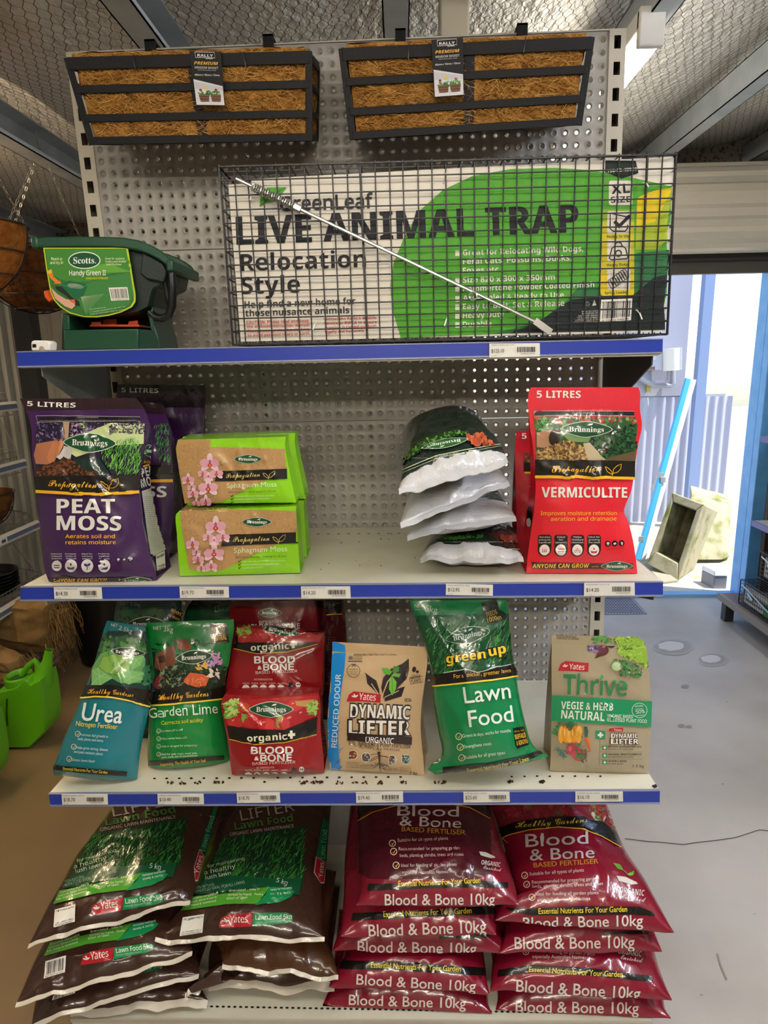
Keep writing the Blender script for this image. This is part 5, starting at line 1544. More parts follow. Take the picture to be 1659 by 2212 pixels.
def lawn_art(p, T, full=True):
    """T maps the print of the sack (its own drawing coordinates) to the picture."""
    if full:
        p.poly([T(690, 290), T(1400, 150), T(1340, 520), T(1285, 610), T(1050, 580), T(480, 690), T(520, 620)], '#0f3322')
        p.scatter([T(700, 290), T(1400, 190), T(1340, 480), T(1290, 540), T(800, 540), T(540, 600)], 700, 34, ['#1f5a24', '#2f6f2c', '#144018', '#418a38', '#0f3014'], 'blade', ang=-62)
        p.poly([T(540, 600), T(640, 540), T(1060, 520), T(1320, 500), T(1290, 610), T(1050, 580), T(480, 695)], DGR2)
        for t, a, c, h in (('for maintaining', (580, 500), (872, 418), 38), ('a healthy', (558, 548), (800, 480), 52), ('lush lawn', (572, 580), (765, 528), 44)): p.text(t, T(*a), T(*c), '#c9ccc0', 's', h=h*.6, slant=.1)
        p.text('100% NATURAL', T(492, 655), T(640, 612), '#8fae98', 's', h=20); p.text('LAWN FOOD IDEAL FOR ALL LAWNS', T(480, 685), T(872, 575), '#8fae98', 's', h=22)
        p.text('5 kg', T(1115, 540), T(1198, 555), '#c9ccc0', 's', h=34)
        p.text('Lawn Food', T(795, 225), T(1312, 130), '#3a6f2e', 'b', h=56); p.text('ORGANIC LAWN MAINTENANCE', T(755, 268), T(1312, 170), '#a9a39a', 's', h=24)
        p.text('LIFTER', T(850, 160), T(1340, 60), '#8c857c', 's', h=80)
    p.poly([T(450, 712), T(740, 655), T(1060, 578), T(1040, 605), T(960, 700), T(720, 730), T(405, 812)], LGR2)
    p.poly([T(1060, 578), T(1210, 572), T(1255, 590), T(1220, 630), T(1130, 672), T(940, 712), T(1020, 640)], MGR)
    for k, t in enumerate(('Contains composted', 'manure, blood & bone,', 'fish meal & seaweed')): p.text(t, T(462 - 16*k, 735 + 26*k), T(668 - 6*k, 664 + 28*k), '#d0ddb4', 's', h=14, fat=.015)
    for k, t in enumerate(('Granulated - easy to', 'spread by hand - feeds', '83m² of lawn')): p.text(t, T(750 - 8*k, 645 + 26*k), T((988, 1005, 890)[k], (608, 640, 672)[k]), '#d0ddb4', 's', h=15, fat=.015)
    for k, t in enumerate(('Releases nutrients', 'slowly & gently')): p.text(t, T(1068, 606 + 28*k), T((1235, 1220)[k], (574, 604)[k]), '#c0dccc', 's', h=15, fat=.015)
    p.poly([T(680, 885), T(695, 820), T(760, 785), T(930, 758), T(915, 850), T(720, 882)], '#a81c28'); p.text('Yates', T(755, 845), T(885, 826), '#e0d8cc', 's', h=50, fat=.008, slant=.08)
    for a in ((725, 828, .9), (712, 838, .3), (736, 836, -.6)): p.ell(*T(a[0], a[1]), 15, 6, '#e0d8cc', a[2], n=10)
    p.poly([T(932, 760), T(1180, 730), T(1222, 745), T(1215, 785), T(1170, 800), T(920, 848)], MGR)
    p.text('Lawn Food 5kg', T(945, 802), T(1212, 768), '#d4e0d2', 's', h=34, fat=.01); p.text('ORGANIC LAWN MAINTENANCE', T(940, 826), T(1135, 798), '#9fc4ae', 's', h=11)
    p.barcode([T(418, 852), T(570, 810), T(565, 935), T(408, 980)], '9310547041051')


def side_badge(p, a, b_, c, d):
    """the maker's tab printed along the side."""
    a, b_, c, d = [np.array(q, float) for q in (a, b_, c, d)]
    at = lambda u, v: (a*(1 - u) + b_*u)*(1 - v) + (d*(1 - u) + c*u)*v
    p.poly([at(.0, .3), at(.04, .02), at(.36, 0), at(.36, 1), at(.1, .95)], '#b9aaa2'); p.poly([at(.01, .34), at(.05, .1), at(.35, .06), at(.35, .94), at(.11, .88)], '#9a1a24'); p.text('Yates', at(.11, .2), at(.34, .2), '#d8cfc6', 's', h=34)
    p.poly([at(.36, 0), at(1, 0), at(1, 1), at(.36, 1)], '#0f5a38'); p.text('Lawn Food', at(.4, .2), at(.85, .2), '#5fae80', 's', h=34)


# left stack, bottom to top
b = lawnsack('brown lawn food sack at the bottom of the left stack, pale seal', [(545, 1592, 1552, 1520), (420, 1480, 1500, 1420), (420, 1300, 1480, 1300)], FL, (.158, 0, 0), .034, 81, lip=.016)
b.p.scatter([(600, 1560), (640, 1550), (640, 1556), (600, 1566)], 2, 5, [BRN]); b.done()
b = lawnsack('brown lawn food sack second from the bottom of the left brown stack', [(230, 1685, 1485, 1322), (262, 1530, 1480, 1240), (300, 1400, 1470, 1150)], FL, (.205, .10, 0), .034, 82)
b.p.barcode([(400, 1490), (560, 1440), (560, 1470), (390, 1525)], '9310547041051'); p = b.p
p.poly([(680, 1400), (690, 1370), (900, 1310), (910, 1340)], '#7d1a20'); p.text('Yates', (760, 1372), (900, 1330), '#a8948c', 's', h=36); p.poly([(935, 1310), (1215, 1230), (1210, 1285), (1160, 1300), (950, 1340)], '#0f5a38'); p.text('Lawn Food 5kg', (945, 1322), (1208, 1275), '#86b59a', 's', h=34); p.poly([(1200, 1410), (1320, 1370), (1300, 1395), (1230, 1420)], '#0f5a38')
b.done()
b = lawnsack('brown lawn food sack second from the top of the left stack, bar code in view', [(126, 1548, 1440, 1172), (230, 1300, 1420, 1040), (330, 1100, 1390, 900)], FL, (.262, .10, 0), .045, 83)
lawn_art(b.p, lambda x, y: (x - 75 + (y - 800)*-.02, y + 375 + (x - 800)*-.02), False); b.done()
b = lawnsack('brown lawn food sack on top of the left stack, grass picture slanting back', [(214, 1098, 1422, 778), (340, 860, 1475, 650), (440, 700, 1515, 480), (560, 480, 1580, 260), (655, 355, 1620, 150), (850, 85, 1665, 60)], FL, (.338, .08, .05), .055, 84, ext=.1)
lawn_art(b.p, lambda x, y: (x, y)); side_badge(b.p, (1468, 662), (1625, 75), (1600, 60), (1425, 580)); b.done()
# right stack
side_sack = LOWER[2]; LOWER.clear()
b = lawnsack('brown lawn food sack at the bottom of the second stack, crumpled pale seal', [(480, 1432, 1455, 1478), (470, 1330, 1440, 1370), (480, 1200, 1430, 1250)], FR, (.178, 0, 0), .036, 85, lip=.016, under=.03); b.done()
b = lawnsack('brown lawn food sack turned sideways, its pale seal slanting down to the left', [(298, 1556, 562, 1302), (420, 1500, 700, 1300), (560, 1440, 800, 1290)], FR, (.200, .22, 0), .02, 86, lip=.014, ext=.05, under=.01); b.done()
b = lawnsack('lawn food sack lying print side down, plain brown, directly below a grass print sack', [(580, 1312, 1482, 1402), (560, 1200, 1440, 1240), (520, 1100, 1400, 1130)], FR, (.235, -.03, .02), .05, 87, film_='#4a2d1a', under=.016, front_r=.4)
b.p.fine(640, 1300, 1130, 1330, 2, '#6b4a30', h=12); b.done()
LOWER.insert(0, LOWER[-1]); LOWER.append(side_sack)
b = lawnsack('brown lawn food sack on top of the second stack, beside the red sacks', [(60, 1108, 1376, 1112), (150, 1000, 1360, 1040), (260, 860, 1362, 860), (340, 720, 1372, 700), (400, 560, 1385, 500), (470, 360, 1405, 300), (560, 90, 1425, 80)], FR, (.305, 0, .04), .06, 88, ext=.1)


def T_R(x, y):
    # drawing of the left sack carried onto this one through its corners
    A = np.array([(450, 712), (1255, 590), (1215, 785), (418, 980), (690, 290), (1400, 150)], float)
    B = np.array([(360, 800), (1172, 740), (1100, 985), (235, 1085), (560, 330), (1205, 235)], float)
    if not hasattr(T_R, 'M'):
        X = np.c_[A, A[:, 0]*A[:, 1]/1000, np.ones(len(A))]
        T_R.M = np.linalg.lstsq(X, B, rcond=None)[0]
    r = np.array([x, y, x*y/1000, 1])@T_R.M
    return (r[0], r[1])


lawn_art(b.p, T_R); side_badge(b.p, (1372, 700), (1405, 200), (1360, 170), (1275, 640)); b.done()

# ---- ten kilogram blood and bone sacks
CRIM, MAR = '#7d1128', '#470c1b'


def bonesack(label, rows, F_, plane, bulge, seed, ext=.2, front_r=.22):
    b = Bag('blood_and_bone_sack', label, 'sack', 'crimson blood and bone sacks on the base deck', rows, plane, F_, lying=True, shelf=4, bulge=bulge, back=.004, film_=CRIM, back_film='#5a0f1e', ext=ext, seed=seed, front_r=front_r, wr=1.2, wavy=.005, part='sack', nu=46, nv=50, over=LOWER[-1:])
    LOWER.append(b)
    return b


def front_text(p, a, b_, h=92, c='#cfc6bc'):
    p.text('Blood & Bone 10kg', a, b_, c, 'r', h=h, fat=.008)


def band_text(p, q, a, b_, h=40):
    p.poly(q, '#151210'); p.text('Essential Nutrients For Your Garden', a, b_, '#e2c82c', 'r', h=h, fat=.008)


def bone_top(p, T):
    p.poly([T(330, 100), T(480, 20), T(1100, 0), T(1420, 130), T(1440, 640), T(1300, 690), T(420, 690), T(330, 640)], MAR)
    p.poly([T(310, 190), T(420, 120), T(700, 50), T(1000, 40), T(1250, 80), T(1420, 170), T(1440, 60), T(1200, -30), T(800, -60), T(420, 10), T(310, 90)], '#171210')
    p.line([T(320, 208), T(440, 140), T(700, 66), T(1000, 56), T(1250, 98), T(1420, 190)], 6, GOLD)
    p.text('Blood', T(650, 165), T(1160, 175), '#b9aeac', 'r', h=88, fat=.004); p.text('& Bone', T(668, 250), T(1180, 270), '#b9aeac', 'r', h=84, fat=.004)
    p.text('BASED FERTILISER', T(685, 300), T(1212, 328), '#b98a2e', 'r', h=40, fat=.006)
    for x, y, t in ((610, 395, ((652, 384, 1072, 366, 'Suitable for all types of plants'),)), (620, 465, ((662, 456, 1170, 446, 'Recommended for preparing garden'), (672, 510, 1200, 498, 'beds, planting shrubs, trees and roses'))), (640, 578, ((682, 592, 1142, 582, 'Ideal for feeding all garden plants'), (690, 648, 1070, 642, 'especially Australian Natives')))):
        tick(p, *T(x, y), 26)
        for x0, y0, x1, y1, s_ in t: p.text(s_, T(x0, y0), T(x1, y1), '#c9b5b0', 'r', h=28)


def organic_badge(p, x, y, k=1., plant=True):
    p.poly([(x - 90*k, y - 70*k), (x - 20*k, y - 62*k), (x + 70*k, y - 20*k), (x + 80*k, y - 5*k), (x + 30*k, y), (x - 70*k, y - 30*k)], '#cfc8bf')
    if plant:
        p.poly([(x - 110*k, y - 170*k), (x - 60*k, y - 160*k), (x - 30*k, y - 110*k), (x - 80*k, y - 125*k)], '#5c9a38'); p.poly([(x, y - 85*k), (x + 50*k, y - 110*k), (x + 45*k, y - 75*k), (x + 10*k, y - 68*k)], '#6fae45'); p.line([(x - 30*k, y - 110*k), (x + 5*k, y - 75*k)], 5*k, '#8aa070')
    p.text('ORGANIC', (x - 68*k, y + 62*k), (x + 128*k, y + 90*k), '#cfc4bd', 'b', h=44*k); p.text('Enriched', (x - 45*k, y + 108*k), (x + 138*k, y + 140*k), '#cfc4bd', 'scr', h=40*k)


# left column, bottom to top
LOWER.clear()
b = bonesack('crimson blood and bone sack at the bottom of the left red stack, on the deck', [(25, 1748, 1440, 1815), (60, 1660, 1410, 1740), (100, 1560, 1400, 1650)], FA, (.1425, 0, 0), .047, 91); front_text(b.p, (245, 1735), (1220, 1765), 84)
b.p.text('Essential Nutrients For Your Garden', (360, 1592), (1180, 1622), '#6a5a20', 'r', h=34); b.done()
b = bonesack('crimson blood and bone sack second from the bottom of the left red stack', [(78, 1582, 1422, 1642), (120, 1470, 1400, 1560), (200, 1330, 1380, 1400)], FA, (.198, 0, 0), .052, 92)
band_text(b.p, [(190, 1370), (700, 1378), (1380, 1432), (1400, 1500), (700, 1455), (160, 1440)], (428, 1428), (1178, 1462), 46); front_text(b.p, (308, 1565), (1300, 1622), 84); b.done()
b = bonesack('crimson blood and bone sack in the middle of the left red stack', [(106, 1290, 1570, 1305), (150, 1160, 1540, 1220), (200, 1000, 1500, 1100)], FA, (.262, 0, 0), .053, 93)
front_text(b.p, (318, 1296), (1308, 1312), 92); b.p.poly([(1000, 1160), (1410, 1150), (1410, 1178), (1000, 1188)], '#151210'); b.p.text('Garden', (1030, 1168), (1180, 1162), '#8a7a30', 'r', h=24); b.done()
b = bonesack('crimson blood and bone sack second from the top of the left red stack', [(178, 1172, 1470, 1150), (190, 1000, 1470, 1020), (205, 800, 1460, 900), (208, 600, 1440, 700), (215, 480, 1420, 500)], FA, (.325, 0, .02), .058, 94)
band_text(b.p, [(280, 975), (700, 960), (1400, 915), (1465, 935), (1460, 985), (800, 1010), (265, 1040)], (535, 1005), (1268, 975), 46); front_text(b.p, (412, 1165), (1390, 1130), 98); b.done()
b = bonesack('crimson blood and bone sack on top of the left red stack', [(308, 908, 1655, 912), (330, 800, 1640, 800), (322, 640, 1590, 620), (308, 420, 1520, 400), (310, 240, 1470, 250), (312, 60, 1420, 60)], FA, (.398, 0, .03), .07, 95, ext=.1)
p = b.p
bone_top(p, lambda x, y: (x, y))
organic_badge(p, 1400, 520, .8, False)
band_text(p, [(410, 730), (800, 725), (1300, 700), (1570, 720), (1570, 768), (1300, 760), (800, 770), (402, 790)], (660, 752), (1340, 722), 46); front_text(p, (545, 905), (1462, 900), 92, '#d8d0c8'); b.done()
# right column
LOWER.clear()
b = bonesack('crimson blood and bone sack at the bottom of the right red stack', [(150, 1702, 1545, 1775), (165, 1620, 1500, 1700), (160, 1540, 1480, 1600)], FX, (.1425, 0, 0), .047, 96); front_text(b.p, (308, 1715), (1288, 1728), 88); b.done()
b = bonesack('crimson blood and bone sack second from the bottom of the right red stack', [(105, 1550, 1555, 1622), (115, 1440, 1500, 1500), (125, 1320, 1450, 1360), (140, 1230, 1420, 1250), (150, 1130, 1400, 1150)], FX, (.2, 0, .02), .06, 97, front_r=.2)
p = b.p
p.text('Ideal for feeding all garden plants', (435, 1240), (938, 1268), '#b99a98', 'r', h=28); p.text('especially Australian Natives', (442, 1290), (868, 1298), '#c9b5b0', 'r', h=28); tick(p, 392, 1240, 24)
organic_badge(p, 1185, 1195, .95, False)
band_text(p, [(175, 1385), (420, 1340), (900, 1365), (1395, 1435), (1400, 1482), (900, 1425), (420, 1405), (165, 1440)], (415, 1400), (1160, 1440), 44); front_text(p, (312, 1550), (1298, 1612), 92); b.done()
b = bonesack('crimson blood and bone sack second from the top of the right red stack', [(182, 1238, 1475, 1230), (220, 1100, 1440, 1140), (240, 1000, 1400, 1040)], FX, (.275, 0, 0), .046, 98); front_text(b.p, (302, 1215), (1255, 1205), 92)
b.p.poly([(1000, 1080), (1360, 1070), (1365, 1096), (1000, 1102)], '#151210'); b.done()
b = bonesack('shiny crimson blood and bone sack with green sprig badge, topping the right red stack', [(148, 985, 1572, 1078), (190, 880, 1500, 965), (325, 860, 1420, 830), (280, 650, 1340, 690), (220, 400, 1200, 480), (150, 180, 1120, 300), (108, 60, 1030, 60)], FX, (.338, -.03, .05), .075, 99, ext=.08)
p = b.p
p.poly([(150, 60), (1020, 60), (1060, 180), (1150, 380), (1000, 300), (850, 170), (500, 170), (170, 240)], '#7a1c2a')
p.scatter([(120, 70), (800, 70), (820, 160), (500, 150), (160, 200)], 60, 40, ['#8a2030', '#6b2a20', '#4a5a28', '#93303a'], 'leaf')
p.scatter([(880, 80), (1010, 70), (1060, 180), (1100, 300), (1000, 260)], 60, 34, ['#a83a34', '#5a7a34', '#c4c0a8', '#8a2a2c'], 'leaf')
p.poly([(165, 260), (320, 215), (600, 165), (850, 165), (1000, 280), (1150, 390), (1140, 330), (1000, 200), (860, 90), (500, 130), (150, 170)], '#15110f') if 0 else p.poly([(160, 260), (320, 205), (600, 168), (850, 165), (1010, 270), (1140, 375), (1110, 300), (1000, 205), (870, 190), (850, 265), (650, 250), (420, 275), (250, 310), (182, 345)], '#15110f')
p.poly([(850, 165), (1010, 250), (1150, 385), (1130, 400), (990, 320), (850, 262)], '#15110f')
p.line([(185, 345), (260, 312), (420, 275), (650, 252), (850, 268), (990, 325), (1145, 412)], 7, GOLD)
p.text('Healthy Gardens', (315, 258), (880, 215), '#b99a2e', 'scr', h=52)
p.text('Blood', (395, 412), (888, 385), '#c4bcba', 'r', h=104, fat=.004); p.text('& Bone', (425, 515), (938, 492), '#c4bcba', 'r', h=92, fat=.004); p.text('BASED FERTILISER', (455, 570), (968, 538), '#c08a2a', 'r', h=38, fat=.006)
for x, y, t in ((384, 632, ((422, 634, 852, 602, 'Suitable for all types of plants'),)), (400, 704, ((442, 700, 965, 668, 'Recommended for preparing garden'), (446, 734, 1006, 708, 'beds, planting shrubs, trees and roses'))), (440, 805, ((468, 792, 968, 780, 'Ideal for feeding all garden plants'), (482, 836, 902, 826, 'especially Australian Natives')))):
    tick(p, x, y, 24)
    for x0, y0, x1, y1, s_ in t: p.text(s_, (x0, y0), (x1, y1), '#d0bfba', 'r', h=27)
organic_badge(p, 1200, 705, 1.0)
band_text(p, [(232, 885), (420, 895), (800, 872), (1300, 880), (1400, 925), (1418, 955), (1200, 940), (800, 950), (420, 945), (260, 910)], (490, 935), (1195, 918), 44); front_text(p, (368, 1048), (1322, 1028), 86, '#d8d0c8'); b.done()

# ---------------------------------------------------------------- window baskets hung on the panel
M_COIR = mat('coir', '#a97a3c', .9, bump=(70, 1., (1, 1, 1), .012), var=(38, '#7d5424', .35, .7), spec=.1)
M_COIR2 = mat('coir_strand', '#b07f3f', .9, spec=.1)
M_COIR4 = mat('coir_strand_pale', '#c29a58', .9, spec=.1)
M_COIR3 = mat('coir_strand_dark', '#7a4d1f', .9, spec=.1)


def strands(mb, A, n, ln, r, seed, mats=None):
    """loose curly fibres lying on the bilinear patch A (4 corners), standing a little off it."""
    rg = random.Random(seed)
    a, b_, c, d = [np.array(q, float) for q in A]
    nn = np.cross(b_ - a, d - a); nn /= np.linalg.norm(nn)
    if np.dot(nn, CAM - a) < 0: nn = -nn
    e1 = (b_ - a)/np.linalg.norm(b_ - a); e2 = np.cross(nn, e1)
    W_, H_ = np.linalg.norm(b_ - a), np.linalg.norm(d - a); done = 0
    for _ in range(n*3):
        if done >= n: break
        u, v = rg.random(), rg.random()
        th = rg.uniform(-.9, .9) + (math.pi if rg.random() < .5 else 0); k = rg.uniform(-1.8, 1.8); q = []
        L = ln*rg.uniform(.4, 1.3); x, y = u*W_, v*H_
        for j in range(5):
            q.append((x/W_, y/H_)); x += math.cos(th)*L/4; y += math.sin(th)*L/4; th += k/4*rg.uniform(.4, 1.5)
        if min(min(p) for p in q) < .0 or max(max(p) for p in q) > 1.: continue
        done += 1
        o = rg.uniform(.002, .0065)
        pts = [(a*(1 - u) + b_*u)*(1 - v) + (d*(1 - u) + c*u)*v + nn*(o + .002*math.sin(j*.8 + k)) for j, (u, v) in enumerate(q)]
        mb.tube(pts, r, rg.choice(mats or (M_COIR2, M_COIR2, M_COIR3, M_COIR4)), n=3, caps=False)


def window_basket(label, TLp, TRp, BLp, BRp, ytop, ybot, backR, tagq, ties, hooks, seed):
    TL, TR, BL, BR = PY(*TLp, ytop), PY(*TRp, ytop), PY(*BLp, ybot), PY(*BRp, ybot)
    yb = YP - .014
    bk = lambda p, dx: np.array((p[0] + dx, yb, p[2]))
    zt_, zb2 = PY(688, 145, yb)[2] - PY(667, 110, 1.41)[2], PY(688, 299, yb)[2] - PY(668, 305, 1.43)[2]
    TLb, TRb, BLb, BRb = bk(TL, 0) + (0, 0, zt_), bk(TR, 0) + (0, 0, zt_), bk(BL, .0) + (0, 0, zb2), bk(BR, 0) + (0, 0, zb2)
    c = (TLb + BRb)/2
    t = thing('window_basket', label, 'basket', (c[0], yb, BL[2]), 'window baskets on the perforated back')
    fr = MB()
    w, th = .021, .003
    L = lambda a, b_, k: a*(1 - k) + b_*k
    fdir = np.cross(TR - TL, BL - TL); fdir /= np.linalg.norm(fdir)
    for k in (0., .36, .69, 1.):
        a, b_ = L(TL, BL, k), L(TR, BR, k); ww = w*(1.0 if k == 0 else .66)
        dn = (BL - TL)/np.linalg.norm(BL - TL)
        if k == 0: a, b_ = a + dn*ww/2, b_ + dn*ww/2
        if k == 1: a, b_ = a - dn*ww/2, b_ - dn*ww/2
        fr.bar(a, b_, th, ww, M_BLACKMET, side=dn)
        ab, bb = L(TLb, BLb, k), L(TRb, BRb, k)
        fr.bar(a, ab, th, ww, M_BLACKMET, side=(0, 0, 1)); fr.bar(b_, bb, th, ww*.8, M_BLACKMET, side=(0, 0, 1))
        if k in (0., 1.): fr.bar(ab, bb, th, ww*.8, M_BLACKMET, side=(0, 0, 1))
    for k in (0., .515, 1.):
        a, b_ = L(TL, TR, k), L(BL, BR, k)
        o = np.array((0, .0035, 0)) if k not in (0., 1.) else np.array((0, .001, 0))
        fr.bar(a + o, b_ + o, th, .013 if k != .515 else .02, M_BLACKMET, side=(1, 0, 0))
    for a, b_ in ((TLb, BLb), (TRb, BRb)): fr.bar(a, b_, th, .013, M_BLACKMET, side=(0, 1, 0))
    fr.build('frame', t, bevel=.0008)
    # coir liner: a trough with thick wavy walls
    ins = .008
    lin = MB()
    def face(P, nu, nv, push, s2):
        a, b_, c_, d = [np.array(q, float) for q in P]
        nrm = np.cross(b_ - a, d - a); nrm /= np.linalg.norm(nrm)
        G = []
        for j in range(nv + 1):
            row = []
            for i in range(nu + 1):
                u, v = i/nu, j/nv
                p = (a*(1 - u) + b_*u)*(1 - v) + (d*(1 - u) + c_*u)*v
                e = min(1, 8*min(u, 1 - u, v + .06, 1 - v + .06))
                row.append(p + nrm*(push*e + .006*noise.noise(Vector((p[0]*30, p[1]*30 + s2, p[2]*30)))))
            G.append(row)
        lin.grid(G, M_COIR)
    iv = lambda p, sx, dy, dz: p + np.array((sx*ins, dy, dz))
    a, b_, c_, d = iv(BL, 1, .007, .004), iv(BR, -1, .007, .004), iv(TR, -1, .009, .010), iv(TL, 1, .009, .010)
    e, f, g, h = iv(BLb, 1, -.004, .004), iv(BRb, -1, -.004, .004), iv(TRb, -1, -.004, .012), iv(TLb, 1, -.004, .012)
    face((a, b_, c_, d), 40, 14, .003, seed); face((b_, f, g, c_), 14, 12, .001, seed + 1); face((e, a, d, h), 14, 12, .001, seed + 2); face((f, e, h, g), 20, 8, 0, seed + 3); face((e, f, b_, a), 30, 8, .002, seed + 4)
    q = np.array((0, .016, 0)); r_ = np.array((.016, 0, 0))
    face((d, c_, c_ + q - r_, d + q + r_), 40, 2, 0, seed + 5)
    face((d + q + r_ + (0, 0, -.05), c_ + q - r_ + (0, 0, -.05), c_ + q - r_, d + q + r_)[::-1], 20, 3, 0, seed + 6)
    face((e + (0, -.03, .03), f + (0, -.03, .03), b_ + (0, .03, .03), a + (0, .03, .03)), 10, 4, 0, seed + 7)
    strands(lin, (a, b_, c_, d), 2600, .035, .00045, seed)
    strands(lin, (b_, f, g, c_), 500, .03, .00045, seed + 9)
    strands(lin, (d + (0, 0, .002), c_ + (0, 0, .002), c_ + q, d + q), 300, .02, .00045, seed + 3)
    lin.build('coir_liner', t)
    # hooks over the panel top, ties
    for hx in hooks:
        p = PY(hx[0], hx[1], yb)
        m_ = MB(); zt = lean(p[0], 2.137)[1] + .008; zz = p[2]
        m_.tube([(p[0], yb, TL[2] - .01), (p[0], yb, zt), (p[0], YP + .029, zt), (p[0], YP + .029, zt - .03)], .0045, M_BLACKMET, n=6)
        m_.box((p[0] - .011, yb - .004, zt - .03), (p[0] + .011, yb + .004, zt + .004), M_BLACKMET); m_.box((p[0] - .011, yb - .004, zt), (p[0] + .011, YP + .034, zt + .004), M_BLACKMET)
        m_.build('hook', t)
    for (x0, y0, x1, y1) in ties:
        p0, p1 = PY(x0, y0, ytop - .004), PY(x1, y1, ytop - .004)
        m_ = MB(); m_.tube([p0, (p0 + p1)/2 + (0, -.003, 0), p1], .0011, M_BLACKPL, n=5); m_.build('cable_tie', t)
    # swing tag
    P = [PY(x, y, ytop - .008) for x, y in tagq]
    m_ = MB(); dd = np.array((0, .0015, 0)); m_.hexa([P[3], P[2], P[2] + dd, P[3] + dd, P[0], P[1], P[1] + dd, P[0] + dd], paper('#131215'))
    pr = Print(m_, ink=paper)
    A = [np.array(q, float) for q in tagq]
    at = lambda u, v: (A[0]*(1 - u) + A[1]*u)*(1 - v) + (A[3]*(1 - u) + A[2]*u)*v
    pr.poly([at(.02, .52), at(.98, .64), at(.99, .99), at(.02, .99)], '#c9c9cc')
    pr.poly([at(.02, .56), at(.98, .66), at(.98, .72), at(.02, .70)], '#b5b6ba')
    pr.line([at(.18, .02), at(.80, .02), at(.80, .12), at(.18, .12), at(.18, .02)], 1.2, '#c9c6c2')
    pr.text('RALLY', at(.24, .105), at(.74, .105), '#dcdad6', 'b', h=5.5); pr.text('Garden', at(.5, .145), at(.72, .145), '#dcdad6', 'b', h=2.6)
    pr.text('PREMIUM', at(.10, .25), at(.88, .25), '#d8a53a', 'bi', h=6.5); pr.text('WINDOW BASKET', at(.10, .325), at(.88, .325), '#dcdad6', 's', h=4.6); pr.text('WITH MOULDED LINER', at(.2, .36), at(.8, .36), '#b9b7b3', 's', h=2.2); pr.text('480mm x 190mm x 150mm', at(.08, .455), at(.9, .455), '#dcdad6', 's', h=3.6, fat=.01)
    rg = random.Random(seed)
    pr.scatter([at(.14, .74), at(.88, .74), at(.86, .82), at(.14, .82)], 40, 4, ['#3a7a2e', '#2c6222', '#4f9640'], 'leaf', rg)
    for u in (.14, .54): pr.poly([at(u, .80), at(u + .36, .80), at(u + .33, .93), at(u + .04, .93)], '#6e4a34'); pr.line([at(u, .84), at(u + .36, .84)], 1., '#2b2320'); pr.line([at(u + .02, .885), at(u + .35, .885)], 1., '#2b2320')
    pr.ell(*at(.22, .72), 3, 2.6, '#8a2530', n=10); pr.ell(*at(.42, .68), 3.4, 3, '#e3b52a', n=10); pr.ell(*at(.74, .71), 3, 2.6, '#b03040', n=10)
    m_.build('swing_tag', t, smooth=False)


window_basket('long black window basket with coir liner, hung at the upper left of the perforated panel', (144, 124), (667, 110), (199, 313), (668, 305), 1.41, 1.43, None,
              ((409, 110), (477, 112), (486, 229), (424, 228)), ((288, 118, 293, 150), (527, 112, 531, 147)), ((325, 104), (580, 98)), 100)
window_basket('long black window basket with coir liner, hung at the upper right under the lamp', (738, 104), (1278, 79), (763, 302), (1250, 271), 1.41, 1.43, None,
              ((932, 86), (1000, 81), (1002, 206), (938, 211)), ((884, 93, 882, 128), (1136, 78, 1131, 113)), ((865, 80), (1128, 66)), 200)

# ---------------------------------------------------------------- the wire animal trap on the top shelf
FTL, FTR = (460, 330, 3.318), (860, 330, 2.6758)
yf = 1.268
c4 = [PY(x, y, yf) for x, y in ((473.6, 361), (1462, 334), (1440, 722), (503, 745))]      # TL TR BR BL
zb_ = zshelf(1, .1, yf) + .004
c4[2][2] = max(c4[2][2], zb_); c4[3][2] = max(c4[3][2], zb_)
dep = np.array((0, .30, 0))
t = thing('animal_trap', 'black wire cage animal trap with a green and white printed card, on the top shelf', 'trap', (c4[0] + c4[1] + c4[2] + c4[3])/4)
cage = MB(); M_WIREB = mat('hammertone_wire', '#1b1a1f', .35, .3, bump=(260, .5, (1, 1, 1), .002))
B_ = lambda u, v: (c4[0]*(1 - u) + c4[1]*u)*(1 - v) + (c4[3]*(1 - u) + c4[2]*u)*v
NX, NZ, NY = 32, 13, 10
bow = lambda p: p
for k in range(NX + 1):
    u = k/NX; a, b_ = B_(u, 0), B_(u, 1); j = .0012*math.sin(k*2.3)
    r = .0024 if k in (0, NX, 10, 30) else .0014
    for q in (np.zeros(3), dep): cage.tube([a + q + (j, 0, .004), b_ + q + (-j, 0, -.001)], r, M_WIREB, n=5)
    cage.tube([a, a + dep], .0013, M_WIREB, n=4, caps=False); cage.tube([b_, b_ + dep], .0013, M_WIREB, n=4, caps=False)
for k in range(NZ + 1):
    v = k/NZ; a, b_ = B_(0, v), B_(1, v); r = .0022 if k in (0, NZ) else .0014
    o = np.array((0, -.0022, .0008*math.sin(k*1.7)))
    for q in (np.zeros(3), dep): cage.tube([a + q + o, b_ + q + o], r, M_WIREB, n=5)
    if k % 2 == 0 or True:
        cage.tube([a, a + dep], .0013, M_WIREB, n=4, caps=False); cage.tube([b_, b_ + dep], .0013, M_WIREB, n=4, caps=False)
for k in range(1, NY):
    q = dep*k/NY
    for a, b_ in ((B_(0, 0), B_(1, 0)), (B_(0, 1), B_(1, 1)), (B_(0, 0), B_(0, 1)), (B_(1, 0), B_(1, 1))): cage.tube([a + q, b_ + q], .0013, M_WIREB, n=4, caps=False)
cage.build('cage', t)
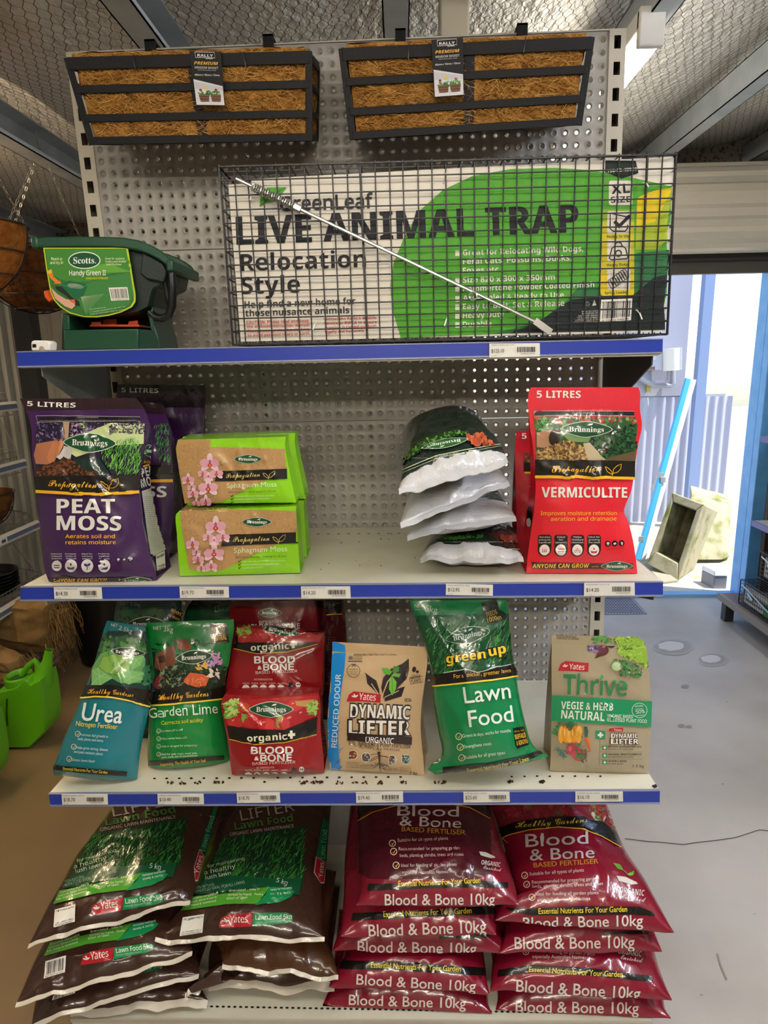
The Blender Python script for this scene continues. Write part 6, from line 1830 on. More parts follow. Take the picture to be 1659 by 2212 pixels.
# printed card just behind the front wires
yc = yf + .013
cq = [(493, 399), (543, 396), (543, 387), (1456, 338), (1436, 717), (520, 738)]
card = MB(); W_ = mat('card_white', '#d6d0c4', .5)
P = [PY(x, y, yc) for x, y in cq]
card.prism(P, (0, .002, 0), W_)
card.v = card.v; 
pr = Print(card, *FTR, ink=paper, step=60)
G1, G2, GD, GT = '#4e9a2e', '#39882f', '#1d3a33', '#17211f'
leafP = [(15, 1070), (-35, 900), (-45, 760), (-25, 640), (30, 500), (120, 340), (260, 215), (430, 135), (650, 95), (900, 88), (1100, 100), (1330, 140), (1580, 195), (1578, 205), (1560, 800), (1545, 1022), (1000, 1030), (600, 1045)]
pr.poly(leafP, G1)
pr.poly([(540, 1046), (700, 1010), (850, 950), (980, 850), (1070, 740), (1150, 780), (1250, 650), (1380, 580), (1570, 560), (1545, 1022), (900, 1035)], '#2b6a3c')
pr.poly([(640, 1043), (800, 985), (920, 900), (1000, 850), (1170, 830), (1360, 820), (1480, 720), (1563, 700), (1545, 1022)], GT)
pr.poly([(1380, 265), (1420, 240), (1500, 215), (1584, 204), (1572, 480), (1500, 560), (1370, 560)], '#9fb02a'); pr.poly([(1380, 265), (1430, 236), (1500, 213), (1584, 203), (1580, 330), (1480, 400), (1376, 430)], '#d8bd12')
pr.poly([(1197, 45), (1390, 32), (1388, 118), (1290, 152), (1195, 112)], '#17241f'); pr.text('190-03-48059', (1206, 116), (1380, 104), '#d9d6cf', 'b', h=18)
pr.rrect(1217, 162, 1352, 304, 14, '#d6d0c4'); pr.text('XL', (1232, 240), (1340, 232), '#1b1a20', 'b', h=54); pr.text('SIZE', (1228, 290), (1342, 286), '#1b1a20', 'b', h=34)
pr.rrect(1168, 470, 1362, 828, 18, '#d9c022'); pr.rect(1175, 330, 1362, 520, '#86a82c'); pr.rrect(1175, 400, 1362, 700, 8, '#c2b828')
for y0, y1 in ((340, 470), (505, 628), (670, 795)): pr.rrect(1206, y0, 1340, y1, 12, '#d6d0c4')
pr.line([(1318, 372), (1224, 352), (1222, 440), (1240, 455), (1310, 455), (1322, 440), (1324, 418)], 8, '#1b1a20'); pr.poly([(1240, 405), (1255, 390), (1275, 412), (1330, 358), (1342, 372), (1275, 440)], '#1b1a20')
pr.line([(1230, 620), (1218, 612), (1232, 555), (1248, 543), (1298, 543), (1312, 555), (1326, 605), (1318, 614), (1230, 620)], 7, '#1b1a20'); pr.ring(1270, 583, 17, 17, 8, '#1b1a20'); pr.line([(1250, 540), (1256, 524), (1270, 518), (1286, 524), (1292, 540)], 7, '#1b1a20')
for k in range(8): pr.ring(1228 + k*12, 762 - k*9, 10, 30, 4, '#1b1a20', rot=-.5, n=16)
for t_, y in (('Ready to Use', 494), ('Heavy Duty', 658), ('Spring Loaded', 818)): pr.text(t_, (1205 if 'Sp' not in t_ else 1192, y), (1338 if 'Re' in t_ else 1325, y - 4), '#2a2a1a', 'b', h=15)
pr.barcode([(1172, 850), (1352, 842), (1344, 968), (1164, 982)], '9 333902 048059')
for k, t_ in enumerate(('MADE IN CHINA', 'IMPORTED BY', 'ELECTACURV TRADING', '121A LUKE STREET', 'LYTTON QLD 4178', 'PHONE 07 2906 2010')): pr.text(t_, (1056 - 8*k if k > 1 else 1060, 922 + k*13), (1156, 918 + k*13), '#c9c6bf', 's', h=9, fat=.01)
pr.text('♻', (1078, 885), (1108, 882), '#8fb0a8', 'r'); pr.poly([(1120, 885), (1132, 850), (1145, 882)], '#c9c6bf')
for k, (t_, x1) in enumerate((('Great for Relocating Wild Dogs,', 1068), ('Feral Cats. Possums, Ducks,', 1000), ('Foxes etc', 580), ('Size 820 x 300 x 350mm', 905), ('Hammertone Powder Coated Finish', 1132), ('Assembled & Ready to Use', 957), ('Easy to Bait, Set & Release', 960), ('Heavy Duty', 612), ('Durable', 540))):
    y = (594, 645, 697, 752, 803, 857, 905, 957, 1008)[k]
    pr.text(t_, (374, y), (x1, y - (x1 - 374)*.034), '#dcd8cf', 'b', h=31)
    if k not in (1, 2): pr.rect(330, y - 28, 354, y + 4, '#dcd8cf')
pr.text('LIVE ANIMAL TRAP', (-930, 532), (1042, 460), '#1b1c22', 'b', h=158, fat=.028)
pr.frame(*FTL)
pr.text('Relocation', (200, 848), (1098, 820), '#1b1a20', 'b', h=118); pr.text('Style', (205, 1012), (625, 1000), '#1b1a20', 'b', h=118)
pr.text('Help find a new home for', (228, 1112), (1022, 1085), '#2a2930', 'b', h=46); pr.text('those nuisance animals', (234, 1174), (978, 1150), '#2a2930', 'b', h=46)
for k, (a, b_) in enumerate((('CAUTION: Please read and keep', 688), ('the enclosed instruction manual', 690), ('Always wear protective clothing', 690), ('to avoid personal injury or harm.', 698))): pr.text(a, (242 + 3*k, 1226 + k*31), (b_, 1214 + k*30), '#b0332c', 'b', h=20)
for k, (a, b_) in enumerate((('Contact the Parks & Wildlife', 1172), ('Service or RSPCA to ensure', 1174), ('trapping is carried out both', 1172), ('legally and humanely', 1085))): pr.text(a, (795 + 3*k, 1202 + k*31), (b_, 1192 + k*30), '#b0332c', 'b', h=20)
pr.text('GreenLeaf', (482, 418), (1150, 395), '#2a2930', 's', h=98, fat=.022)
pr.poly([(335, 388), (345, 300), (390, 250), (530, 248), (490, 300), (450, 350), (380, 360)], '#4e9a2e'); pr.line([(338, 386), (420, 310), (520, 252)], 6, '#2c6a22')
card.build('printed_card', t, smooth=False)
M_ZINC = mat('bright_zinc', '#b9b9b6', .28, .9)
rod = MB(); p0, p1 = PY(510, 386, yf - .012), PY(1166, 700, yf - .012)
rod.tube([p0, p1], .0032, M_ZINC, n=8)
e = (PY(1021, 640, yf - .014)); rod.tube([e + (.007*math.cos(a), -.002, .007*math.sin(a)) for a in np.linspace(0, 6.2, 12)], .0012, M_ZINC, n=5)
a, b_ = PY(1155, 693, yf - .016), PY(1190, 718, yf - .016); rod.bar(a, b_, .004, .012, M_ZINC)
rod.build('trigger_rod', t)
spr = MB(); s0, s1 = PY(545, 403, yf - .012), PY(636, 446, yf - .012); d_ = (s1 - s0); ax = d_/np.linalg.norm(d_); u_ = np.cross(ax, (0, 1, 0)); u_ /= np.linalg.norm(u_); w_ = np.cross(ax, u_)
spr.tube([s0 + d_*k/160 + (u_*math.cos(k*.75) + w_*math.sin(k*.75))*.0068 for k in range(161)], .0013, M_ZINC, n=5)
spr.build('spring', t)
nut = MB(); q0, q1 = PY(636, 446, yf - .012), PY(650, 453, yf - .012); nut.tube([q0, q1], .0075, M_ZINC, n=6); nut.build('spring_stop', t)
for (x, y, x2, y2) in ((957, 396, 968, 366), (967, 684, 960, 704), (683, 697, 676, 712), (1388, 395, 1401, 404), (1373, 668, 1387, 690), (548, 425, 540, 432)):
    m_ = MB(); a, b_ = PY(x, y, yc - .001), PY(x2, y2, yf - .006); m_.tube([a, (a + b_)/2 + (0, -.004, .002), b_], .0013, M_WHITE, n=5); m_.build('cable_tie', t)

# ---------------------------------------------------------------- hand spreader
FS3 = (0, 380, 3.318)
fs = lambda x, y: (x/3.318, 380 + y/3.318)
M_GRN = mat('spreader_green', '#10402a', .38, bump=(300, .08)); M_GRND = mat('spreader_dark_green', '#0d1f1c', .42, bump=(300, .1)); M_ORG = mat('orange_plastic', '#b8431f', .4)
y0 = 1.30; zsh = zshelf(1, -.45, 1.3) + .002
t = thing('seed_spreader', 'green hand held seed spreader with a printed front card, on the top shelf at left', 'seed spreader', PY(*fs(720, 1240), y0))
box = MB()
def slab(mb, pts, ya, yb, mt):
    P = [PY(*fs(*q), ya) for q in pts]
    mb.prism(P, (0, yb - ya, 0), mt)
zfix = lambda P: [np.array((p[0], p[1], max(p[2], zsh))) for p in P]
def slab2(mb, pts, ya, yb, mt):
    mb.prism(zfix([PY(*fs(*q), ya) for q in pts]), (0, yb - ya, 0), mt)
slab2(box, [(458, 1245), (990, 1245), (990, 1095), (455, 1105)], y0, y0 + .115, M_GRN)
slab2(box, [(440, 990), (494, 1000), (500, 1105), (455, 1106)], y0 + .002, y0 + .115, M_GRN)
slab2(box, [(1060, 1000), (1092, 940), (1100, 1115), (1085, 1120)], y0 + .004, y0 + .012, M_GRN)
slab2(box, [(985, 1245), (1145, 1245), (1130, 1150), (1100, 1060), (1085, 930), (1085, 1105), (985, 1096)], y0 + .006, y0 + .12, mat('spreader_side_green', '#14352a', .3))
slab2(box, [(440, 1245), (1140, 1245), (1095, 960), (440, 985)], y0 + .110, y0 + .12, M_GRND)
box.build('base_box', t, bevel=.004)
sp = MB()
slab2(sp, [(640, 1080), (1000, 1082), (995, 1066), (650, 1062)], y0 + .02, y0 + .10, M_ORG)
slab2(sp, [(655, 1070), (722, 1070), (722, 1040), (655, 1046)], y0 + .03, y0 + .034, M_ORG); slab2(sp, [(735, 1070), (832, 1070), (832, 1024), (738, 1030)], y0 + .045, y0 + .05, M_ORG); slab2(sp, [(915, 1070), (990, 1072), (985, 1035), (922, 1042)], y0 + .03, y0 + .034, M_ORG)
sp.build('spinner_plate', t, bevel=.001)
hop = MB()
out_ = [(262, 500), (300, 520), (318, 640), (352, 800), (378, 900), (440, 960), (520, 985), (640, 1000), (900, 1000), (1000, 985), (1075, 945), (1098, 850), (1112, 805), (1180, 775), (1198, 690), (1195, 640), (1130, 560), (1000, 505), (900, 490)]
cen = np.mean(out_, 0)
rings = []
for dy, k in ((0., .94), (.012, 1.0), (.07, 1.03), (.13, 1.0), (.15, .9)):
    rings.append([PY(*fs(*(cen + (np.array(q) - cen)*(k if True else 1))), y0 + .01) + (0, dy, 0) for q in out_])
for a, b_ in zip(rings[:-1], rings[1:]):
    n_ = len(a); hop.add(a + b_, [(i, (i + 1) % n_, n_ + (i + 1) % n_, n_ + i) for i in range(n_)], M_GRND)
hop.add(rings[0], [tuple(range(len(out_)))[::-1]], M_GRND); hop.add(rings[-1], [tuple(range(len(out_)))], M_GRND)
# raised flat on the right flank
slab(hop, [(1020, 545), (1165, 625), (1195, 690), (1170, 765), (1050, 740), (1000, 700)], y0 + .0, y0 + .03, M_GRND)
hop.build('hopper', t, bevel=.003, angle=40)
rim = MB()
rp = [(262, 482), (420, 478), (600, 476), (780, 478), (900, 484), (1000, 502), (1080, 532), (1150, 570), (1195, 605), (1225, 645)]
rim_pts = [PY(*fs(*q), y0 + .0) for q in rp]
w0 = .019
for ya, yb in ((-.006, .008), (.148, .160)):
    G = [[p + (0, ya, -w0/2), p + (0, yb, -w0/2), p + (0, yb, w0/2), p + (0, ya, w0/2)] for p in rim_pts]
    rim.grid(G, M_GRN, wrap=True); rim.add(G[0], [(3, 2, 1, 0)], M_GRN); rim.add(G[-1], [(0, 1, 2, 3)], M_GRN)
for p in (rim_pts[0], rim_pts[-1]): rim.box(p + (-.007, -.0075, -w0/2 - .0006), p + (.006, .161, w0/2 + .0006), M_GRN)
rim.build('rim', t, bevel=.003)
han = MB()
hp_ = [PY(*fs(*q), y0 + .012) for q in ((1190, 610), (1228, 690), (1236, 800), (1234, 930), (1212, 1000), (1160, 1022), (1110, 1010), (1075, 975))]
G = []
for i, q in enumerate(hp_):
    d_ = hp_[min(i + 1, len(hp_) - 1)] - hp_[max(i - 1, 0)]; d_ /= np.linalg.norm(d_); s_ = np.cross(d_, (0, 1, 0))
    G.append([q + s_*.0075*math.cos(a) + np.array((0, .011*math.sin(a), 0)) for a in np.linspace(0, 2*math.pi, 12, endpoint=False)])
han.grid(G, M_BLACKPL, wrap=True); han.add(G[0], [tuple(range(12))], M_BLACKPL); han.add(G[-1], [tuple(range(12))], M_BLACKPL)
st = [PY(*fs(*q), y0 + .012) for q in ((1195, 640), (1185, 760), (1205, 860), (1225, 930))]
han.tube(st, [.008, .005, .006, .006], M_BLACKPL, n=8)
han.build('handle', t)
lab = MB(); lp = [(310, 515), (915, 515), (935, 640), (970, 850), (970, 900), (945, 940), (870, 978), (780, 1002), (690, 1014), (600, 1012), (500, 985), (430, 940), (385, 890), (360, 830), (330, 660)]
P = [PY(*fs(*q), y0 - .004) for q in lp]; lab.prism(P, (0, .0025, 0), paper('#b8c82e'))
p = Print(lab, *FS3, ink=paper, step=60)
c_ = np.array((640, 750.)); p.poly([tuple(c_ + (np.array(q) - c_)*.965) for q in lp], '#2f6a2c')
p.poly([(330, 530), (905, 530), (930, 690), (800, 700), (640, 760), (480, 760), (350, 700)], '#3d7d2e'); p.poly([(560, 700), (930, 690), (936, 640), (925, 600), (700, 640)], '#5a9a34')
p.poly([(620, 775), (780, 720), (935, 690), (960, 850), (930, 930), (760, 985), (620, 990), (560, 900)], '#39793a')
p.ell(608, 606, 116, 62, '#dfe5d8'); p.ell(608, 606, 109, 55, '#0f4a2e'); p.text('Scotts.', (530, 630), (692, 628), '#e6e8df', 'sb', h=46)
p.text('Reach in', (370, 604), (448, 606), '#d3dfae', 's', h=19, fat=.015); p.text('and try it!', (362, 632), (455, 632), '#d3dfae', 's', h=19, fat=.015)
for k, (t_, x1) in enumerate((('Great for applying', 895), ('Scotts Lawn Builder', 908), ('Lawn Fertiliser', 875))): p.text(t_, (756 + 3*k, 600 + 21*k), (x1, 600 + 21*k), '#cfdcb0', 's', h=14, fat=.01)
p.text('Handy Green II', (500, 714), (762, 712), '#e6e8df', 's', h=34, fat=.012); p.text('HAND-HELD SPREADER', (620, 742), (778, 740), '#d8c62a', 's', h=13, fat=.015)
p.poly([(345, 680), (372, 670), (385, 720), (430, 760), (425, 740), (445, 775), (385, 772), (400, 765), (360, 730)], '#d8781e'); p.poly([(345, 680), (372, 670), (376, 695), (352, 705)], '#dcb030')
p.poly([(430, 775), (500, 752), (620, 775), (628, 800), (600, 860), (560, 880), (520, 850)], '#14603c'); p.ell(545, 790, 58, 17, '#7f8a72', .15); p.line([(430, 775), (520, 805), (622, 790)], 6, '#2f8a5c')
p.poly([(400, 790), (450, 795), (520, 870), (570, 900), (580, 930), (540, 925), (480, 860), (410, 815)], '#17261f')
p.poly([(370, 800), (420, 850), (480, 885), (530, 890), (545, 930), (520, 955), (470, 935), (400, 880)], '#c99a84'); p.poly([(500, 890), (540, 885), (548, 920), (515, 905)], '#c4603a')
for k in range(16): p.line([(585, 870), (620 + k*9, 985 - k*9)], 1.5, '#9fb98c')
p.barcode([(782, 802), (916, 798), (930, 890), (800, 896)], '9 312600 51122')
p.text('Scotts Australia Pty Ltd', (648, 962), (762, 948), '#b9cf9c', 's', h=9); p.text('11 Columbia Way Baulkham Hills NSW 2153', (652, 982), (905, 942), '#b9cf9c', 's', h=9); p.text('Freecall information line for lawns', (656, 998), (900, 962), '#b9cf9c', 's', h=9)
lab.build('printed_card', t, smooth=False)
lev = MB(); a = PY(*fs(350, 850), y0 + .01); lev.tube([PY(*fs(338, 825), y0 + .012), PY(*fs(350, 860), y0 + .012), PY(*fs(372, 895), y0 + .012)], [.006, .0075, .006], mat('bright_orange', '#d8531c', .4), n=8); lev.build('lever', t)

# small white sensor on the shelf end
fy = 1.27
t = thing('sensor_box', 'small white plastic sensor box on the top shelf, left of the green spreader', 'sensor', PY(*fs(288, 1250), fy))
m_ = MB(); m_.prism(zfix([PY(*fs(*q), fy) for q in ((222, 1252), (352, 1252), (356, 1196), (340, 1180), (236, 1178), (220, 1190))]), (0, .03, 0), M_WHITE); m_.build('case', t, bevel=.003)
m_ = MB(); m_.prism([PY(*fs(*q), fy - .001) for q in ((232, 1230), (258, 1230), (257, 1205), (232, 1205))], (0, .002, 0), M_BLACKPL); m_.build('screen', t)
m_ = MB(); q = PY(*fs(298, 1240), fy - .001); m_.tube([q, q + (0, .004, 0)], .005, mat('sensor_button', '#9c8f80', .5), n=12); m_.build('button', t)

# ---------------------------------------------------------------- wire rack along the left wall
M_CHR = mat('zinc_rack_wire', '#9a968c', .4, .7)
M_STRIPW = mat('strip_white', '#b9b6ae', .5); M_STRIPG = mat('strip_grey_blue', '#5c6379', .45)
YE = 2.98
rack = thing('wire_shelf_rack', 'tall zinc wire shelf rack with grey price strips along the left wall', 'rack', (-1.85, YE, 0))
RSH = ((-1.645, 1.315), (-1.638, 1.052), (-1.617, .760), (-1.597, .470), (-1.572, .128))
for xf, z in RSH:
    mb = MB()
    y0_, xb = 1.25, -2.03
    n_ = int((YE - y0_)/.026)
    for k in range(n_ + 1):
        y = y0_ + (YE - y0_)*k/n_
        mb.tube([(xb, y, z - .004), (xf - .02, y, z - .004), (xf - .012, y, z - .05)], .0016, M_CHR, n=4, caps=False)
        mb.tube([(xf - .024, y, z - .004), (xf - .03, y, z + .045)], .0015, M_CHR, n=4, caps=False)
    for x, zz in ((xb, z), (xb + .14, z - .008), (xb + .28, z - .008), (xf - .026, z + .02), (xf - .03, z + .046), (xf - .012, z - .05)): mb.tube([(x, y0_, zz), (x, YE, zz)], .0028, M_CHR, n=5)
    mb.tube([(xb, YE, z + .12), (xb + .1, YE, z + .11), (xf - .1, YE, z + .06), (xf - .03, YE, z + .046)], .0028, M_CHR, n=5)
    for k in range(12):
        x = xb + (xf - .03 - xb)*k/11; mb.tube([(x, YE, z), (x, YE, z + .12 - .075*k/11)], .0015, M_CHR, n=4, caps=False)
    ws = mb.build('wire_shelf', rack)
    mb = MB()
    for za, zb, mt, o in ((.0, .009, M_STRIPW, .001), (.009, .029, M_STRIPG, 0), (.029, .040, M_STRIPW, .001)):
        mb.hexa([(xf - .008 + .006, y0_, z - .03 + za), (xf + .004 + o + .006, y0_, z - .03 + za), (xf + .004 + o + .006, YE + .01, z - .03 + za), (xf - .008 + .006, YE + .01, z - .03 + za),
                 (xf - .008, y0_, z - .03 + zb), (xf + .004 + o, y0_, z - .03 + zb), (xf + .004 + o, YE + .01, z - .03 + zb), (xf - .008, YE + .01, z - .03 + zb)], mt)
    mb.build('price_strip', ws, smooth=False)
for y in (1.3, YE):
    mb = MB(); mb.box((-2.05, y - .012, 0), (-2.035, y + .012, 1.7), M_CHR); mb.tube([(-2.03, y, 1.0), (-1.80, y, .75), (-1.62, y, .47)], .003, M_CHR, n=5); mb.tube([(-2.03, y, 1.55), (-1.74, y, 1.3), (-1.64, y, 1.04)], .003, M_CHR, n=5); mb.tube([(-2.03, y, .45), (-1.75, y, .2), (-1.575, y, .0)], .003, M_CHR, n=5); mb.build('upright', rack)
for (x, y, z, w, lab) in ((-1.634, 2.72, 1.315, .05, 'small white price ticket on the top strip of the left wire rack'), (-1.606, 2.62, .760, .06, 'small white price ticket on the middle strip of the left wire rack')):
    mb = MB(); mb.box((x + .003, y, z - .024), (x + .0045, y + w*1.6, z + .004), mat('ticket_paper', '#d6d4cc', .5)); mb.box((x + .0046, y + w*.9, z - .018), (x + .005, y + w*1.4, z - .004), paper('#4a4a50'))
    tag(mb.build('price_ticket', smooth=False), lab, 'price ticket')


def bowl_basket(name, label, c, r, depth, mt_l, ribs=8, rings=4, chain=None, cat='basket', group=None, wire=M_WIREB):
    t = thing(name, label, cat, c, group)
    prof = [(r*math.cos(a), -depth*math.sin(a)) for a in np.linspace(0, math.pi/2*.97, 10)]
    m_ = MB(); nb = 40; G = []
    for rr, zz in prof:
        G.append([(c[0] + (rr + .006*noise.noise(Vector((k*.7, zz*20, r))))*math.cos(2*math.pi*k/nb), c[1] + (rr + .006*noise.noise(Vector((k*.7, zz*20, r))))*math.sin(2*math.pi*k/nb), c[2] + zz) for k in range(nb)])
    G.insert(0, [(c[0] + (r - .012)*math.cos(2*math.pi*k/nb), c[1] + (r - .012)*math.sin(2*math.pi*k/nb), c[2] + .008) for k in range(nb)])
    G.insert(0, [(c[0] + (r - .02)*math.cos(2*math.pi*k/nb), c[1] + (r - .02)*math.sin(2*math.pi*k/nb), c[2] - .03) for k in range(nb)])
    G.insert(0, [(c[0] + r*.55*math.cos(2*math.pi*k/nb), c[1] + r*.55*math.sin(2*math.pi*k/nb), c[2] - depth*.75) for k in range(nb)])
    m_.grid(G, mt_l, wrap=True); m_.add(G[-1], [tuple(range(nb))], mt_l); m_.add(G[0], [tuple(range(nb))], mt_l)
    m_.build('coir_liner', t)
    m_ = MB()
    for q in range(rings):
        a = q/rings*math.pi/2; rr, zz = (r + .008)*math.cos(a), -(depth + .008)*math.sin(a)
        m_.tube([(c[0] + rr*math.cos(b_), c[1] + rr*math.sin(b_), c[2] + zz) for b_ in np.linspace(0, 2*math.pi, 36, endpoint=False)], .003 if q == 0 else .0024, wire, n=6, closed=True)
    for k in range(ribs):
        b_ = 2*math.pi*(k + .3)/ribs
        m_.tube([(c[0] + (r + .0085)*math.cos(a)*math.cos(b_), c[1] + (r + .0085)*math.cos(a)*math.sin(b_), c[2] - (depth + .0085)*math.sin(a)) for a in np.linspace(0, math.pi/2, 10)], .0022, wire, n=5)
    m_.build('wire_frame', t)
    if chain is not None:
        top = np.array(chain, float)
        for k in range(3):
            b_ = 2*math.pi*k/3 + .5; e = np.array((c[0] + r*math.cos(b_), c[1] + r*math.sin(b_), c[2] + .005))
            m_ = MB(); L = np.linalg.norm(e - top); n_ = int(L/.017); d_ = (e - top)/L
            s1 = np.cross(d_, (0, 1, 0)); s1 /= np.linalg.norm(s1); s2 = np.cross(d_, s1)
            for i in range(n_):
                q = top + d_*(i + .5)*L/n_; s_ = s1 if i % 2 else s2
                m_.tube([q + d_*.0105*math.cos(a) + s_*.004*math.sin(a) for a in np.linspace(0, 2*math.pi, 7, endpoint=False)], .0011, M_CHR, n=3, closed=True)
            m_.build('chain', t)
        m_ = MB(); m_.tube([top + (0, 0, 0), top + (-.006, 0, .02), top + (0, -.01, .06), top + (.014, -.01, .075), top + (.02, -.01, .06)], .0022, M_CHR, n=6); m_.build('hook', t)
    return t


M_COIRB = mat('coir_bright', '#a9692f', .9, bump=(60, 1., (1, 1, 1), .01), var=(30, '#84501f', .4, .7), spec=.1)
M_COIRD = mat('coir_dark', '#6b4423', .9, bump=(60, 1., (1, 1, 1), .01), var=(30, '#4d2e15', .4, .7), spec=.1)
bowl_basket('hanging_basket', 'orange brown coir hanging basket cut by the left edge of the picture', (-1.215, 2.12, 1.895), .165, .20, M_COIRB, chain=(-1.12, 2.0, 2.20), group='coir hanging baskets')
bowl_basket('hanging_basket', 'darker coir hanging basket on chains, partly behind the green seed spreader', (-1.255, 2.56, 1.875), .195, .20, M_COIRD, chain=(-1.12, 2.45, 2.20), group='coir hanging baskets')
bowl_basket('coir_basket', 'shallow brown coir basket standing on the left wire rack', (-1.765, 2.84, .764 + .165), .122, .15, M_COIRD, rings=3, chain=None)
# green tubs, black saucers
M_TEAL = mat('teal_plastic', '#0d5a45', .35); 
for i, (px, py, yy, s_, lab) in enumerate(((20, 1060, 2.62, 1.0, 'dark green plastic trug on the left wire rack, the rear of two'), (-6, 1085, 2.40, .9, 'dark green plastic trug at the left edge, the nearer of two'))):
    c = np.array(((-1.715, 2.56, 0), (-1.68, 2.33, 0))[i]); zb_ = (.764, .764 + .045)[i]
    t = thing('plastic_trug', lab, 'trug', (c[0], c[1], zb_), 'green plastic trugs')
    m_ = MB(); nb = 32
    ring = lambda a, b_, z: [(c[0] - .05 + a*math.cos(2*math.pi*k/nb), c[1] + b_*math.sin(2*math.pi*k/nb), z + (.03*math.cos(2*math.pi*k/nb)**2 if z > zb_ + .05 else 0)) for k in range(nb)]
    h_ = .10
    m_.grid([ring(.09*s_, .05*s_, zb_), ring(.13*s_, .07*s_, zb_ + h_), ring(.118*s_, .06*s_, zb_ + h_), ring(.08*s_, .042*s_, zb_ + .01)], mat('trug_dark', '#12291f', .5), wrap=True)
    m_.add(ring(.09*s_, .05*s_, zb_), [tuple(range(nb))], M_TEAL); m_.add(ring(.08*s_, .042*s_, zb_ + .01), [tuple(range(nb))], M_TEAL); m_.build('tub', t)
    m_ = MB(); m_.tube(ring(.13*s_, .07*s_, zb_ + h_), .006, M_TEAL, n=6, closed=True); m_.build('rim', t)
c = np.array((-1.768, 2.80, 0))
sau = None
for k in range(6):
    z = .470 + .0035 + k*.015
    m_ = MB(); r = .115
    m_.lathe([(.001, 0), (r*.78, 0), (r, .030), (r + .008, .031), (r + .008, .028), (r*.78 + .009, .004), (.001, .004)][::-1], (c[0], c[1], z), M_BLACKPL, n=36)
    ORD = ('lowest', 'second from the bottom', 'third from the bottom', 'third from the top', 'second from the top', 'topmost')
    tag(m_.build('plant_saucer'), 'black plastic plant saucer, %s in the stack on the left wire rack' % ORD[k], 'saucer', 'stacked black saucers')

# hessian sacks on the lowest rack shelf
M_HES = mat('hessian', '#8d7048', .95, bump=(220, .8, (1, 1, 1), .003), var=(14, '#7a5e3a', .35, .7), spec=.1)


def folded_sack(label, outline, yy, z0, layers, seed, droop=0.):
    t = thing('hessian_sack', label, 'sack', PY(*outline[0], yy), 'folded hessian sacks on the left rack')
    m_ = MB()
    P = [PY(x, y, yy) for x, y in outline]
    lo = np.min(P, 0); hi = np.max(P, 0)
    for L_ in range(layers):
        n1, n2 = 22, 22; G = []
        (a, b_, c_, d) = P
        for j in range(n2 + 1):
            row = []
            for i in range(n1 + 1):
                u, v = i/n1, j/n2
                p = (a*(1 - u) + b_*u)*(1 - v) + (d*(1 - u) + c_*u)*v
                e = min(1., 7*min(u, 1 - u, v, 1 - v))
                p = p + np.array((.01*noise.noise(Vector((u*4, v*4, seed + L_))), -.05*e**.5 + .09*L_ + .02*noise.noise(Vector((u*3, v*5, seed*2 + L_))), .010*noise.noise(Vector((u*5, v*5, seed*3)))))
                row.append(p)
            G.append(row)
        m_.grid(G, M_HES)
        G2 = np.array(G) + (0, .035, -.004); m_.grid(G2, M_HES, flip=True)
        for A_, B2 in ((np.array(G)[0], G2[0]), (np.array(G)[-1], G2[-1]), (np.array(G)[:, 0], G2[:, 0]), (np.array(G)[:, -1], G2[:, -1])): m_.grid(np.stack([A_, B2]), M_HES)
    m_.build('cloth', t)
    m_ = MB(); rg = random.Random(seed)
    for k in range(70):
        u = rg.random(); p = P[1]*(1 - u) + P[2]*u; p = p + (0, rg.uniform(-.04, .1), 0)
        q = [p]
        for j in range(4): q.append(q[-1] + np.array((rg.uniform(-.002, .02)*(1.4 - j*.35), rg.uniform(-.01, .01), -rg.uniform(.01, .045))))
        q = [np.array((w_[0], w_[1], max(w_[2], .006))) for w_ in q]
        m_.tube(q, .0014, M_HES, n=3, caps=False)
    m_.build('frayed_fringe', t)


folded_sack('brown hessian sack folded over the others, hanging off the lowest rack shelf', ((30, 1296), (122, 1288), (100, 1400), (-30, 1372)), 2.70, .13, 1, 5)
folded_sack('brown hessian sack with frayed end, tucked under the top folded one', ((20, 1330), (142, 1318), (112, 1412), (-30, 1404)), 2.88, .13, 1, 6)
folded_sack('brown hessian sack at the left edge behind the green watering can', ((-40, 1385), (40, 1420), (62, 1472), (-40, 1478)), 2.54, .13, 1, 7)
m_ = MB(); a = PY(98, 1392, 2.60); b_ = PZ(104, 1490, .004)
m_.tube([a, a + (.02, -.03, -.05), (a + b_)/2 + (.01, 0, 0), b_ + (0, 0, .03), b_, b_ + (.03, .0, 0), b_ + (.04, .02, 0)], .003, M_HES, n=5)
tag(m_.build('jute_cord'), 'loose jute cord dangling from the hessian sacks to the floor', 'cord')

# black tub
c = PZ(205, 1442, 0)
m_ = MB(); m_.lathe([(.001, 0), (.15, 0), (.19, .44), (.205, .44), (.205, .465), (.185, .465), (.178, .43), (.142, .012), (.001, .012)], (c[0] + .03, c[1] + .14, .001), M_BLACKPL, n=40)
t = thing('garden_tub', 'large black plastic tub on the floor beyond the wire rack', 'tub', (c[0] + .03, c[1] + .14, 0)); m_.build('tub_body', t)
m_ = MB(); m_.lathe([(.206, .425), (.214, .43), (.214, .462), (.206, .468)], (c[0] + .03, c[1] + .14, .001), M_BLACKPL, n=40); m_.build('rim_band', t)

# watering cans
M_LIME = mat('lime_plastic', '#5fae14', .38, bump=(300, .06)); M_LIMED = mat('can_inside', '#24510c', .6)
FW_ = (0, 1280, 4.608)
wc = lambda x, y, Y: PY(x/4.608, 1280 + y/4.608, Y)
YW = 2.30


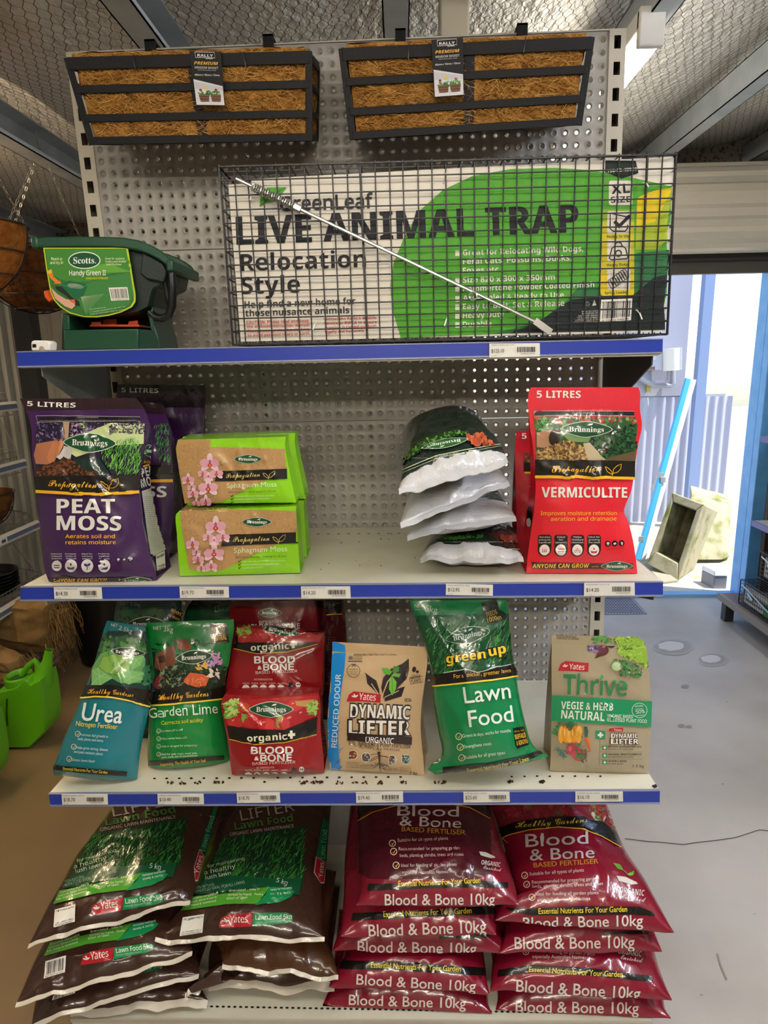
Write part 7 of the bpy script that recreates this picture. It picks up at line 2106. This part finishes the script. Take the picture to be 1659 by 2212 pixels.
def watering_can(label, off):
    off = np.array(off, float)
    base = wc(180, 1590, YW)
    t = thing('watering_can', label, 'watering can', (base[0] + off[0], base[1] + off[1], 0), 'lime green watering cans')
    T_ = lambda x, y, dy=0: (lambda p: np.array((p[0], p[1] + dy, max(p[2], .002))) + off)(wc(x, y, YW))
    m_ = MB()
    out_ = [(-60, 1010), (20, 985), (130, 960), (180, 935), (225, 885), (260, 868), (300, 925), (340, 905), (390, 872), (412, 960), (430, 1080), (452, 1260), (448, 1385), (400, 1450), (290, 1585), (20, 1596), (-70, 1560), (-80, 1200)]
    cen = np.mean([T_(*q) for q in out_], 0)
    rings = []
    for dy, k in ((0, .95), (.012, .99), (.03, 1.), (.10, 1.), (.125, .985), (.135, .94)):
        rings.append([np.array((cen[0] + (p[0] - cen[0])*k, p[1] + dy, cen[2] + (p[2] - cen[2])*k)) for p in [T_(*q) for q in out_]])
    n_ = len(out_)
    for a, b_ in zip(rings[:-1], rings[1:]): m_.add(a + b_, [(i, (i + 1) % n_, n_ + (i + 1) % n_, n_ + i) for i in range(n_)], M_LIME)
    m_.add(rings[0], [tuple(range(n_))[::-1]], M_LIME); m_.add(rings[-1], [tuple(range(n_))], M_LIME)
    m_.build('can_body', t, angle=50, bevel=.003)
    m_ = MB(); m_.tube([T_(330, 960, .066), T_(365, 850, .066), T_(385, 740, .066), T_(398, 640, .066)], [.042, .027, .018, .014], M_LIME, n=14, caps=False); m_.tube([T_(398, 640, .066), T_(394, 690, .066)], [.009, .008], M_LIMED, n=12); m_.build('spout', t)
    m_ = MB(); m_.tube([T_(120, 900, .066), T_(190, 800, .066), T_(255, 752, .066), T_(285, 800, .066), T_(300, 900, .066)], [.012, .011, .012, .012, .016], M_LIME, n=10); m_.build('top_handle', t)
    m_ = MB(); q = T_(90, 905, .066); rr = np.linalg.norm(T_(205, 905) - T_(90, 905))
    m_.grid([[q + np.array((rr*k*math.cos(a), .055*k*math.sin(a), dz)) for a in np.linspace(0, 2*math.pi, 28, endpoint=False)] for k, dz in ((1.06, -.03), (1.08, .0), (1.0, .006), (.9, .0), (.8, -.03))], M_LIME, wrap=True)
    m_.add([q + np.array((rr*.85*math.cos(a), .047*math.sin(a), -.012)) for a in np.linspace(0, 2*math.pi, 28, endpoint=False)], [tuple(range(28))], M_LIMED); m_.build('filler_rim', t)
    m_ = MB(); pts = [T_(*q_, -.002) for q_ in ((62, 1060), (78, 1050), (74, 1180), (82, 1320), (70, 1335), (58, 1250))]; m_.prism(pts, (0, .004, 0), M_LIMED); m_.build('grip_slot', t)
    return t


watering_can('lime green plastic watering can with short spout on the floor beside the rack', (0, 0, 0))
watering_can('lime green plastic watering can almost wholly cut off by the left edge', (-.03, -.32, 0))

# ---------------------------------------------------------------- right hand display with more traps
ZD = .150
runit = thing('display_base', 'low brown display base with metal edge along the right wall', 'shelving unit', (2.2, 2.6, 0))
M_BRDECK = mat('brown_deck', '#7d6a62', .5)
m_ = MB(); m_.box((1.905, .6, ZD - .03), (XR - .02, 3.60, ZD), M_BRDECK); m_.build('deck', runit)
m_ = MB(); m_.box((1.895, .6, ZD - .036), (1.905, 3.605, ZD + .002), mat('deck_edge', '#8d837a', .4, .2)); m_.build('edge_strip', runit)
for y in (3.54, 1.2):
    m_ = MB(); m_.box((1.915, y, 0), (1.965, y + .05, ZD - .03), M_DARKST); m_.build('leg', runit, bevel=.003)
for y in (3.52, 1.2):
    m_ = MB(); m_.box((XR - .07, y, 0), (XR - .02, y + .05, 2.0), M_GALV); m_.build('upright', runit)
for x, z in ((2.02, .585), (2.02, 1.045)):
    m_ = MB(); m_.box((x, .6, z - .004), (XR - .02, 3.55, z), M_SHELF); sh_ = m_.build('shelf', runit)
    m_ = MB(); m_.box((x - .006, .6, z - .03), (x, 3.55, z + .002), mat('rail_lilac', '#4f57a8', .4)); m_.build('price_rail', sh_)


def small_trap(label, lo, hi, flip):
    (x0, y0_, z0), (x1, y1, z1) = lo, hi
    t = thing('animal_trap', label, 'trap', ((x0 + x1)/2, (y0_ + y1)/2, z0), 'small wire traps on the right display base')
    m_ = MB(); g = .022
    for k in range(int((y1 - y0_)/g) + 1):
        y = y0_ + k*g
        m_.tube([(x0, y, z0), (x0, y, z1), (x1, y, z1), (x1, y, z0)], .0013, M_WIREB, n=4, closed=True)
    for k in range(int((z1 - z0)/g) + 1):
        z = z0 + k*g; m_.tube([(x0, y0_, z), (x0, y1, z), (x1, y1, z), (x1, y0_, z)], .0013, M_WIREB, n=4, closed=True)
    for k in range(int((x1 - x0)/g) + 1):
        x = x0 + k*g; m_.tube([(x, y0_, z0), (x, y1, z0), (x, y1, z1), (x, y0_, z1)], .0013, M_WIREB, n=4, closed=True)
    for x in (x0, x1): m_.tube([(x, y0_, z0), (x, y1, z0), (x, y1, z1), (x, y0_, z1)], .0032, M_WIREB, n=6, closed=True)
    m_.build('cage', t)
    m_ = MB(); m_.box((x0 + .008, y0_ + .03, z0 + .015), (x0 + .010, y1 - .04, z1 - .02), paper('#b9b4ac'))
    pr = Print(m_, ink=paper, step=60)
    def Q(u, v):
        p = np.array((x0 + .008, y1 - .04 - u*(y1 - y0_ - .07), z1 - .02 - v*(z1 - z0 - .035))); d = p - CAM; zz = d@FW
        return (829.5 + F*(d@RT)/zz, 1106 - F*(d@UP)/zz)
    pr.poly([Q(.42, 1), Q(.45, .4), Q(.6, .1), Q(1, 0), Q(1, 1)], '#3f8f2c'); pr.poly([Q(.85, .1), Q(1, 0), Q(1, .5), Q(.85, .5)], '#b8b024')
    pr.text('LIVE ANIMAL TRAP', Q(.03, .55), Q(.8, .55), '#1b1a20', 'b'); pr.text('Relocation Style', Q(.04, .8), Q(.4, .8), '#1b1a20', 'b')
    m_.build('printed_card', t, smooth=False)
    m_ = MB(); m_.tube([(x0 - .008, y1 - .03, z1 - .02), (x0 - .008, y0_ + .08, z0 + .03)], .004, M_ZINC, n=6); m_.tube([(x0 - .008, y1 - .10, z1 - .048), (x0 - .008, y1 - .15, z1 - .070)], .008, M_ZINC, n=8); m_.build('trigger_rod', t)
    m_ = MB(); m_.box((x0 + .02, y0_ + .05, z1 - .004), (x1 - .02, (y0_ + y1)/2, z1 - .001), mat('trap_lid', '#4a4c58', .4, .3)); m_.build('lid_plate', t)


small_trap('black wire animal trap lying on the right display base, lower of two', (1.93, 2.93, ZD + .004), (2.20, 3.44, ZD + .136), 0)
small_trap('black wire animal trap stacked above another at the right edge', (2.03, 2.93, ZD + .142), (2.28, 3.46, ZD + .285), 1)
# carton leaning behind, on the middle right shelf
m_ = MB(); m_.box((2.14, 3.2, 1.047), (2.3, 3.42, 1.20), mat('lilac_carton', '#a79fc0', .5)); m_.box((2.138, 3.22, 1.06), (2.14, 3.40, 1.10), paper('#8a3f9a'))
tag(m_.build('carton'), 'small lilac carton on the upper right shelf by the doorway', 'carton')

# ---------------------------------------------------------------- things outside the doorway
M_MOSS = mat('mossy_concrete', '#a79f84', .9, bump=(30, .6), var=(9, '#6f7434', .45, .68))
fd = lambda x, y: (1300 + x/3.568, 780 + y/3.568)
zg = -.02


def drain_block(label, front, hole, yb0, depth):
    """hollow concrete block leaning back; front and hole are outlines on its leaning face."""
    t = thing('concrete_drain_block', label, 'concrete block', PY(*fd(*front[2]), yb0), 'mossy concrete drain blocks outside')
    zf = lambda q: None
    base = PZ(*fd(*front[2]), zg); yb0 = base[1]
    ln = np.array((0, 1, -.42)); ln /= np.linalg.norm(ln)
    n = np.array((-.62, -.72, .30)); n /= np.linalg.norm(n)
    A = [PP(*fd(*q), base, n) for q in front]; H = [PP(*fd(*q), base, n) for q in hole]
    dv = -n*depth
    m_ = MB()
    for i in range(4):
        j = (i + 1) % 4
        P = [A[i], A[j], H[j], H[i]]
        m_.hexa(P + [p + dv for p in P], M_MOSS)
    for p in range(len(m_.v)): m_.v[p] = (m_.v[p][0], m_.v[p][1], max(m_.v[p][2], zg + .001))
    m_.build('block_ring', t, bevel=.008)
    m_ = MB(); k = [A[i]*.5 + H[i]*.5 + dv*.96 for i in range(4)]; m_.hexa(k + [p - n*.02 for p in k], M_MOSS)
    for p in range(len(m_.v)): m_.v[p] = (m_.v[p][0], m_.v[p][1], max(m_.v[p][2], zg + .001))
    m_.build('block_floor', t)


drain_block('mossy hollow concrete block outside the door, the front one of two leaning together', ((540, 1010), (790, 1105), (585, 1695), (345, 1560)), ((548, 1085), (728, 1150), (590, 1560), (420, 1470)), 4.4, .36)
m_ = MB(); P = [PY(*fd(*q), 5.02) for q in ((690, 1005), (1000, 1085), (840, 1600), (560, 1560))]; P = [np.array((p[0], p[1] - .25*(p[2] < .3), max(p[2], zg + .002))) for p in P]
c_ = np.mean(P, 0); m_.prism(P, (.10, .26, 0), M_MOSS); m_.prism([np.array((c_[0] + (p[0] - c_[0])*.8 - .06, p[1] - .07, max(c_[2] + (p[2] - c_[2])*.9, zg + .003))) for p in P], (.10, .08, 0), M_MOSS); tag(m_.build('concrete_drain_block', bevel=.01), 'mossy concrete block outside the door, the rear one of two, partly hidden', 'concrete block', 'mossy concrete drain blocks outside')
m_ = MB(); P = [PZ(*fd(*q), zg + .03) for q in ((320, 1560), (390, 1550), (590, 1690), (470, 1705))]; m_.prism(P, (0, 0, -.03), mat('concrete_slab', '#8f8b78', .9)); tag(m_.build('concrete_slab'), 'thin concrete slab flat on the ground outside, before the hollow block', 'slab')
# leaning blue and white trestle
t = thing('folding_trestle', 'tall blue and white folding trestle leaning outside the door', 'trestle', PZ(*fd(290, 1540), zg))
ft = PZ(*fd(285, 1535), zg + .01); nrm = np.array((0, -1., .25))
q = lambda x, y, d=0.: PP(*fd(x, y), ft, nrm) + np.array((0, d, 0))
m_ = MB(); P = [q(265, 1525), q(300, 1540), q(690, 140), q(655, 130)]; m_.prism(P, (0, .035, 0), mat('trestle_blue', '#43a7dd', .4)); m_.build('stile', t, bevel=.003)
m_ = MB(); P = [q(302, 1545, .01), q(335, 1550, .01), q(735, 145, .01), q(692, 140, .01)]; m_.prism(P, (0, .04, 0), mat('trestle_white', '#d4d8dc', .4)); m_.build('stile', t, bevel=.003)
m_ = MB(); a, b_ = q(722, 170, .04), PZ(*fd(722, 985), zg + .02); b_ = np.array((a[0] + .05, 5.9, .3)); m_.bar(a, b_, .03, .02, M_GALV); m_.build('rear_leg', t)
for x, y in ((300, 1370), (455, 880), (470, 915)):
    m_ = MB(); p = q(x, y, -.004); m_.box(p - (.018, .004, .02), p + (.018, .004, .02), M_GALV); m_.build('bracket', t)
# white lidded box
t = thing('storage_tub', 'small grey storage tub with a white lid on the ground outside the door', 'storage tub', PZ(1540, 1276, zg), None)
a, b_, c_ = PZ(1540, 1276, zg + .002), PZ(1513, 1261, zg + .002), PZ(1569, 1276, zg + .002)
d_ = b_ + c_ - a; h_ = .098
m_ = MB(); up_ = np.array((0, 0, h_)); m_.hexa([a, c_, d_, b_, a + up_, c_ + up_, d_ + up_, b_ + up_], mat('tub_grey', '#7b7e88', .5)); m_.build('tub_body', t, bevel=.006)
m_ = MB(); cc = (a + d_)/2; ex = lambda p, k, z: np.array((cc[0] + (p[0] - cc[0])*k, cc[1] + (p[1] - cc[1])*k, z)); z0_ = a[2] + h_ + .001
m_.hexa([ex(p, 1.06, z0_) for p in (a, c_, d_, b_)] + [ex(p, .96, z0_ + .035) for p in (a, c_, d_, b_)], mat('lid_white', '#e8e9ea', .5)); m_.build('lid', t, bevel=.005)
# meter board on the outside wall
f4 = lambda x, y: (1280 + x/7.54, 760 + y/7.54)
YM = 5.985
t = thing('meter_box', 'pale electricity meter box on the sheet wall outside', 'meter box', PY(*f4(980, 160), YM))
P = [PY(*f4(*q_), YM) for q_ in ((868, 300), (1085, 300), (1085, 20), (868, 20))]; m_ = MB(); m_.prism(P, (0, -.09, 0), mat('meter_case', '#b9c0d2', .5)); m_.build('case', t, bevel=.006)
P = [PY(*f4(*q_), YM - .092) for q_ in ((880, 295), (1015, 295), (1015, 240), (880, 240))]; m_ = MB(); m_.prism(P, (0, -.003, 0), mat('meter_window', '#7d5f62', .3)); m_.build('window', t)
P = [PY(*f4(*q_), YM - .092) for q_ in ((945, 130), (1030, 130), (1030, 65), (945, 65))]; m_ = MB(); m_.prism(P, (0, -.003, 0), paper('#d2d6e2')); m_.build('notice', t)
t = thing('water_heater_cylinder', 'white rounded cylinder casing beside the meter box outside', 'cylinder', PY(*f4(1300, 300), YM))
p0, p1 = PY(*f4(1302, 300), YM - .12), PY(*f4(1302, -60), YM - .12); m_ = MB(); m_.tube([p0, p1], .075, M_WHITE, n=24); m_.build('casing', t)
m_ = MB(); m_.tube([PY(*f4(*q_), YM - .03) for q_ in ((690, 330), (740, 400), (860, 480), (1000, 550), (1270, 552), (1305, 520), (1305, 300))], .022, mat('conduit_grey', '#a3a7b6', .5), n=8); tag(m_.build('conduit_pipe'), 'grey conduit pipe curving below the meter box outside', 'pipe')
m_ = MB(); m_.tube([PY(*f4(*q_), YM - .075) for q_ in ((1010, 490), (1200, 490), (1235, 440), (1235, 310))], .014, mat('conduit_grey', '#a3a7b6', .5), n=8); tag(m_.build('conduit_pipe'), 'thin grey conduit pipe inside the curve of the thicker one outside', 'pipe')
m_ = MB(); P = [PY(*f4(*q_), YM) for q_ in ((875, 655), (935, 655), (935, 530), (875, 530))]; m_.prism(P, (0, -.02, 0), mat('yellow_plate', '#b9a34c', .5)); tag(m_.build('warning_plate'), 'small yellow plate on the sheet wall under the conduit outside', 'plate')
# perforated mat on the floor inside the door
P = [PZ(*q_, .004) for q_ in ((1296, 1327), (1398, 1325), (1368, 1291), (1296, 1290))]
m_ = MB(); m_.prism(P, (0, 0, -.0032), mat('mat_steel', '#8f8d93', .45, .3)); pr = Print(m_, ink=paper, step=60)
for j in range(10):
    for i in range(16):
        x, y = 1300 + i*6 + (3 if j % 2 else 0), 1293 + j*3.3
        if x < 1368 + (y - 1291)*.88 - 4: pr.ell(x, y, 1.9, .9, '#2a2a30', n=8)
tag(m_.build('door_mat', smooth=False), 'perforated steel mat on the floor just inside the doorway', 'mat')
